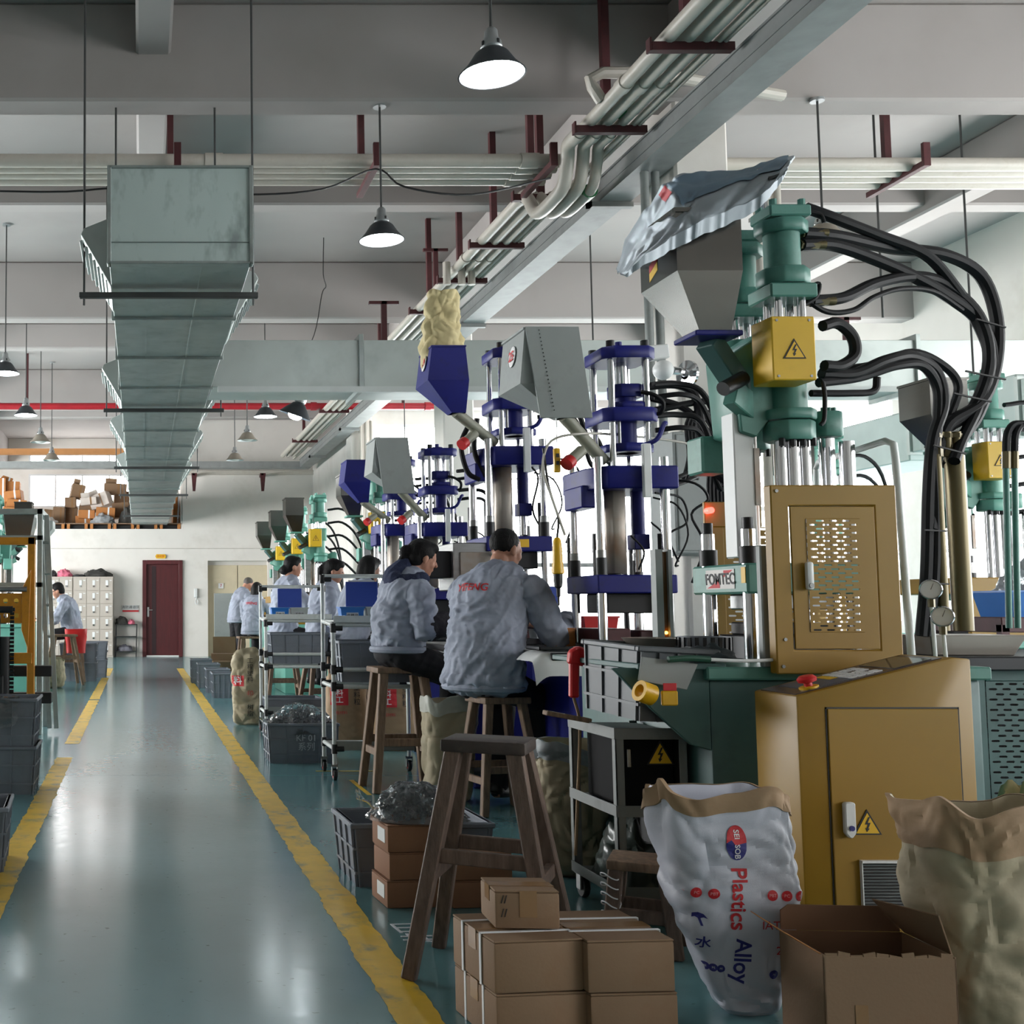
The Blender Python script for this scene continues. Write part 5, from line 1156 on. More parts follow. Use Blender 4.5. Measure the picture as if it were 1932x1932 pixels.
# machines of the opposite row, beyond the stacker
gl = copy_tree(g0, (-2.0, 16.0, 0), math.pi, 'green moulding machine across the aisle, framed by the orange stacker')
gl2 = copy_tree(g0, (-2.3, 18.8, 0), math.pi, 'green moulding machine across the aisle, farther one behind the stacker')
# green machines of the next bay
g3 = copy_tree(g0, (5.62, 7.6, 0), 0, 'green moulding machine in the next bay, nearer one by the blue basket')
g4 = copy_tree(g0, (6.15, 10.2, 0), 0, 'green moulding machine in the next bay, half hidden behind the hoses')
# ================================================================= people
def capsule(m, p0, p1, r0, r1, n=12, k=4):
    p0, p1 = Vector(p0), Vector(p1); d = p1 - p0
    if d.length < 1e-5: d = Vector((0, 0, 1e-4))
    u, v, w = frame_of(d); prof = []
    for i in range(k + 1):
        a = -math.pi/2 + math.pi/2 * i / k; prof.append((p0 + w * (r0 * math.sin(a)), r0 * math.cos(a)))
    for i in range(k + 1):
        a = math.pi/2 * i / k; prof.append((p1 + w * (r1 * math.sin(a)), r1 * math.cos(a)))
    V = []; Fc = []
    for c, r in prof: V += [c + (u * math.cos(2*math.pi*j/n) + v * math.sin(2*math.pi*j/n)) * max(r, 1e-4) for j in range(n)]
    for i in range(len(prof) - 1): Fc += [(i*n + j, i*n + (j+1) % n, (i+1)*n + (j+1) % n, (i+1)*n + j) for j in range(n)]
    Fc += [tuple(range(n))[::-1], tuple(range((len(prof)-1)*n, len(prof)*n))]
    m.add(V, Fc)
def ellip(m, c, r, M3=None, n=16, k=10):
    V = []; Fc = []; c = Vector(c)
    for i in range(k + 1):
        a = -math.pi/2 + math.pi * i / k
        for j in range(n):
            b = 2 * math.pi * j / n; p = Vector((r[0]*math.cos(a)*math.cos(b), r[1]*math.cos(a)*math.sin(b), r[2]*math.sin(a)))
            if abs(a) > 1.56: p = Vector((1e-4*math.cos(b), 1e-4*math.sin(b), r[2]*math.sin(a)))
            V.append(c + (M3 @ p if M3 else p))
    for i in range(k): Fc += [(i*n + j, i*n + (j+1) % n, (i+1)*n + (j+1) % n, (i+1)*n + j) for j in range(n)]
    Fc += [tuple(range(n))[::-1], tuple(range(k*n, (k+1)*n))]
    m.add(V, Fc)
def fuse(m, name, voxel, smooth=4, disp=None):
    """melt overlapping solids into one continuous surface"""
    me = m.mesh(name, smooth=0); o = bpy.data.objects.new(name, me)
    a = o.modifiers.new('r', 'REMESH'); a.mode = 'VOXEL'; a.voxel_size = voxel
    b = o.modifiers.new('s', 'SMOOTH'); b.factor = .5; b.iterations = smooth
    out = evaluated(o); bpy.data.objects.remove(o); bpy.data.meshes.remove(me)
    if disp:
        nn = [v.normal.copy() for v in out.vertices]
        for v, n_ in zip(out.vertices, nn): v.co += n_ * disp(v.co)
    out.polygons.foreach_set('use_smooth', [True] * len(out.polygons)); out.update()
    return out
def folds(seed, amp):
    def f(p):
        w = noise.noise(p * 3 + Vector((seed, 0, 5))) * .25
        q = Vector((p.x * 6 + p.z * 4 + w * 8, p.y * 6 - p.z * 3, p.z * 3.2 + p.x * 3)) + Vector((seed * 7.3, seed, 0))
        a = 1 - 2 * abs(noise.noise(q)); q2 = Vector((p.x * 15 - p.z * 8, p.y * 15 + p.z * 6, p.z * 8 + w * 10)) + Vector((seed, 3, 1))
        b = 1 - 2 * abs(noise.noise(q2))
        c = 1 - 2 * abs(noise.noise(Vector((p.x * 34 + p.z * 20, p.y * 34, p.z * 18)) + Vector((seed, 9, 4))))
        return amp * (1.2 * a + .8 * max(0, b) ** 1.5 + .22 * c - .5)
    return f
def hand(m, wr, fdir, ndir, s=1.0, curl=.7, side=1):
    """palm, four unequal bent fingers and a thumb from the side of the palm"""
    wr = Vector(wr); f = Vector(fdir).normalized(); n = Vector(ndir); n = (n - f * n.dot(f)).normalized(); w = f.cross(n) * side
    for k in range(-1, 2): capsule(m, wr + w * .022 * k * s, wr + f * .085 * s + w * .026 * k * s, .017 * s, .014 * s, 8, 3)
    for i, L in enumerate((.07, .08, .075, .058)):
        b = wr + f * .085 * s + w * (-.033 + .022 * i) * s; d = f.copy(); p = b
        for j, (fr, r) in enumerate(((.45, .0095), (.32, .0085), (.23, .0078))):
            a = curl * (.35 + .3 * j); d = (f * math.cos(a * (j + 1) * .7) + n * math.sin(a * (j + 1) * .7)).normalized()
            q = p + d * L * fr * s; capsule(m, p, q, r * s, r * .93 * s, 8, 3); p = q
    b = wr + f * .025 * s - w * .028 * s; p1 = b + (f * .5 - w * .6 + n * .35).normalized() * .042 * s; p2 = p1 + (f * .8 - w * .1 + n * .5).normalized() * .034 * s
    capsule(m, b, p1, .0125 * s, .0105 * s, 8, 3); capsule(m, p1, p2, .0105 * s, .009 * s, 8, 3)
def person(label, loc, rz, seat=.62, L=.55, lean=.15, bend=.15, head=(.2, 0), arms=None, hair='short', voxel=.01, near=False, seed=1,
           stand=False, collar=None, hood=False, sleeves=False, hs=1.0, gloves=None, jackmat=None, txt=None, glasses=False, hairmat=None, bulk=1.0, knees=None, up=0):
    t = thing('person', label, 'person', loc, rz, 'workers in grey jackets')
    hip = Vector((0, 0, seat + .085)) if not stand else Vector((0, 0, .92))
    sp = []
    for i in range(25):
        q = i / 24; a = lean + bend * q
        sp.append(hip if not sp else sp[-1] + Vector((math.sin(a), 0, math.cos(a))) * L / 24)
    nb = sp[-1]; ang = lean + bend
    hw = lambda q: .172 - .02 * math.sin(q * math.pi) + .03 * max(0, q - .5) * (1 if q < .88 else 0) - (.055 * max(0, q - .85) / .15)
    hd = lambda q: .125 + .012 * math.sin(q * math.pi) - .045 * max(0, q - .8) / .2
    def torso(m, e=0.0, q0=0, drop=0):
        for i in range(25):
            q = i / 24
            if q < q0: continue
            M3 = Matrix.Rotation(lean + bend * q, 3, 'Y')
            ellip(m, sp[i], (hd(q) * bulk + e, hw(q) * bulk + e, .085), M3)
        for sg in (-1, 1): capsule(m, nb + Vector((-.01, 0, -.045)), nb + Vector((-.005, sg * .165, -.075)), .062 + e, .058 + e)
    sh = {sg: nb + Vector((-.005, sg * .185 * bulk, -.085)) for sg in (-1, 1)}
    arms = arms or {-1: ((.14, -.25, -.30), (.36, -.12, -.26)), 1: ((.14, .25, -.30), (.36, .12, -.26))}
    jo = {sg: (sh[sg], Vector((nb.x, 0, nb.z)) + Vector(arms[sg][0]), Vector((nb.x, 0, nb.z)) + Vector(arms[sg][1])) for sg in (-1, 1)}
    kn = {}
    for sg in (-1, 1):
        h0 = hip + Vector((.0, sg * .085, -.005))
        if stand: k_, a_ = Vector((.02, sg * .1, .48)), Vector((0, sg * .1, .08))
        else:
            kx, kz, ax, az = knees or (.42, seat + .02, .40, max(.08, seat - .42))
            k_, a_ = Vector((kx, sg * .13, kz)), Vector((ax, sg * .12, az))
        kn[sg] = (h0, k_, a_)
    hp, ht = head
    # head frame
    HM = Matrix.Rotation(ht, 3, 'Z') @ Matrix.Rotation(hp, 3, 'Y')
    hb = nb + Vector((math.sin(ang + hp * .3) * .085, 0, math.cos(ang) * .085)); hc = hb + HM @ Vector((.03, 0, .085 * hs))
    def P(x, y, z): return hc + HM @ (Vector((x, y, z)) * hs)
    m = MB()
    torso(m, -.012)
    capsule(m, nb + Vector((0, 0, -.04)), hb + Vector((0, 0, .02)), .056, .052)
    ellip(m, P(-.012, 0, .025), (.093*hs, .074*hs, .088*hs), HM); ellip(m, P(.02, 0, -.04), (.066*hs, .06*hs, .078*hs), HM); ellip(m, P(.045, 0, -.085), (.035*hs, .04*hs, .028*hs), HM)
    ellip(m, P(.06, 0, .0), (.025*hs, .055*hs, .05*hs), HM)
    capsule(m, P(.083, 0, .012), P(.1, 0, -.022), .008*hs, .013*hs, 8, 3)
    capsule(m, P(.078, -.02, -.057), P(.078, .02, -.057), .008*hs, .008*hs, 8, 3)
    for sg in (-1, 1):
        ellip(m, P(-.005, sg*.073, -.012), (.018*hs, .009*hs, .031*hs), HM, 10, 8); ellip(m, P(.05, sg*.04, -.03), (.028*hs, .022*hs, .03*hs), HM, 10, 8)
        S_, E_, Wr = jo[sg]; capsule(m, S_, E_, .048, .04); capsule(m, E_, Wr, .04, .028)
        fd = (Wr - E_).normalized(); hand(m, Wr + fd * .01, fd + Vector((.1, -sg * .25, -.15)), Vector((0, -sg * .35, -.9)), 1.0, .75, sg)
        h0, k_, a_ = kn[sg]; capsule(m, h0, k_, .08, .058); capsule(m, k_, a_, .055, .038); capsule(m, a_ + Vector((-.03, 0, -.04)), a_ + Vector((.14, 0, -.05)), .034, .03)
    body = fuse(m, 'body', voxel * (.62 if near else 1), 3)
    ob = link('body', body, M_skin, t)
    # eyes
    for sg in (-1, 1): part(t, 'eye', M_ink_blk, lambda q: ellip(q, P(.082, sg*.03, .006), (.006, .012, .005), HM, 8, 6))
    # trousers and shoes
    m = MB()
    for sg in (-1, 1):
        h0, k_, a_ = kn[sg]; capsule(m, h0, k_, .1, .076); capsule(m, k_, a_ + Vector((0, 0, .02)), .074, .058)
    ellip(m, hip + Vector((-.01, 0, .0)), (.138, .172, .09)); ellip(m, hip + Vector((.02, 0, .05)), (.11, .145, .06))
    link('trousers', fuse(m, 'trousers', voxel, 3, folds(seed + 5, .005)), M_trouser, t)
    for sg in (-1, 1):
        a_ = kn[sg][2]; z0 = a_.z - .08
        part(t, 'shoe', M_black, lambda q: (ellip(q, a_ + Vector((.06, 0, -.045)), (.135, .046, .035)), ellip(q, a_ + Vector((-.02, 0, -.02)), (.055, .042, .05))))
    # jacket: torso, sleeves, collar
    m = MB(); torso(m, .018, up / 24); hm_ = sp[up] - Vector((0, 0, .0))
    if not up: ellip(m, hip + Vector((.0, 0, .0)), (.155 * bulk, .19 * bulk, .07), Matrix.Rotation(lean, 3, 'Y'))
    for sg in (-1, 1):
        S_, E_, Wr = jo[sg]; capsule(m, S_, E_, .074, .064); capsule(m, E_, E_ + (Wr - E_) * .93, .063, .045)
        if near: capsule(m, E_ + (Wr - E_) * .78, E_ + (Wr - E_) * .93, .05, .047)
    jk = fuse(m, 'jacket', voxel, 3, folds(seed, .015 if near else .014))
    oj = link('jacket', jk, jackmat or M_jacket, t)
    part(t, 'jacket_hem', jackmat or M_jacket, lambda q: [capsule(q, hm_ + Vector((math.cos(a)*.143*bulk, math.sin(a)*.178*bulk, -.03 - (.02 if up else 0))), hm_ + Vector((math.cos(a + .2618)*.143*bulk, math.sin(a + .2618)*.178*bulk, -.03 - (.02 if up else 0))), .022, .022, 8, 2) for a in [i * .2618 for i in range(24)]])
    cm = collar or jackmat or M_jacket
    def collar_fn(a, b):
        th = 2 * math.pi * a; r_ = .074 + .012 * b
        c_ = nb + Vector((.0, 0, -.03)) + Vector((math.sin(ang), 0, math.cos(ang))) * (.075 * (1 - .55 * max(0, math.cos(th))) * b)
        return c_ + Vector((math.cos(th) * r_ + .008, math.sin(th) * r_ * 1.05, 0))
    m = MB(); m.grid(collar_fn, 28, 5, cu=True); m.grid(lambda a, b: collar_fn(a, b) * 1 - Vector((math.cos(2*math.pi*a), math.sin(2*math.pi*a), 0)) * .008, 28, 5, cu=True)
    m.build('collar', cm, t, smooth=50, fix=False)
    if hood:
        m = MB()
        for k in range(9):
            th = math.pi * .35 + k * math.pi * 1.3 / 8; th2 = th + math.pi * 1.3 / 8
            if k < 8: capsule(m, nb + Vector((math.cos(th)*.105 - .005, math.sin(th)*.115, .01 + .02*math.cos(th))), nb + Vector((math.cos(th2)*.105 - .005, math.sin(th2)*.115, .01 + .02*math.cos(th2))), .044, .044)
        ellip(m, nb + Vector((-.10, 0, -.0)), (.06, .11, .075)); ellip(m, nb + Vector((-.115, 0, -.045)), (.045, .09, .05))
        capsule(m, nb + Vector((-.08, 0, .04)), nb + Vector((-.03, 0, .1)), .07, .06)
        link('hood', fuse(m, 'hood', voxel, 3, folds(seed + 2, .008)), M_hoodie, t)
    if sleeves:
        for sg in (-1, 1):
            S_, E_, Wr = jo[sg]; m = MB(); capsule(m, E_ + (Wr - E_) * .12, E_ + (Wr - E_) * .95, .072, .056); capsule(m, E_ + (Wr - E_) * .25, E_ + (Wr - E_) * .6, .078, .075)
            link('sleeve_cover', fuse(m, 'sleeve_cover', voxel, 2, folds(seed + 3 + sg, .007)), M_sleeve, t)
    if gloves:
        for sg in (-1, 1):
            S_, E_, Wr = jo[sg]; fd = (Wr - E_).normalized(); m = MB(); hand(m, Wr + fd * .012, fd + Vector((.1, -sg * .25, -.15)), Vector((0, -sg * .35, -.9)), 1.14, .75, sg)
            link('glove', fuse(m, 'glove', .005, 2), gloves, t)
    # hair
    hm = hairmat or M_hair; m = MB()
    if hair == 'crop':
        ellip(m, P(-.02, 0, .033), (.092*hs, .078*hs, .088*hs), HM)
    else:
        ellip(m, P(-.022, 0, .034), (.096*hs, .083*hs, .092*hs), HM); ellip(m, P(-.052, 0, -.01), (.062*hs, .074*hs, .085*hs), HM)
        ellip(m, P(.03, 0, .078), (.055*hs, .066*hs, .04*hs), HM)
    if hair == 'tail':
        ellip(m, P(-.09, 0, .05), (.03, .03, .03)); q = P(-.1, 0, .05)
        capsule(m, q, q + Vector((-.05, 0, -.05)), .03, .034); capsule(m, q + Vector((-.05, 0, -.05)), q + Vector((-.06, 0, -.22)), .036, .03); capsule(m, q + Vector((-.06, 0, -.22)), q + Vector((-.05, 0, -.36)), .03, .01)
    if hair == 'bun': ellip(m, P(-.10, 0, -.05), (.055, .06, .055)); ellip(m, P(-.07, 0, -.01), (.05, .06, .05))
    if hair == 'bob':
        for sg in (-1, 1): capsule(m, P(-.02, sg * .068, .02), P(-.01, sg * .072, -.10), .03, .024)
        capsule(m, P(-.07, 0, .0), P(-.075, 0, -.11), .06, .05); capsule(m, P(-.05, .05, .0), P(-.055, .05, -.11), .045, .035); capsule(m, P(-.05, -.05, .0), P(-.055, -.05, -.11), .045, .035)
    if hair == 'tied': ellip(m, P(-.115, 0, .0), (.045, .035, .05)); capsule(m, P(-.115, 0, -.02), P(-.14, 0, -.1), .03, .022)
    if hair == 'fringe':
        for sg in (-1, 1): capsule(m, P(.0, sg * .072, .04), P(.015, sg * .073, -.03), .018, .01)
    oh = link('hair', fuse(m, 'hair', .0075 if near else voxel, 3, (lambda p: .002 * noise.noise(p * 90)) if near else None), hm, t)
    if glasses:
        for sg in (-1, 1): part(t, 'glasses', M_black, lambda q: (q.tube([P(.088, sg*.012, .01), P(.09, sg*.03, -.012), P(.083, sg*.05, .008), P(.0, sg*.078, .008)], .004, n=6)))
    if txt:
        me = text_mesh(txt, .062, .0, True)
        q = .72; i = 18; c = sp[i]; a = lean + bend * q
        nrm = Vector((-math.cos(a), 0, math.sin(a))); up = Vector((math.sin(a), 0, math.cos(a)))
        stick_on(t, oj, me, c + nrm * .14 + up * .02, (0, -1, 0), up, M_ink_red, 'jacket_lettering', .003, .2)
    return t, jo, P
# ---- the seated man in the foreground row
person('seated man with cropped black hair, red lettering across the back of his grey jacket', (1.90, 6.38, 0), R(38), seat=.62, L=.60, lean=.05, bend=.36, head=(.22, -.25), hair='crop', voxel=.009, near=True, seed=2,
       arms={-1: ((.10, -.30, -.33), (.33, -.24, -.25)), 1: ((.16, .25, -.32), (.36, .10, -.28))}, txt='YIFENG', bulk=1.24, knees=(.36, .60, .30, .10))
# ---- woman with the navy hood
person('seated woman with a navy knitted hood and black sleeve covers over her jacket', (1.60, 7.12, 0), R(8), seat=.745, L=.45, lean=-.04, bend=.40, head=(.32, .0), hair='tied', voxel=.009, near=True, seed=4, hood=True, sleeves=True, gloves=M_white,
       arms={-1: ((.0, -.25, -.29), (.25, -.17, -.24)), 1: ((.10, .24, -.27), (.32, .08, -.25))}, hs=.97, knees=(.40, .68, .36, .17), up=4, bulk=1.08)
person('seated woman with loose black hair, mostly hidden behind the white cart', (1.86, 10.2, 0), R(20), seat=.72, L=.52, lean=.1, bend=.3, head=(.25, 0), hair='bob', voxel=.012, seed=6)
person('seated woman with a long black ponytail and an orange-red collar', (1.79, 11.35, 0), R(-5), seat=.72, L=.52, lean=.05, bend=.15, head=(.25, -.2), hair='tail', voxel=.012, seed=7, collar=M_orangered,
       arms={-1: ((.02, -.25, -.30), (.12, -.22, -.52)), 1: ((.14, .25, -.30), (.36, .12, -.26))})
person('seated woman with her hair in a low bun, behind the farther white cart', (1.58, 12.7, 0), R(15), seat=.76, L=.57, lean=.05, bend=.15, head=(.1, -.2), hair='bun', voxel=.012, seed=8)
person('woman with bobbed dark hair seated with her back turned, near the lift doors', (1.83, 18.7, 0), R(60), seat=.66, L=.54, lean=.1, bend=.25, head=(.2, .0), hair='bob', voxel=.014, seed=9, txt='YIFENG')
person('standing man with grey cropped hair and a red collar, near the lift doors', (1.70, 20.1, 0), R(25), L=.50, lean=.1, bend=.3, head=(.45, -.1), hair='crop', voxel=.014, seed=10, stand=True, collar=M_orangered, hairmat=M_hair_gr,
       arms={-1: ((.0, -.24, -.30), (.08, -.22, -.56)), 1: ((.1, .24, -.30), (.3, .12, -.35))})
person('seated man with glasses bent over work across the aisle, by the lockers', (-1.02, 17.5, 0), R(180), seat=.68, L=.50, lean=.1, bend=.35, head=(.35, 0), hair='short', voxel=.012, seed=11, glasses=True,
       arms={1: ((.12, .25, -.30), (.36, .14, -.30)), -1: ((.14, -.25, -.30), (.38, -.12, -.28))})
# ================================================================= stools
stool('dark greasy wooden stool standing alone in the foreground beside the cartons', (1.075, 3.57, 0), R(-28), H=.705, seat=(.25, .2), spread=.12, mat=M_wood_dk, smat=M_wood_seat, rungs=(.36,), leg=.047, th=.038)
stool('pale wooden stool under the man with red lettering', (1.97, 6.36, 0), R(10), H=.625, seat=(.27, .25), spread=.075, rungs=(.24,))
stool('tall pale wooden stool under the woman with the navy hood', (1.60, 7.12, 0), R(4), H=.748, seat=(.34, .26), spread=.075, rungs=(.30,), leg=.05)
stool('wooden stool under the woman with the ponytail', (1.79, 11.35, 0), R(12), H=.725, spread=.1, rungs=(.3,))
stool('wooden stool behind the kraft sacks under the white cart', (1.88, 10.25, 0), R(-8), H=.725, spread=.09, rungs=(.3,))
stool('wooden stool hidden under the woman with the bun', (1.58, 12.7, 0), 0, H=.765, spread=.09)
stool('wooden stool with a wide pale seat under the woman with her back turned', (1.83, 18.7, 0), R(5), H=.665, seat=(.48, .3), spread=.06, leg=.06)
stool('empty wooden stool next to the standing man, by the lift doors', (1.48, 20.3, 0), R(0), H=.62, seat=(.24, .22), spread=.05)
stool('wooden stool across the aisle, in front of the red bag', (-1.13, 17.0, 0), R(14), H=.735, seat=(.38, .26), spread=.12, rungs=(.4,), leg=.045)
stool('wooden stool hidden under the man with glasses', (-1.02, 17.6, 0), 0, H=.685, spread=.08)
ls = stool('low brown wooden stool with wire wound round its legs, behind the white sack', (1.645, 3.82, 0), R(-28), H=.29, seat=(.2, .2), spread=.03, mat=M_wood_dk, smat=M_wood, rungs=(.12,), leg=.045, th=.03)
for k in range(5): part(ls, 'wire_winding', M_strap, lambda m: m.tube([(-.09 + .03*math.cos(a), -.08 + .03*math.sin(a), .24 - .03 * k + .01*math.sin(a*2)) for a in [i * .7 for i in range(10)]], .0022, n=5, k=3))

# ================================================================= foreground cartons
CG = 'strapped cartons in the foreground'
r7 = R(7)
carton('strapped carton, lower one under the parcel nearest the yellow line', (1.005, 3.12, 0), (.245, .27, .128), r7, 0, CG)
carton('strapped carton carrying the small parcel, upper one', (1.0, 3.12, .13), (.24, .27, .13), r7, 0, CG)
carton('carton on the floor beside the white printed sack, lower one', (1.245, 3.13, 0), (.23, .29, .128), R(4), 0, CG)
carton('carton with two straps beside the white printed sack, upper one', (1.24, 3.13, .13), (.23, .29, .13), R(4), 0, CG)
def strap_x(parent, y, w, d, h, both=True):
    part(parent, 'packing_strap', M_strap, lambda m: (m.bx(-w/2 - .004, w/2 + .004, y - .006, y + .006, h + .001, h + .004), m.bx(-w/2 - .004, -w/2 - .001, y - .006, y + .006, 0, h + .004), m.bx(w/2 + .001, w/2 + .004, y - .006, y + .006, 0, h + .004)), .001)
for o in [x for x in COL.objects if x.get('group') == CG]:
    for y in (-.055, .06): strap_x(o, y, .24, .27, .128)
sm = carton('small square parcel taped shut, on top of the strapped cartons', (1.02, 3.145, .265), (.168, .155, .098), R(-3), 0)
part(sm, 'front_tape', M_tape, lambda m: m.bx(-.02, .025, -.079, -.0775, .03, .098))
letter(sm, '//', .03, (-.06, -.0785, .075), (1,0,0), (0,0,1), M_ink_blk, 'ink_mark'); letter(sm, '//', .03, (-.06, -.0785, .04), (1,0,0), (0,0,1), M_ink_blk, 'ink_mark')
# cartons in the middle stack with the bag of clips
SG = 'stacked cartons beside the grey crate'
M_cardd = pm('grubby_cardboard', '#8a6248', .8, var=.06, scale=3, dirt='#6d4a34', dscale=5, damt=.35)
for x, y, z, w, lab, lb in ((1.015, 4.42, 0, .225, 'bottom carton with a white label, under the bag of grey clips', 1), (1.02, 4.42, .101, .215, 'middle carton under the bag of grey clips', 0), (1.015, 4.42, .202, .215, 'top carton directly under the bag of grey clips', 1),
                            (1.255, 4.42, 0, .22, 'bottom carton of the second pile, behind the dark stool', 0), (1.265, 4.42, .101, .22, 'upper carton of the second pile, behind the dark stool', 0)):
    carton(lab, (x, y, z), (w, .2, .1), R(5), 0, SG, mat=M_cardd, tape=False, lab=bool(lb))
crate('grey crate behind the carton piles, beside the yellow line', (1.12, 4.82, 0), R(2), (.56, .36, .25), 'grey crates')
def clip_bag(name, label, c, s, seed, mat_in):
    """clear bag bulging with many small moulded parts"""
    t = thing(name, label, 'plastic bag', c)
    rnd = random.Random(seed); m = MB()
    for i in range(420):
        a = rnd.uniform(0, 6.283); r_ = rnd.uniform(0, 1) ** .5 * .92; z = rnd.uniform(.06, 1) * (1 - r_ ** 2) ** .5 * .92
        w = rnd.uniform(.012, .022)
        m.box((math.cos(a) * r_ * s[0]/2, math.sin(a) * r_ * s[1]/2, z * s[2] + .004), (w, w * .6, w * .7), rnd.uniform(0, 3), rnd.uniform(0, 3), rnd.uniform(0, 3))
    o = m.build('moulded_clips', mat_in, t, smooth=0); o['kind'] = 'stuff'
    def fn(u, v):
        a = 2 * math.pi * u; e = math.pi * .5 * v; d_ = Vector((math.cos(a) * math.sin(e), math.sin(a) * math.sin(e), math.cos(e)))
        k = 1.02 + .13 * noise.noise(d_ * 3 + Vector((seed, 0, 0))) + .06 * (1 - 2 * abs(noise.noise(d_ * 8 + Vector((0, seed, 0)))))
        fl = .12 * max(0, v - .85) / .15
        return (d_.x * s[0]/2 * (k + fl), d_.y * s[1]/2 * (k + fl), max(.003, d_.z * s[2] * k))
    m = MB(); m.grid(fn, 60, 28, cu=True); m.build('clear_bag', M_film, t, smooth=25)
    m = MB(); m.grid(lambda u, v: Vector((-s[0]/2 - .06 * v + .01 * noise.noise((u * 6, v * 3, seed)), (u - .5) * s[1] * .7, s[2] * .35 + .04 * v + .03 * noise.noise((u * 5, v * 2, seed + 2)))), 12, 6); m.build('bag_mouth', M_film, t, smooth=25)
    return t
clip_bag('clip_bag', 'clear bag full of grey plastic clips on top of the cartons', (1.06, 4.44, .303), (.33, .24, .13), 3, M_parts)

# ================================================================= sacks
def hanzi(t, o, txt, size, org, u, v, mat, vert=False, bold=True, name='print'):
    me = text_mesh('\n'.join(txt) if vert else txt, size, 0, bold); stick_on(t, o, me, org, u, v, mat, name)
t, o = sack('white woven sack printed Plastics Alloy in red and blue', (1.672, 3.235, 0), .355, .21, .60, M_sackwhite, 21, rz=R(-2), cuff=.055, cuff_mat=M_kraft, name='printed_sack', top=1.02, belly=1.0, foot=.46, sq=3.4, amp=.014, lean=(-.07, 0), wave=.04, f=8, grow=.72)
U, V_ = Vector((.06, 0, -1)).normalized(), Vector((1, 0, .06)).normalized()
def sp_(txt, size, x, z, mat, vertical=False, bold=True, sx=1):
    me = text_mesh(txt, size, 0, bold)
    if vertical: stick_on(t, o, me, (x, -.2, z), (.0, 0, -1), (1, 0, 0), mat, 'print')
    else: stick_on(t, o, me, (x, -.2, z), (1, 0, 0), (0, 0, 1), mat, 'print')
def spd(me, x, z, mat, lift=.0022): stick_on(t, o, me, (x, -.2, z), (1, 0, 0), (0, 0, 1), mat, 'print', lift)
sp_('Plastics', .058, -.062, .325, M_ink_red, True); sp_('Alloy', .06, -.048, .155, M_ink_blue, True)
spd(disc_mesh(.029, 28, .046), -.066, .475, M_ink_blue)
spd(poly_mesh([(.029 * math.cos(a), .046 * math.sin(a)) for a in [i * math.pi / 14 for i in range(15)]] + [(-.015, .008), (-.005, -.006), (.008, -.004)]), -.066, .475, M_ink_red, .0032)
sp_('SEI', .022, -.066, .497, M_ink_wht, True) if 0 else stick_on(t, o, text_mesh('SEI', .021, 0, True), (-.066, -.2, .497), (0, 0, -1), (1, 0, 0), M_ink_wht, 'print', .0042)
stick_on(t, o, text_mesh('SOB', .021, 0, True), (-.066, -.2, .452), (0, 0, -1), (1, 0, 0), M_ink_wht, 'print', .0042)
sp_('®', .022, -.036, .428, M_ink_grey)
for i, (x, z, s_) in enumerate(((-.2, .338, 'PP'), (-.167, .338, 'PC'), (-.126, .338, 'PBT'), (.028, .335, 'PBT'), (.07, .332, 'PC'), (.11, .33, 'PP'), (.147, .33, 'PA'))):
    spd(disc_mesh(.0145, 20), x, z, M_ink_red); stick_on(t, o, text_mesh(s_, .012, 0), (x, -.2, z), (1,0,0), (0,0,1), pm('pale_red_print', '#e0a0a0', .6), 'print', .0034)
for i, (x, z) in enumerate(((-.15, .132), (-.135, .135), (-.117, .133), (-.098, .131), (.04, .118), (.075, .116))):
    spd(disc_mesh(.0105 if x < 0 else .0125, 18), x, z, M_ink_blue); stick_on(t, o, text_mesh('PE', .008, 0), (x, -.2, z), (1,0,0), (0,0,1), M_ink_grey, 'print', .0034)
sp_('IATF16949', .032, .075, .252, M_ink_red, bold=False); sp_('25kg', .032, .075, .182, M_ink_red, bold=False); sp_('Pl', .028, .155, .425, M_ink_red)
spd(disc_mesh(.02, 20, .03), .168, .478, M_ink_red)
spd(poly_mesh([(-.02, 0), (-.012, .012), (0, .016), (.012, .012), (.022, 0), (.012, .003), (.006, 0), (.012, -.02), (.006, -.02), (0, 0), (-.006, .003), (-.012, 0)]), -.16, .268, M_ink_blue)
sp_('水', .035, -.145, .2, M_ink_blue)
sack('large kraft paper sack with a folded cuff at the picture edge', (2.24, 3.02, 0), .40, .26, .60, M_kraft_lt, 31, rz=R(3), cuff=.12, cuff_mat=M_kraft, top=1.10, belly=1.02, foot=.8, amp=.02, sq=3.4, wave=.03, lean=(-.03, 0), f=7.5)
sack('kraft sack with a rolled grey cuff beside the grey trolley', (1.80, 4.88, 0), .285, .22, .55, M_kraft_lt, 35, cuff=.075, cuff_mat=pm('grey_sack_lining', '#8f9496', .6, var=.08, bump=.2, bscale=30), top=1.08, belly=1.0, foot=.85, amp=.02, sq=2.6, f=8)
sack('kraft sack with a silvery inside-out cuff behind the dark stool', (1.79, 6.72, 0), .29, .24, .585, M_kraft_lt, 38, cuff=.09, cuff_mat=pm('silvery_sack_lining', '#b3b3a8', .4, var=.08, bump=.2, bscale=30), top=1.05, belly=.98, foot=.85, amp=.015, sq=3.2)
t, o = sack('tall kraft sack with red and black characters standing near the aisle line', (1.05, 11.1, 0), .33, .22, .70, M_kraft_lt, 41, rz=R(-10), top=.98, belly=1.02, foot=.88, amp=.02, f=7, wave=.05)
hanzi(t, o, '工程塑料', .06, (.02, -.2, .52), (1,0,0), (0,0,1), M_ink_blk, True, False); hanzi(t, o, '树脂', .06, (.02, -.2, .14), (1,0,0), (0,0,1), M_ink_blk, True, False)
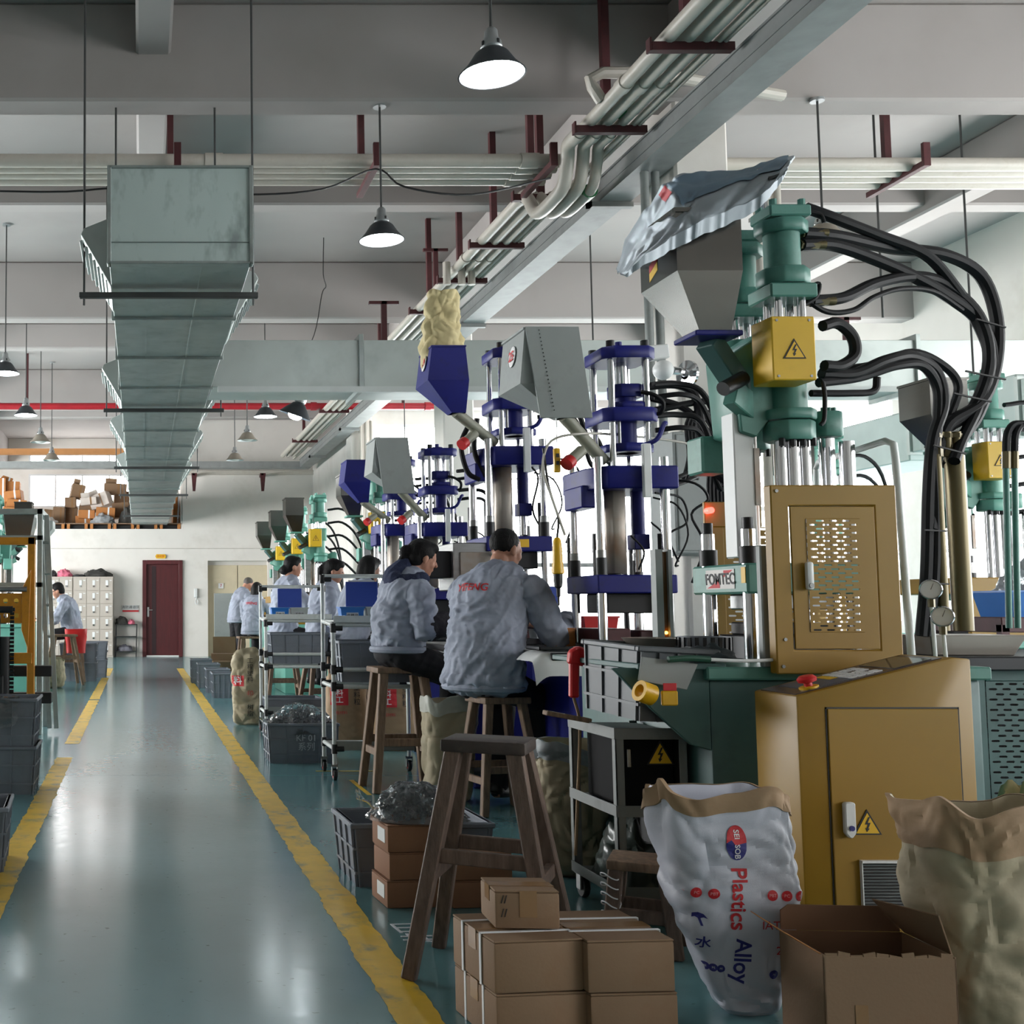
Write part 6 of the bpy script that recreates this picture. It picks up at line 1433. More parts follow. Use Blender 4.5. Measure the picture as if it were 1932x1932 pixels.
me = poly_mesh([(-.06, -.05), (.06, -.05), (.06, .05), (-.06, .05)]); stick_on(t, o, me, (-.1, -.2, .42), (1,0,0), (0,0,1), M_ink_red, 'print'); stick_on(t, o, text_mesh('料', .085, 0, True), (-.1, -.2, .42), (1,0,0), (0,0,1), M_ink_wht, 'print', .004)
stick_on(t, o, text_mesh('㊞', .07, 0), (.02, -.2, .3), (1,0,0), (0,0,1), M_ink_red, 'print')
for x, y, sd, lab in ((1.66, 9.3, 44, 'kraft sack with a red label under the white cart, nearer the aisle'), (2.0, 9.1, 47, 'kraft sack with a red label and black characters behind the tall pale stool')):
    t, o = sack(lab, (x, y, 0), .33, .22, .56, M_kraft, sd, amp=.008, top=.95, belly=1.0, foot=.92)
    stick_on(t, o, poly_mesh([(-.07, -.06), (.07, -.06), (.07, .08), (-.07, .08)]), (-.07, -.2, .40), (1,0,0), (0,0,1), M_ink_red, 'print')
    stick_on(t, o, text_mesh('料\n工', .06, 0, True), (-.07, -.2, .41), (1,0,0), (0,0,1), M_ink_wht, 'print', .004)
    hanzi(t, o, '塑料粒', .055, (.07, -.2, .42), (1,0,0), (0,0,1), M_ink_blk, True, False)
    hanzi(t, o, '工程材料', .03, (-.07, -.2, .28), (1,0,0), (0,0,1), M_ink_red, False, False)
sack('crumpled yellow kraft sack on machine 24 hopper', (1.93, 7.27, 2.60), .25, .22, .55, M_kraft_yel, 51, top=.8, belly=1.12, foot=.9, amp=.024, f=7, wave=.015, sq=2.2, lean=(.03, 0), name='yellow_sack')
heap('torn_sack', 'torn yellow kraft sack lying behind the yellow console', 'sack', (3.12, 4.05, .0), (.36, .3, .50), M_kraft_yel, 61, 24)
heap('brown_sack', 'brown plastic sack slumped beside the slotted green cabinet', 'sack', (3.42, 4.1, .0), (.42, .3, .48), pm('brown_film', '#6e6464', .35, var=.1, bump=.4, bscale=20), 64, 24)
# open carton in front
t = thing('open_carton', 'open brown carton with raised flaps in front of the yellow console', 'carton', (1.825, 2.955, 0), R(-4))
w, d_, h = .31, .22, .262
for x in (-w/2, w/2 - .005): part(t, 'side_wall', M_card, lambda m: m.bx(x, x + .005, -d_/2, d_/2, 0, h), .001)
part(t, 'front_wall', M_card, lambda m: m.bx(-w/2, w/2, -d_/2, -d_/2 + .005, 0, h - .004), .001)
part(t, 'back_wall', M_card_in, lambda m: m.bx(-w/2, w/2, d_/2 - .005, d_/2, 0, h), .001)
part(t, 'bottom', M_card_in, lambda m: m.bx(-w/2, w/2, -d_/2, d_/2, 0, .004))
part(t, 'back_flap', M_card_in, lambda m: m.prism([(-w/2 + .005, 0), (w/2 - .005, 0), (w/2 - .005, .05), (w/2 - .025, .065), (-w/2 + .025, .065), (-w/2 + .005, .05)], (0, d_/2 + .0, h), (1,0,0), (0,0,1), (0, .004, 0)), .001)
part(t, 'side_flap', M_card, lambda m: m.hexa([(w/2, -d_/2 + .02, h), (w/2, d_/2 - .01, h), (w/2 + .004, d_/2 - .01, h), (w/2 + .004, -d_/2 + .02, h)], [(w/2 - .02, -d_/2 + .03, h + .09), (w/2 - .08, d_/2 - .01, h + .085), (w/2 - .076, d_/2 - .01, h + .087), (w/2 - .016, -d_/2 + .03, h + .092)]), .001)
part(t, 'side_flap', M_card2, lambda m: m.hexa([(-w/2, -d_/2 + .01, h - .003), (-w/2, d_/2 - .01, h - .003), (-w/2, d_/2 - .01, h), (-w/2, -d_/2 + .01, h)], [(-w/2 - .08, -d_/2 + .02, h + .045), (-w/2 - .08, d_/2 - .02, h + .05), (-w/2 - .08, d_/2 - .02, h + .053), (-w/2 - .08, -d_/2 + .02, h + .048)]), .001)
part(t, 'torn_edge', M_card, lambda m: [m.box((-w/2 + .02 + i * .03, -d_/2 + .003, h - .003 + .004 * math.sin(i * 2.3)), (.028, .004, .012), ry=.2 * math.sin(i * 1.7)) for i in range(10)])
part(t, 'tape_strip', M_tape, lambda m: m.bx(-w/2 + .07, -w/2 + .1, -d_/2 - .0012, -d_/2, 0, h * .55))

# ================================================================= grey trolley with the black control box
t = thing('steel_trolley', 'grey angle-steel trolley with three shelves beside the green machine', 'trolley', (1.8, 4.3, 0))
TX0, TX1, TY0, TY1 = 1.675, 1.93, 4.08, 4.52
for x in (TX0, TX1 - .03):
    for y in (TY0, TY1 - .03): part(t, 'post', M_grey_trolley, lambda m: (m.bx(x, x + .03, y, y + .005, .1, .67), m.bx(x if x == TX0 else x + .025, (x if x == TX0 else x + .025) + .005, y, y + .03, .1, .67)), .001, wld=True)
for z, nm in ((.105, 'bottom_shelf'), (.385, 'middle_shelf'), (.655, 'top_shelf')):
    part(t, nm, M_grey_trolley, lambda m: (m.bx(TX0, TX1, TY0, TY1, z, z + .006), m.bx(TX0, TX1, TY0 - .003, TY0, z - .012, z + .028), m.bx(TX0 - .003, TX0, TY0, TY1, z - .012, z + .028)), .001, wld=True)
part(t, 'shade_panel', M_black, lambda m: m.bx(TX1 - .006, TX1, TY0 + .03, TY1, .11, .66), wld=True)  # black sheet added to darken the space between the shelves
for x in (TX0 + .03, TX1 - .03):
    for y in (TY0 + .03, TY1 - .03):
        c_ = part(t, 'caster', M_black, lambda m: (m.cyl((x - .012, y, .04), (x + .012, y, .04), .04, n=18)), .003, wld=True)
        part(c_, 'caster_fork', M_steel, lambda m: (m.bx(x - .02, x - .015, y - .02, y + .02, .03, .1), m.bx(x + .015, x + .02, y - .02, y + .02, .03, .1), m.bx(x - .025, x + .025, y - .025, y + .025, .088, .1)), wld=True)
t = thing('control_box', 'black control box with a yellow lightning sign on the trolley shelf', 'box', (1.82, 4.3, .391))
part(t, 'box_body', pm('matt_black_steel', '#0f0f11', .8, var=.1, spec=.2), lambda m: m.bx(1.73, 1.92, 4.17, 4.48, .392, .645), .004, wld=True)
part(t, 'latch', M_steel, lambda m: m.bx(1.75, 1.764, 4.16, 4.17, .535, .60), .002, wld=True); warn_sign(t, (1.872, 4.1695, .585), (1,0,0), (0,0,1), .1)
heap('dark_bag', 'dark green plastic bag on the bottom shelf of the trolley', 'plastic bag', (1.80, 4.3, .112), (.2, .36, .2), pm('dark_green_film', '#3c4440', .3, var=.3, bump=.5, bscale=20), 71, 18)
crate('big grey ribbed crate standing askew on top of the trolley', (1.835, 4.2, .715), 0, (.27, .42, .26), 'grey crates', tilt=(.03, .05, R(4)), mat=pm('mid_grey_crate', '#4f5458', .5, var=.08))
tag(part(None, 'loose_board', M_wood, lambda m: m.box((1.60, 4.33, .70), (.17, .05, .018), ry=.18), .003), 'pale wooden board sticking out from the trolley top', 'board')
tag(part(None, 'oil_tray', M_amber, lambda m: m.lathe([(.1, 0), (.14, .07), (.145, .075), (.135, .07), (.095, .006), (.001, .006)], (1.98, 4.36, .918), n=4 if 0 else 20)), 'dented metal tray on the green machine table', 'tray')
heap('work_glove', 'dark work glove lying on the green machine table', 'glove', (1.985, 4.02, .918), (.2, .09, .055), pm('dark_teal_glove', '#2c363c', .8, var=.3), 74, 16)
t = thing('hand_brush', 'green-handled wire brush lying at the edge of the green table', 'brush', (1.9, 3.9, .92))
part(t, 'brush_handle', pm('green_handle', '#1f4a3a', .4), lambda m: m.tube([(-.12, -.02, .012), (-.05, -.02, .016), (.02, -.02, .012)], .011, n=10)); part(t, 'wire_bundle', M_white, lambda m: m.tube([(.02, -.02, .012), (.12, -.03, .008), (.24, -.02, .012), (.3, 0, .03)], .006, n=8))
t = thing('comb_bin', 'black ribbed round parts bin on the green table', 'bin', (2.06, 4.2, .912))
part(t, 'bin_wall', M_crate, lambda m: m.lathe([(.085, 0), (.09, .09), (.085, .09), (.08, .006), (.001, .006)], n=30))
for k in range(22): part(t, 'rib', M_black, lambda m: m.box((.09*math.cos(k*.2856), .09*math.sin(k*.2856), .045), (.01, .012, .085), rz=k*.2856))
t = thing('tape_roll', 'yellow tape rolls hooked on the tool bracket', 'tape', (1.7, 3.86, .83))
part(t, 'tape_ring', M_yelpl, lambda m: m.lathe([(.022, 0), (.036, 0), (.036, .05), (.022, .05), (.022, 0)], (-.03, 0, 0), axis=(.85, .2, -.3), n=20)); part(t, 'tape_ring', M_yelpl, lambda m: m.bx(.04, .095, -.012, .0, -.05, .0), .004); part(t, 'red_label', M_ink_red, lambda m: m.bx(.045, .09, -.0135, -.011, .0, .025), .002)
t = thing('tape_gun', 'bright red plastic tool hanging at the corner of the tilted crate', 'tool', (1.7, 4.45, .86))
part(t, 'tool_head', M_redpl, lambda m: m.prism([(-.04, .0), (-.035, .05), (.0, .07), (.04, .055), (.05, .01), (.02, -.01)], (0, 0, .03), (1,0,0), (0,0,1), (0, .04, 0)), .008); part(t, 'tool_handle', M_redpl, lambda m: m.beam((-.015, .02, .04), (-.02, .02, -.1), .03, .035), .006)
part(t, 'tool_cord', M_kraft, lambda m: m.tube([(-.02, .02, -.1), (.0, .02, -.2), (-.01, .02, -.4), (-.03, .02, -.7)], .006, n=6))

# ================================================================= work table of machine 25
tag(part(None, 'table_sheet', M_white, lambda m: m.grid(lambda u, v: (2.0 + .5 * u, 5.82 + .3 * v, .885 + .003 * noise.noise((u * 8, v * 8, 1)) - (.05 * (1 - u * 6) ** 2 if u < .16 else 0) - (.12 * (1 - v * 5) ** 2 if v < .2 else 0)), 30, 20), smooth=40), 'white cloth spread over the work table of machine 25', 'cloth')
tag(part(None, 'steel_tray', M_dark, lambda m: (m.bx(2.03, 2.34, 5.85, 6.05, .893, .897), m.bx(2.03, 2.34, 5.85, 5.855, .893, .91), m.bx(2.03, 2.035, 5.85, 6.05, .893, .91))), 'dark flat tray on the white cloth', 'tray')
t = carton('small open cardboard tray under the man\'s hands', (2.3, 6.3, .9), (.12, .12, .1), R(10), 0, mat=M_card2, tape=False)
t = thing('white_bin', 'white plastic parts bin on the table behind the man\'s hands', 'bin', (2.32, 6.75, .9)); bm_ = lambda m, w, d, h: (m.hexa([(-w/2*.85, -d/2*.85, 0), (w/2*.85, -d/2*.85, 0), (w/2*.85, d/2*.85, 0), (-w/2*.85, d/2*.85, 0)], [(-w/2, -d/2, h), (w/2, -d/2, h), (w/2, d/2, h), (-w/2, d/2, h)]))
def bin_(label, loc, s, mat, rz=0, txt=None, cat='bin', grp='small parts bins'):
    w, d, h = s; t = thing('parts_bin', label, cat, loc, rz, grp)
    def wall(m):
        k = .86; a = [(-w/2*k, -d/2*k), (w/2*k, -d/2*k), (w/2*k, d/2*k), (-w/2*k, d/2*k)]; b = [(-w/2, -d/2), (w/2, -d/2), (w/2, d/2), (-w/2, d/2)]; i_ = .006
        sh = lambda P, e: [(x - math.copysign(e, x), y - math.copysign(e, y)) for x, y in P]
        V = [(x, y, 0) for x, y in a] + [(x, y, h) for x, y in b] + [(x, y, h) for x, y in sh(b, i_)] + [(x, y, .006) for x, y in sh(a, i_)]
        Fc = [(3,2,1,0)]; 
        for r0 in (0, 4, 8): Fc += [(r0 + i, r0 + (i+1) % 4, r0 + 4 + (i+1) % 4, r0 + 4 + i) for i in range(4)]
        Fc.append((12, 13, 14, 15)); m.add(V, Fc)
    part(t, 'bin_body', mat, wall, smooth=20)
    part(t, 'bin_rim', mat, lambda m: (m.bx(-w/2 - .006, w/2 + .006, -d/2 - .006, -d/2 + .004, h - .008, h + .002), m.bx(-w/2 - .006, -w/2 + .004, -d/2, d/2, h - .008, h + .002), m.bx(w/2 - .004, w/2 + .006, -d/2, d/2, h - .008, h + .002), m.bx(-w/2 - .006, w/2 + .006, d/2 - .004, d/2 + .006, h - .008, h + .002)))
    if txt:
        part(t, 'paper_label', M_ink_grey, lambda m: m.bx(-w*.25, w*.25, -d/2*.93 - .004, -d/2*.9, h*.08, h*.58)); letter(t, txt, h * .3, (0, -d/2*.93 - .006, h * .33), (1,0,0), (0,0,1), M_ink_blk)
    return t
bpy.data.objects.remove(t)
bin_('white plastic parts bin behind the man\'s hands', (2.40, 6.8, .93), (.17, .15, .12), M_white)
bin_('bright red parts bin under the navy machine platen', (2.68, 6.75, .95), (.2, .16, .11), M_redpl)
t = thing('clipboard', 'white paper on a grey clipboard leaning by machine 25', 'clipboard', (2.32, 6.9, .98))
part(t, 'board', pm('pale_clipboard', '#b8bcc0', .5, var=.04), lambda m: m.bx(-.115, .115, -.004, .004, 0, .30), .003); part(t, 'clip', M_black, lambda m: (m.bx(-.05, .05, -.012, -.004, .28, .292), m.bx(-.05, -.044, -.012, -.004, .292, .31), m.bx(.044, .05, -.012, -.004, .292, .31)))
tag(part(None, 'blue_folder', M_bluebrd, lambda m: m.box((2.47, 6.95, 1.1), (.12, .01, .28)), .002), 'blue folder standing behind the clipboard', 'folder')
# hanging screwdriver and pendant remote
t = thing('power_screwdriver', 'yellow electric screwdriver hanging on a cord above the work table', 'screwdriver', (2.19, 6.0, 1.15))
part(t, 'motor_body', M_yelpl, lambda m: m.lathe([(.001, .33), (.014, .325), (.02, .31), (.024, .27), (.026, .2), (.031, .16), (.031, .14), (.024, .135)], n=18)); part(t, 'grip', M_black, lambda m: m.lathe([(.024, .138), (.023, .10), (.02, .07), (.011, .06), (.01, .02), (.006, .015), (.005, -.03)], n=14))
part(t, 'cord', M_black, lambda m: m.tube([(0, 0, .32), (.01, 0, .42), (-.01, 0, .5), (-.04, .0, .62), (-.06, .0, .8)], .006, n=6))
t = thing('pendant_remote', 'orange-yellow hand control dangling from a wire', 'remote', (2.2, 6.0, 1.82))
part(t, 'remote_body', M_yelpl, lambda m: m.bx(-.018, .018, -.012, .012, 0, .13), .008, 2); part(t, 'button', M_black, lambda m: (m.bx(-.008, .008, -.015, -.011, .08, .1), m.bx(-.008, .008, -.015, -.011, .04, .06))); part(t, 'wire', M_white, lambda m: m.tube([(0, 0, .13), (.005, 0, .25), (-.01, 0, .35), (-.04, 0, .45)], .003, n=5))
tag(part(None, 'air_hose', M_pvc, lambda m: m.tube([at(1066, 1010, 6.0), at(1038, 930, 6.0), at(1024, 880, 6.0), at(1040, 832, 6.0), at(1100, 818, 6.0), at(1180, 822, 6.2), at(1270, 832, 6.4), at(1330, 845, 6.5)], .007, n=7)), 'thin cream air hose looping in front of machine 25', 'hose')
tag(part(None, 'support_rail', M_tubewhite, lambda m: m.cyl(at(965, 1066, 7.4), at(1140, 1066, 7.4), .014)), 'white tube rail behind the man\'s head', 'rail')

# ================================================================= white tube carts
def cart(label, loc, H=1.33, group='white tube carts'):
    t = thing('tube_cart', label, 'cart', loc, 0, group); Wd, Dp = .58, .42; r = .014
    P = lambda x, y, z0, z1, nm='upright': part(t, nm, M_tubewhite, lambda m: m.cyl((x, y, z0), (x, y, z1), r, n=12))
    J = lambda x, y, z: part(t, 'joint', M_black, lambda m: (m.cyl((x, y, z - .03), (x, y, z + .03), r + .006, n=12), m.cyl((x, y, z), (x + (.06 if x < Wd/2 else -.06), y, z), r + .005, n=12)))
    for x in (0, Wd):
        P(x, 0, .1, 1.0); P(x, Dp, .1, H if True else 1)
        for z in (.2, .6, .71): J(x, 0, z); J(x, Dp, z)
        part(t, 'side_rail', M_tubewhite, lambda m: m.cyl((x, 0, .2), (x, Dp, .2), r, n=10)); part(t, 'side_rail', M_tubewhite, lambda m: m.cyl((x, 0, 1.0), (x, Dp, 1.02), r, n=10)); part(t, 'side_rail', M_tubewhite, lambda m: m.cyl((x, 0, .6), (x, Dp, .6), r, n=10))
        J(x, 0, .98); J(x, Dp, H - .02)
        for y in (0, Dp):
            c_ = part(t, 'caster', M_black, lambda m: m.cyl((x - .012, y, .038), (x + .012, y, .038), .038, n=16), .003)
            part(c_, 'caster_hub', M_redpl, lambda m: m.cyl((x - .014, y, .038), (x + .014, y, .038), .022, n=12)); part(c_, 'caster_fork', M_steel, lambda m: (m.bx(x - .02, x - .015, y - .018, y + .018, .03, .1), m.bx(x + .015, x + .02, y - .018, y + .018, .03, .1), m.bx(x - .02, x + .02, y - .02, y + .02, .085, .1)))
    for y, z in ((0, 1.0), (0, .71), (0, .6), (Dp, .71), (Dp, .6), (Dp, H)): part(t, 'cross_rail', M_tubewhite, lambda m: m.cyl((0, y, z), (Wd, y, z), r, n=12))
    part(t, 'bin_tray', M_tubewhite, lambda m: (m.bx(0, Wd, -.02, Dp, 1.02, 1.03), m.bx(0, Wd, -.025, -.02, 1.015, 1.06)), .002)
    part(t, 'bottom_tray', M_grey_paint, lambda m: (m.bx(.01, Wd - .01, 0, Dp, .2, .21), m.bx(.01, Wd - .01, -.008, 0, .19, .25)), .002)
    return t
cart('white tube cart beside the woman with the navy hood, on red casters', (1.26, 7.5, 0))
cart('white tube cart farther down the row, in front of the woman with the bun', (1.105, 10.1, 0), 1.31)
for dx, y, L_, wh in ((1.26, 7.5, 0, 'nearer white cart'), (1.105, 10.1, 0, 'farther white cart')):
    bin_('blue parts bin with a paper label on the ' + wh, (dx + .13, y + .07, 1.031), (.155, .13, .085), M_bluepl, txt='合格品')
    bin_('clear parts bin with a paper label on the ' + wh, (dx + .30, y + .07, 1.031), (.155, .13, .085), M_clearpl, txt='不良品')
    t = thing('clipboard', 'blue clipboard hung on the ' + wh, 'clipboard', (dx + .26, y + .36, 1.12)); part(t, 'board', M_bluebrd, lambda m: m.bx(-.11, .11, -.004, .004, 0, .17), .003); part(t, 'paper', M_white, lambda m: m.bx(-.09, .09, .004, .006, .02, .18))
    crate('grey crate resting on the rails of the ' + wh, (dx + .30, y + .2, .626), 0, (.50, .36, .27), 'grey crates')
crate('grey crate stencilled KF-01 on the floor under the farther white cart', (1.40, 10.62, .0), 0, (.50, .36, .3), 'grey crates', txt='KF-01\n系列')
crate('grey crate stencilled KF 01 on the floor under a bag of parts', (1.17, 8.48, 0), R(1), (.5, .36, .285), 'grey crates', txt='KF 01\n系列')
clip_bag('clip_bag', 'clear bag of dark moulded parts heaped in the stencilled crate', (1.17, 8.48, .2), (.46, .32, .2), 9, M_parts)
# crates and cartons near the lift doors
for i, (x, y, h, lab) in enumerate(((1.05, 14.55, .31, 'nearest of four in the row along the aisle line'), (1.03, 15.4, .32, 'second of four in the row along the aisle line'), (.97, 16.4, .34, 'third of four in the row along the aisle line'), (.92, 17.4, .36, 'farthest of four in the row along the aisle line'))):
    crate('grey crate, ' + lab, (x, y, 0), 0, (.30 if i else .28, .4, h), 'crates along the aisle line')
carton('open brown carton with a white label on the floor near the lift doors', (1.33, 18.4, 0), (.38, .3, .40), R(-4), 0, 'cartons near the lift doors')
carton('brown carton beneath the open one near the lift doors', (1.3, 17.9, 0), (.36, .3, .3), R(3), 0, 'cartons near the lift doors')
tag(part(None, 'carton_flap_board', M_card, lambda m: m.box((1.34, 18.27, .54), (.36, .01, .26), rx=-.15)), 'raised cardboard lid standing behind the carton near the lift doors', 'cardboard')
tag(part(None, 'partition_board', M_grey_paint, lambda m: m.box((1.62, 21.2, .8), (.5, .02, 1.2)), .003), 'pale grey board standing behind the standing man', 'board')
# bundled clutter by the first column
t = thing('wall_cabinet', 'grey electrical cabinet fixed to the nearest column', 'cabinet', (3.9, 8.0, 1.45))
part(t, 'cabinet_body', M_grey_paint, lambda m: m.bx(3.66, 4.1, 7.8, 8.18, 1.48, 2.32), .008, wld=True); part(t, 'cabinet_door', M_grey_paint, lambda m: m.bx(3.68, 4.08, 7.788, 7.8, 1.5, 2.3), .004, wld=True); part(t, 'cable', M_black, lambda m: m.tube([(3.9, 7.78, 1.9), (3.92, 7.75, 1.75), (3.98, 7.75, 1.68), (4.05, 7.77, 1.7)], .006, n=6), wld=True)
t = thing('wall_spotlight', 'white junction box and round spotlight on a chrome arm, fixed to the column', 'lamp', (3.6, 8.1, 2.8))
part(t, 'junction_box', M_white, lambda m: m.box((3.63, 8.0, 2.91), (.2, .1, .1), ry=-.1), .008, wld=True); part(t, 'globe', M_white, lambda m: ellip(m, (3.68, 7.95, 2.78), (.07, .07, .07)), wld=True); part(t, 'arm', M_chrome, lambda m: m.tube([(3.75, 7.97, 2.78), (3.82, 8.0, 2.78), (3.88, 8.05, 2.78)], .03, n=10), wld=True); part(t, 'wall_plate', M_chrome, lambda m: m.lathe([(.001, 0), (.1, 0), (.1, .02), (.04, .03)], (3.93, 8.1, 2.78), axis=(-1, -.3, 0), n=20), wld=True)
t = thing('hose_bundle', 'black hydraulic hoses bundled behind machine 25', 'hoses', (3.5, 6.8, 1))
for k in range(5): part(t, 'hose', M_rubber, lambda m: m.tube([at(1290 + 6*k, 905, 6.7), at(1300 + 5*k, 860, 6.7), at(1296 + 7*k, 800, 6.75), at(1320 + 6*k, 778, 6.8), at(1352 + 7*k, 830, 6.8), at(1338 + 7*k, 900, 6.8), at(1340 + 7*k, 1000, 6.8), at(1342 + 7*k, 1250, 6.8), at(1344 + 7*k, 1495, 6.8)], .014, n=8), wld=True)
hz([(1215,730,6.3),(1275,726,6.3),(1310,745,6.3),(1322,800,6.25),(1330,850,6.2),(1360,900,6.1),(1400,915,6.1),(1412,880,6.1)], .017, 'hose', M25)
hz([(1222,750,6.3),(1290,770,6.3),(1340,820,6.25),(1375,850,6.2)], .014, 'hose', M25)
hz([(1230,775,6.3),(1330,757,6.3),(1380,765,6.3),(1400,790,6.3)], .014, 'hose', M25)
# ================================================================= next bay beyond the green machine
t = thing('hydraulic_unit', 'dark teal hydraulic cabinet with a slotted front and black bench top', 'cabinet', (3.7, 4.9, 0))
part(t, 'bench_top', M_dark, lambda m: m.bx(2.93, 4.6, 4.42, 5.25, .865, .92), .006, wld=True)
part(t, 'cabinet_frame', M_green_dk, lambda m: (m.bx(2.95, 4.58, 4.5, 5.2, 0, .3), m.bx(2.95, 4.58, 4.62, 5.2, .3, .865), m.bx(2.95, 3.3, 4.5, 4.62, .3, .865), m.bx(3.3, 4.58, 4.5, 4.62, .82, .865)), .004, wld=True)
part(t, 'inner_shade', M_black, lambda m: m.bx(3.3, 4.58, 4.55, 4.6, .3, .82), wld=True)  # black sheet stands for the shade seen through the slots
part(t, 'slotted_sheet', M_green_dk, lambda m: slot_panel(m, (3.3, 4.5, .3), (1,0,0), (0,0,1), (0,-1,0), 1.28, .52, 24, 26, .004), wld=True)
tag(part(None, 'drip_tray', M_amber, lambda m: (m.hexa([(3.1, 4.5, .92), (3.42, 4.5, .92), (3.42, 4.75, .92), (3.1, 4.75, .92)], [(3.08, 4.48, 1.0), (3.46, 4.48, 1.0), (3.46, 4.77, 1.0), (3.08, 4.77, 1.0)])), .004), 'stained metal drip tray on the black bench top', 'tray')
t = bin_('blue plastic basket on the dark red rack in the next bay', (4.85, 6.25, 1.06), (.42, .3, .14), M_bluepl)
heap('clear_bag', 'clear plastic bag bulging out of the blue basket', 'plastic bag', (4.85, 6.25, 1.12), (.36, .26, .24), M_film_d, 81, 20)
t = thing('steel_rack', 'dark red steel rack carrying the blue basket', 'rack', (4.85, 6.25, 0))
for x in (4.5, 5.2):
    for y in (6.0, 6.5): part(t, 'leg', M_maroon, lambda m: m.bx(x, x + .04, y, y + .04, 0, 1.02), wld=True)
part(t, 'top_frame', M_maroon, lambda m: m.bx(4.5, 5.24, 6.0, 6.54, .98, 1.06), .004, wld=True)
# green riser pipes with black hoses at the picture edge
t = thing('riser_hoses', 'pair of green steel risers with black hoses bending over, next bay', 'hydraulics', (4.35, 5.6, .9))
for u in (1898, 1914):
    part(t, 'riser_pipe', M_green, lambda m: m.cyl(at(u + 6, 1185, 5.6), at(u, 880, 5.6), .014, n=12), wld=True); part(t, 'fitting', M_brass, lambda m: m.cyl(at(u, 884, 5.6), at(u, 852, 5.6), .018, n=8), wld=True)
    part(t, 'hose', M_rubber, lambda m: m.tube([at(u, 855, 5.6), at(u + 2, 820, 5.6), at(u + 16, 800, 5.6), at(u + 45, 802, 5.6)], .017, n=9), wld=True)

# ================================================================= across the aisle
for z, lab in ((0, 'lower crate of the pair across the aisle'), (.283, 'upper crate of the pair across the aisle, film over its rim')): crate('grey ribbed ' + lab, (-.895, 7.1, z), 0, (.54, .38, .285), 'grey crates')
m = MB(); m.grid(lambda u, v: (-1.15 + .42 * u + .05 * v * noise.noise((u * 4, v * 3, 2)), 6.90 - .03 * v - .02 * noise.noise((u * 7, v * 5, 1)), .575 - (.20 + .1 * math.sin(u * 2.2)) * v * (1 - .5 * u)), 26, 16); m.grid(lambda u, v: (-1.15 + .42 * u, 6.90 + .25 * v, .575 - .02 * v + .02 * noise.noise((u * 6, v * 5, 8))), 20, 8)
tag(m.build('film_liner', M_film, None, smooth=40, fix=False), 'clear plastic liner hanging over the rim of the upper crate', 'plastic film')
crate('grey crate full of parts nearest the viewer across the aisle', (-.82, 5.05, 0), R(3), (.5, .36, .27), 'grey crates')
clip_bag('clip_heap', 'heap of dark parts inside the nearest crate across the aisle', (-.82, 5.05, .12), (.4, .28, .13), 14, M_parts)
t = thing('pallet_stacker', 'orange hydraulic pallet stacker with black forks, parked across the aisle', 'stacker', (-1.15, 8.6, 0))
A = M_orange
for x in (-.84, -1.62): part(t, 'mast_post', A, lambda m: m.bx(x, x + .055, 8.55, 8.63, .1, 1.64), .004, wld=True)
part(t, 'mast_head', A, lambda m: m.bx(-1.62, -.785, 8.55, 8.63, 1.585, 1.64), .004, wld=True)
part(t, 'lower_beam', A, lambda m: m.bx(-1.5, -.8, 8.52, 8.58, .70, .78), .004, wld=True)
def holes(m):
    o = Vector((-1.36, 8.54, 1.0))
    nx_, ny_ = 7, 2; cw, ch = .08, .11
    for r_ in range(ny_):
        for c in range(nx_):
            x0, z0 = c * cw, r_ * ch; n = 16
            hole = [(x0 + cw/2 + .018 * math.cos(2*math.pi*i/n + math.pi/4), z0 + ch/2 + .018 * math.sin(2*math.pi*i/n + math.pi/4)) for i in range(n)]
            def sq(i):
                a = 2*math.pi*i/n + math.pi/4; c_, s_ = math.cos(a), math.sin(a); k = 1 / max(abs(c_), abs(s_)); return (x0 + cw/2 + c_*k*cw/2, z0 + ch/2 + s_*k*ch/2)
            out = [sq(i) for i in range(n)]
            for off in (0, .006): m.add([o + Vector((p, off, q)) for p, q in hole + out], [(i, (i+1) % n, n + (i+1) % n, n + i) for i in range(n)])
            m.add([o + Vector((p, 0, q)) for p, q in hole] + [o + Vector((p, .006, q)) for p, q in hole], [(i, (i+1) % n, n + (i+1) % n, n + i) for i in range(n)])
part(t, 'perforated_guard', A, holes, wld=True)
part(t, 'guard_brace', A, lambda m: m.prism([(0, 0), (.02, .6), (-.05, .45), (-.05, .15)], (-.83, 8.53, .8), (1,0,0), (0,0,1), (0, .02, 0)), .003, wld=True)
part(t, 'guard_rail', M_steel, lambda m: m.cyl((-1.5, 8.53, 1.25), (-.84, 8.53, 1.25), .02), wld=True)
part(t, 'handle_bar', M_black, lambda m: (m.cyl((-1.5, 8.4, 1.10), (-.93, 8.4, 1.10), .026), m.cyl((-.935, 8.4, 1.10), (-.915, 8.4, 1.10), .014)), wld=True)
part(t, 'hydraulic_ram', M_black, lambda m: (m.cyl((-1.08, 8.5, .2), (-1.08, 8.5, 1.06), .05), m.cyl((-1.0, 8.5, .2), (-1.0, 8.5, .9), .04)), wld=True)
part(t, 'lift_chain', M_dark, lambda m: [m.cyl((-.96, 8.5, .35 + k * .03), (-.93, 8.5, .35 + k * .03), .012, n=8) for k in range(25)], wld=True)
for z in (.60, .40): part(t, 'fork_arm', M_black, lambda m: m.bx(-1.6, -.66, 8.62, 8.72, z, z + .08), .005, wld=True)
part(t, 'power_unit', M_black, lambda m: m.bx(-1.5, -1.0, 8.45, 8.55, .1, .62), .01, wld=True)
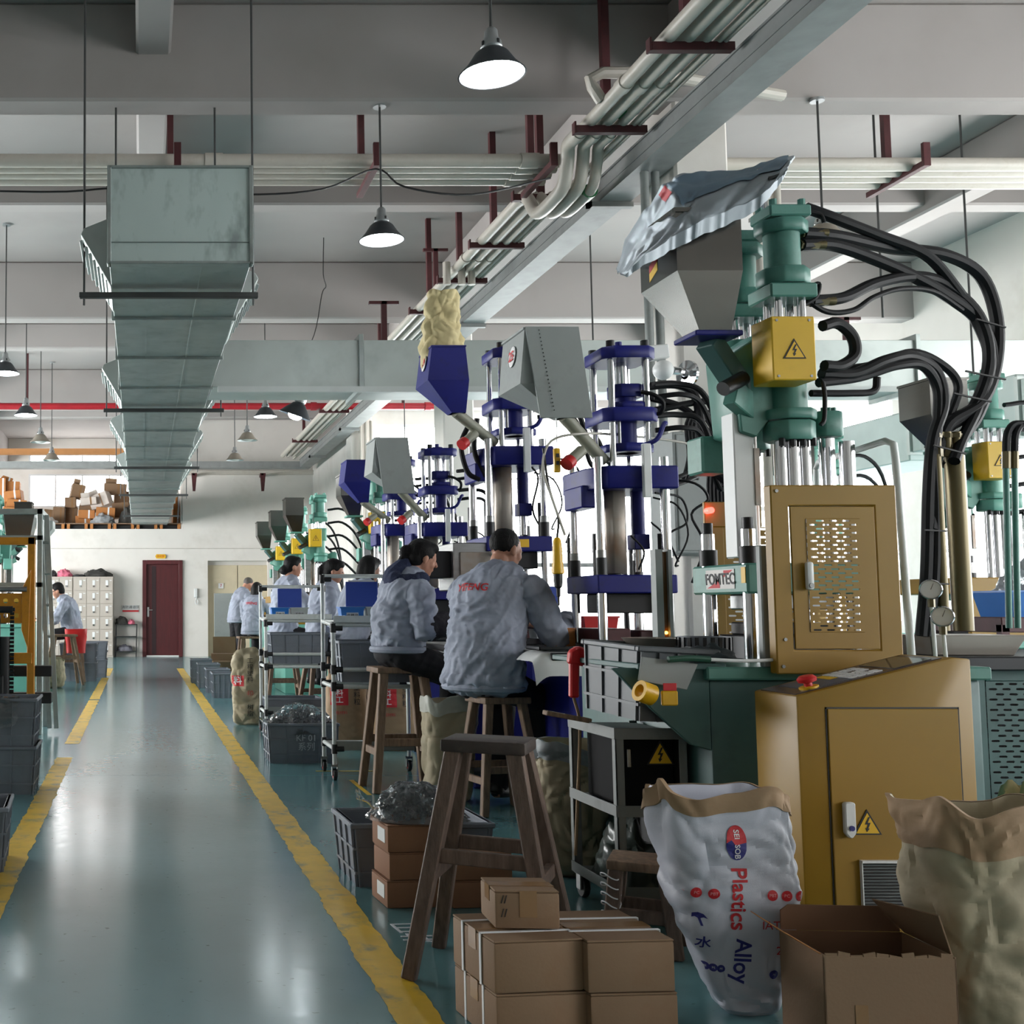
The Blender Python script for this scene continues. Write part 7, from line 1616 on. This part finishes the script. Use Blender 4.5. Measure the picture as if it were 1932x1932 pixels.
part(t, 'leg', A, lambda m: m.prism([(-.1, .1), (.06, .1), (.0, .17), (-.1, .24)], (-.8, 8.3, 0), (1,0,0), (0,0,1), (0, .05, 0)), .003, wld=True)
c_ = part(t, 'caster', M_dark, lambda m: m.cyl((-.79, 8.33, .075), (-.75, 8.33, .075), .075, n=20), .005, wld=True); part(c_, 'caster_fork', M_steel, lambda m: (m.bx(-.80, -.792, 8.28, 8.36, .06, .165), m.bx(-.748, -.74, 8.28, 8.36, .06, .165), m.bx(-.82, -.72, 8.26, 8.38, .155, .17)), .003, wld=True)
t = thing('ladder_frame', 'galvanised steel frame and ladder standing behind the stacker', 'frame', (-1.3, 10.4, 0))
for x, y in ((-.92, 10.2), (-.92, 10.9), (-2.2, 10.2)): part(t, 'upright', M_galv, lambda m: m.bx(x, x + .05, y, y + .05, 0, 2.0), .003, wld=True)
part(t, 'top_rail', M_galv, lambda m: (m.bx(-2.2, -.87, 10.2, 10.25, 1.95, 2.0), m.bx(-.92, -.87, 10.2, 10.95, 1.95, 2.0)), .003, wld=True); part(t, 'low_rail', M_galv, lambda m: m.bx(-2.2, -.87, 10.2, 10.25, 1.72, 1.76), wld=True); part(t, 'mid_rail', M_galv, lambda m: m.bx(-2.2, -.87, 10.2, 10.25, 1.3, 1.34), wld=True)
for x0 in (-.90, -.84): part(t, 'ladder_stile', M_galv, lambda m: m.beam((x0, 10.3, 1.95), (x0 + .1, 10.25, .05), .025, .04), wld=True)
for k in range(6): part(t, 'rung', M_galv, lambda m: m.cyl((-.87 + .015 * k, 10.28, 1.7 - k * .28), (-.82 + .015 * k, 10.28, 1.7 - k * .28), .012, n=8), wld=True)
t = thing('metal_hopper', 'grey sheet-metal hopper on the steel frame across the aisle', 'hopper', (-1.1, 10.5, 1.75))
part(t, 'hopper_box', M_stainless, lambda m: m.hexa([(-1.22, 10.4, 1.76), (-1.0, 10.4, 1.76), (-1.0, 10.7, 1.76), (-1.22, 10.7, 1.76)], [(-1.25, 10.38, 2.0), (-.95, 10.38, 2.0), (-.95, 10.75, 2.0), (-1.25, 10.75, 2.0)]), .004, wld=True)
t2 = thing('metal_hopper', 'pale sheet-metal hopper jutting toward the aisle behind the frame', 'hopper', (-.9, 11.4, 1.7)); part(t2, 'hopper_box', M_galv_dull, lambda m: m.prism([(-.06, 1.98), (.09, 1.98), (.09, 1.9), (-.06, 1.72)], (-.95, 11.3, 0), (1,0,0), (0,0,1), (0, .3, 0)), .004, wld=True); part(t2, 'support_leg', M_galv, lambda m: m.bx(-.99, -.95, 11.42, 11.46, 0, 1.85), wld=True)
# far stool corner across the aisle
t = thing('red_bag', 'bright red plastic shopping bag hung by the seated man with glasses', 'bag', (-.96, 17.25, .45))
part(t, 'bag_body', M_redpl, lambda m: m.grid(lambda u, v: ((.14 + .03 * v) * math.copysign(abs(math.cos(2*math.pi*u)) ** .6, math.cos(2*math.pi*u)) + .015 * noise.noise((u * 6, v * 4, 1)), .09 * math.copysign(abs(math.sin(2*math.pi*u)) ** .6, math.sin(2*math.pi*u)), .36 * v), 32, 10, cu=True), smooth=40)
for x, y, z, lab in ((-.95, 17.9, 0, 'lower crate by the lockers'), (-.95, 17.9, .29, 'upper crate by the lockers'), (-.82, 18.9, 0, 'lower crate of the farther stack by the lockers'), (-.82, 18.9, .29, 'upper crate of the farther stack by the lockers')): crate('grey ' + lab, (x, y, z), 0, (.56, .4, .29), 'grey crates')
t = thing('tube_stand', 'white tube stand in front of the man with glasses', 'stand', (-1.35, 17.3, 0))
for x in (-1.35, -1.32): part(t, 'upright', M_tubewhite, lambda m: m.cyl((x, 17.3 if x < -1.33 else 17.1, 0), (x, 17.3 if x < -1.33 else 17.1, 1.34 if x < -1.33 else .9), .016, n=10), wld=True)
part(t, 'cross_rail', M_tubewhite, lambda m: m.cyl((-1.75, 17.3, 1.34), (-1.35, 17.3, 1.34), .016, n=10), wld=True); part(t, 'joint', M_black, lambda m: m.cyl((-1.42, 17.3, 1.34), (-1.33, 17.3, 1.34), .024, n=10), wld=True)
sack('small kraft sack on the floor behind the steel frame, across the aisle', (-1.24, 16.3, 0), .35, .25, .4, M_kraft_lt, 91, amp=.012)
# loose cables and small fittings around machine 25 and 24
for pts, r in (([(1228,985,6.1),(1250,1010,6.1),(1240,1060,6.1),(1262,1085,6.1)], .005), ([(1236,930,6.1),(1285,940,6.2),(1296,985,6.2),(1262,1010,6.2),(1280,1060,6.2)], .006), ([(1190,1010,6.0),(1215,1040,6.0),(1205,1075,6.0)], .005),
               ([(1215,900,6.0),(1262,905,6.1),(1310,880,6.3),(1318,820,6.4)], .012), ([(1222,912,6.0),(1275,915,6.1),(1335,880,6.4),(1340,810,6.5)], .012)): hz(pts, r / 1.35, 'cable', M25)
for pts, r in (([(990,870,7.3),(1015,900,7.3),(1005,960,7.3),(1022,1000,7.3)], .006), ([(885,800,7.3),(870,840,7.3),(882,890,7.3),(905,905,7.3)], .016), ([(900,790,7.3),(895,850,7.3),(915,900,7.3)], .016)): hz(pts, r / 1.35, 'cable', M24)
bpy.data.scenes.remove(SCRATCH)
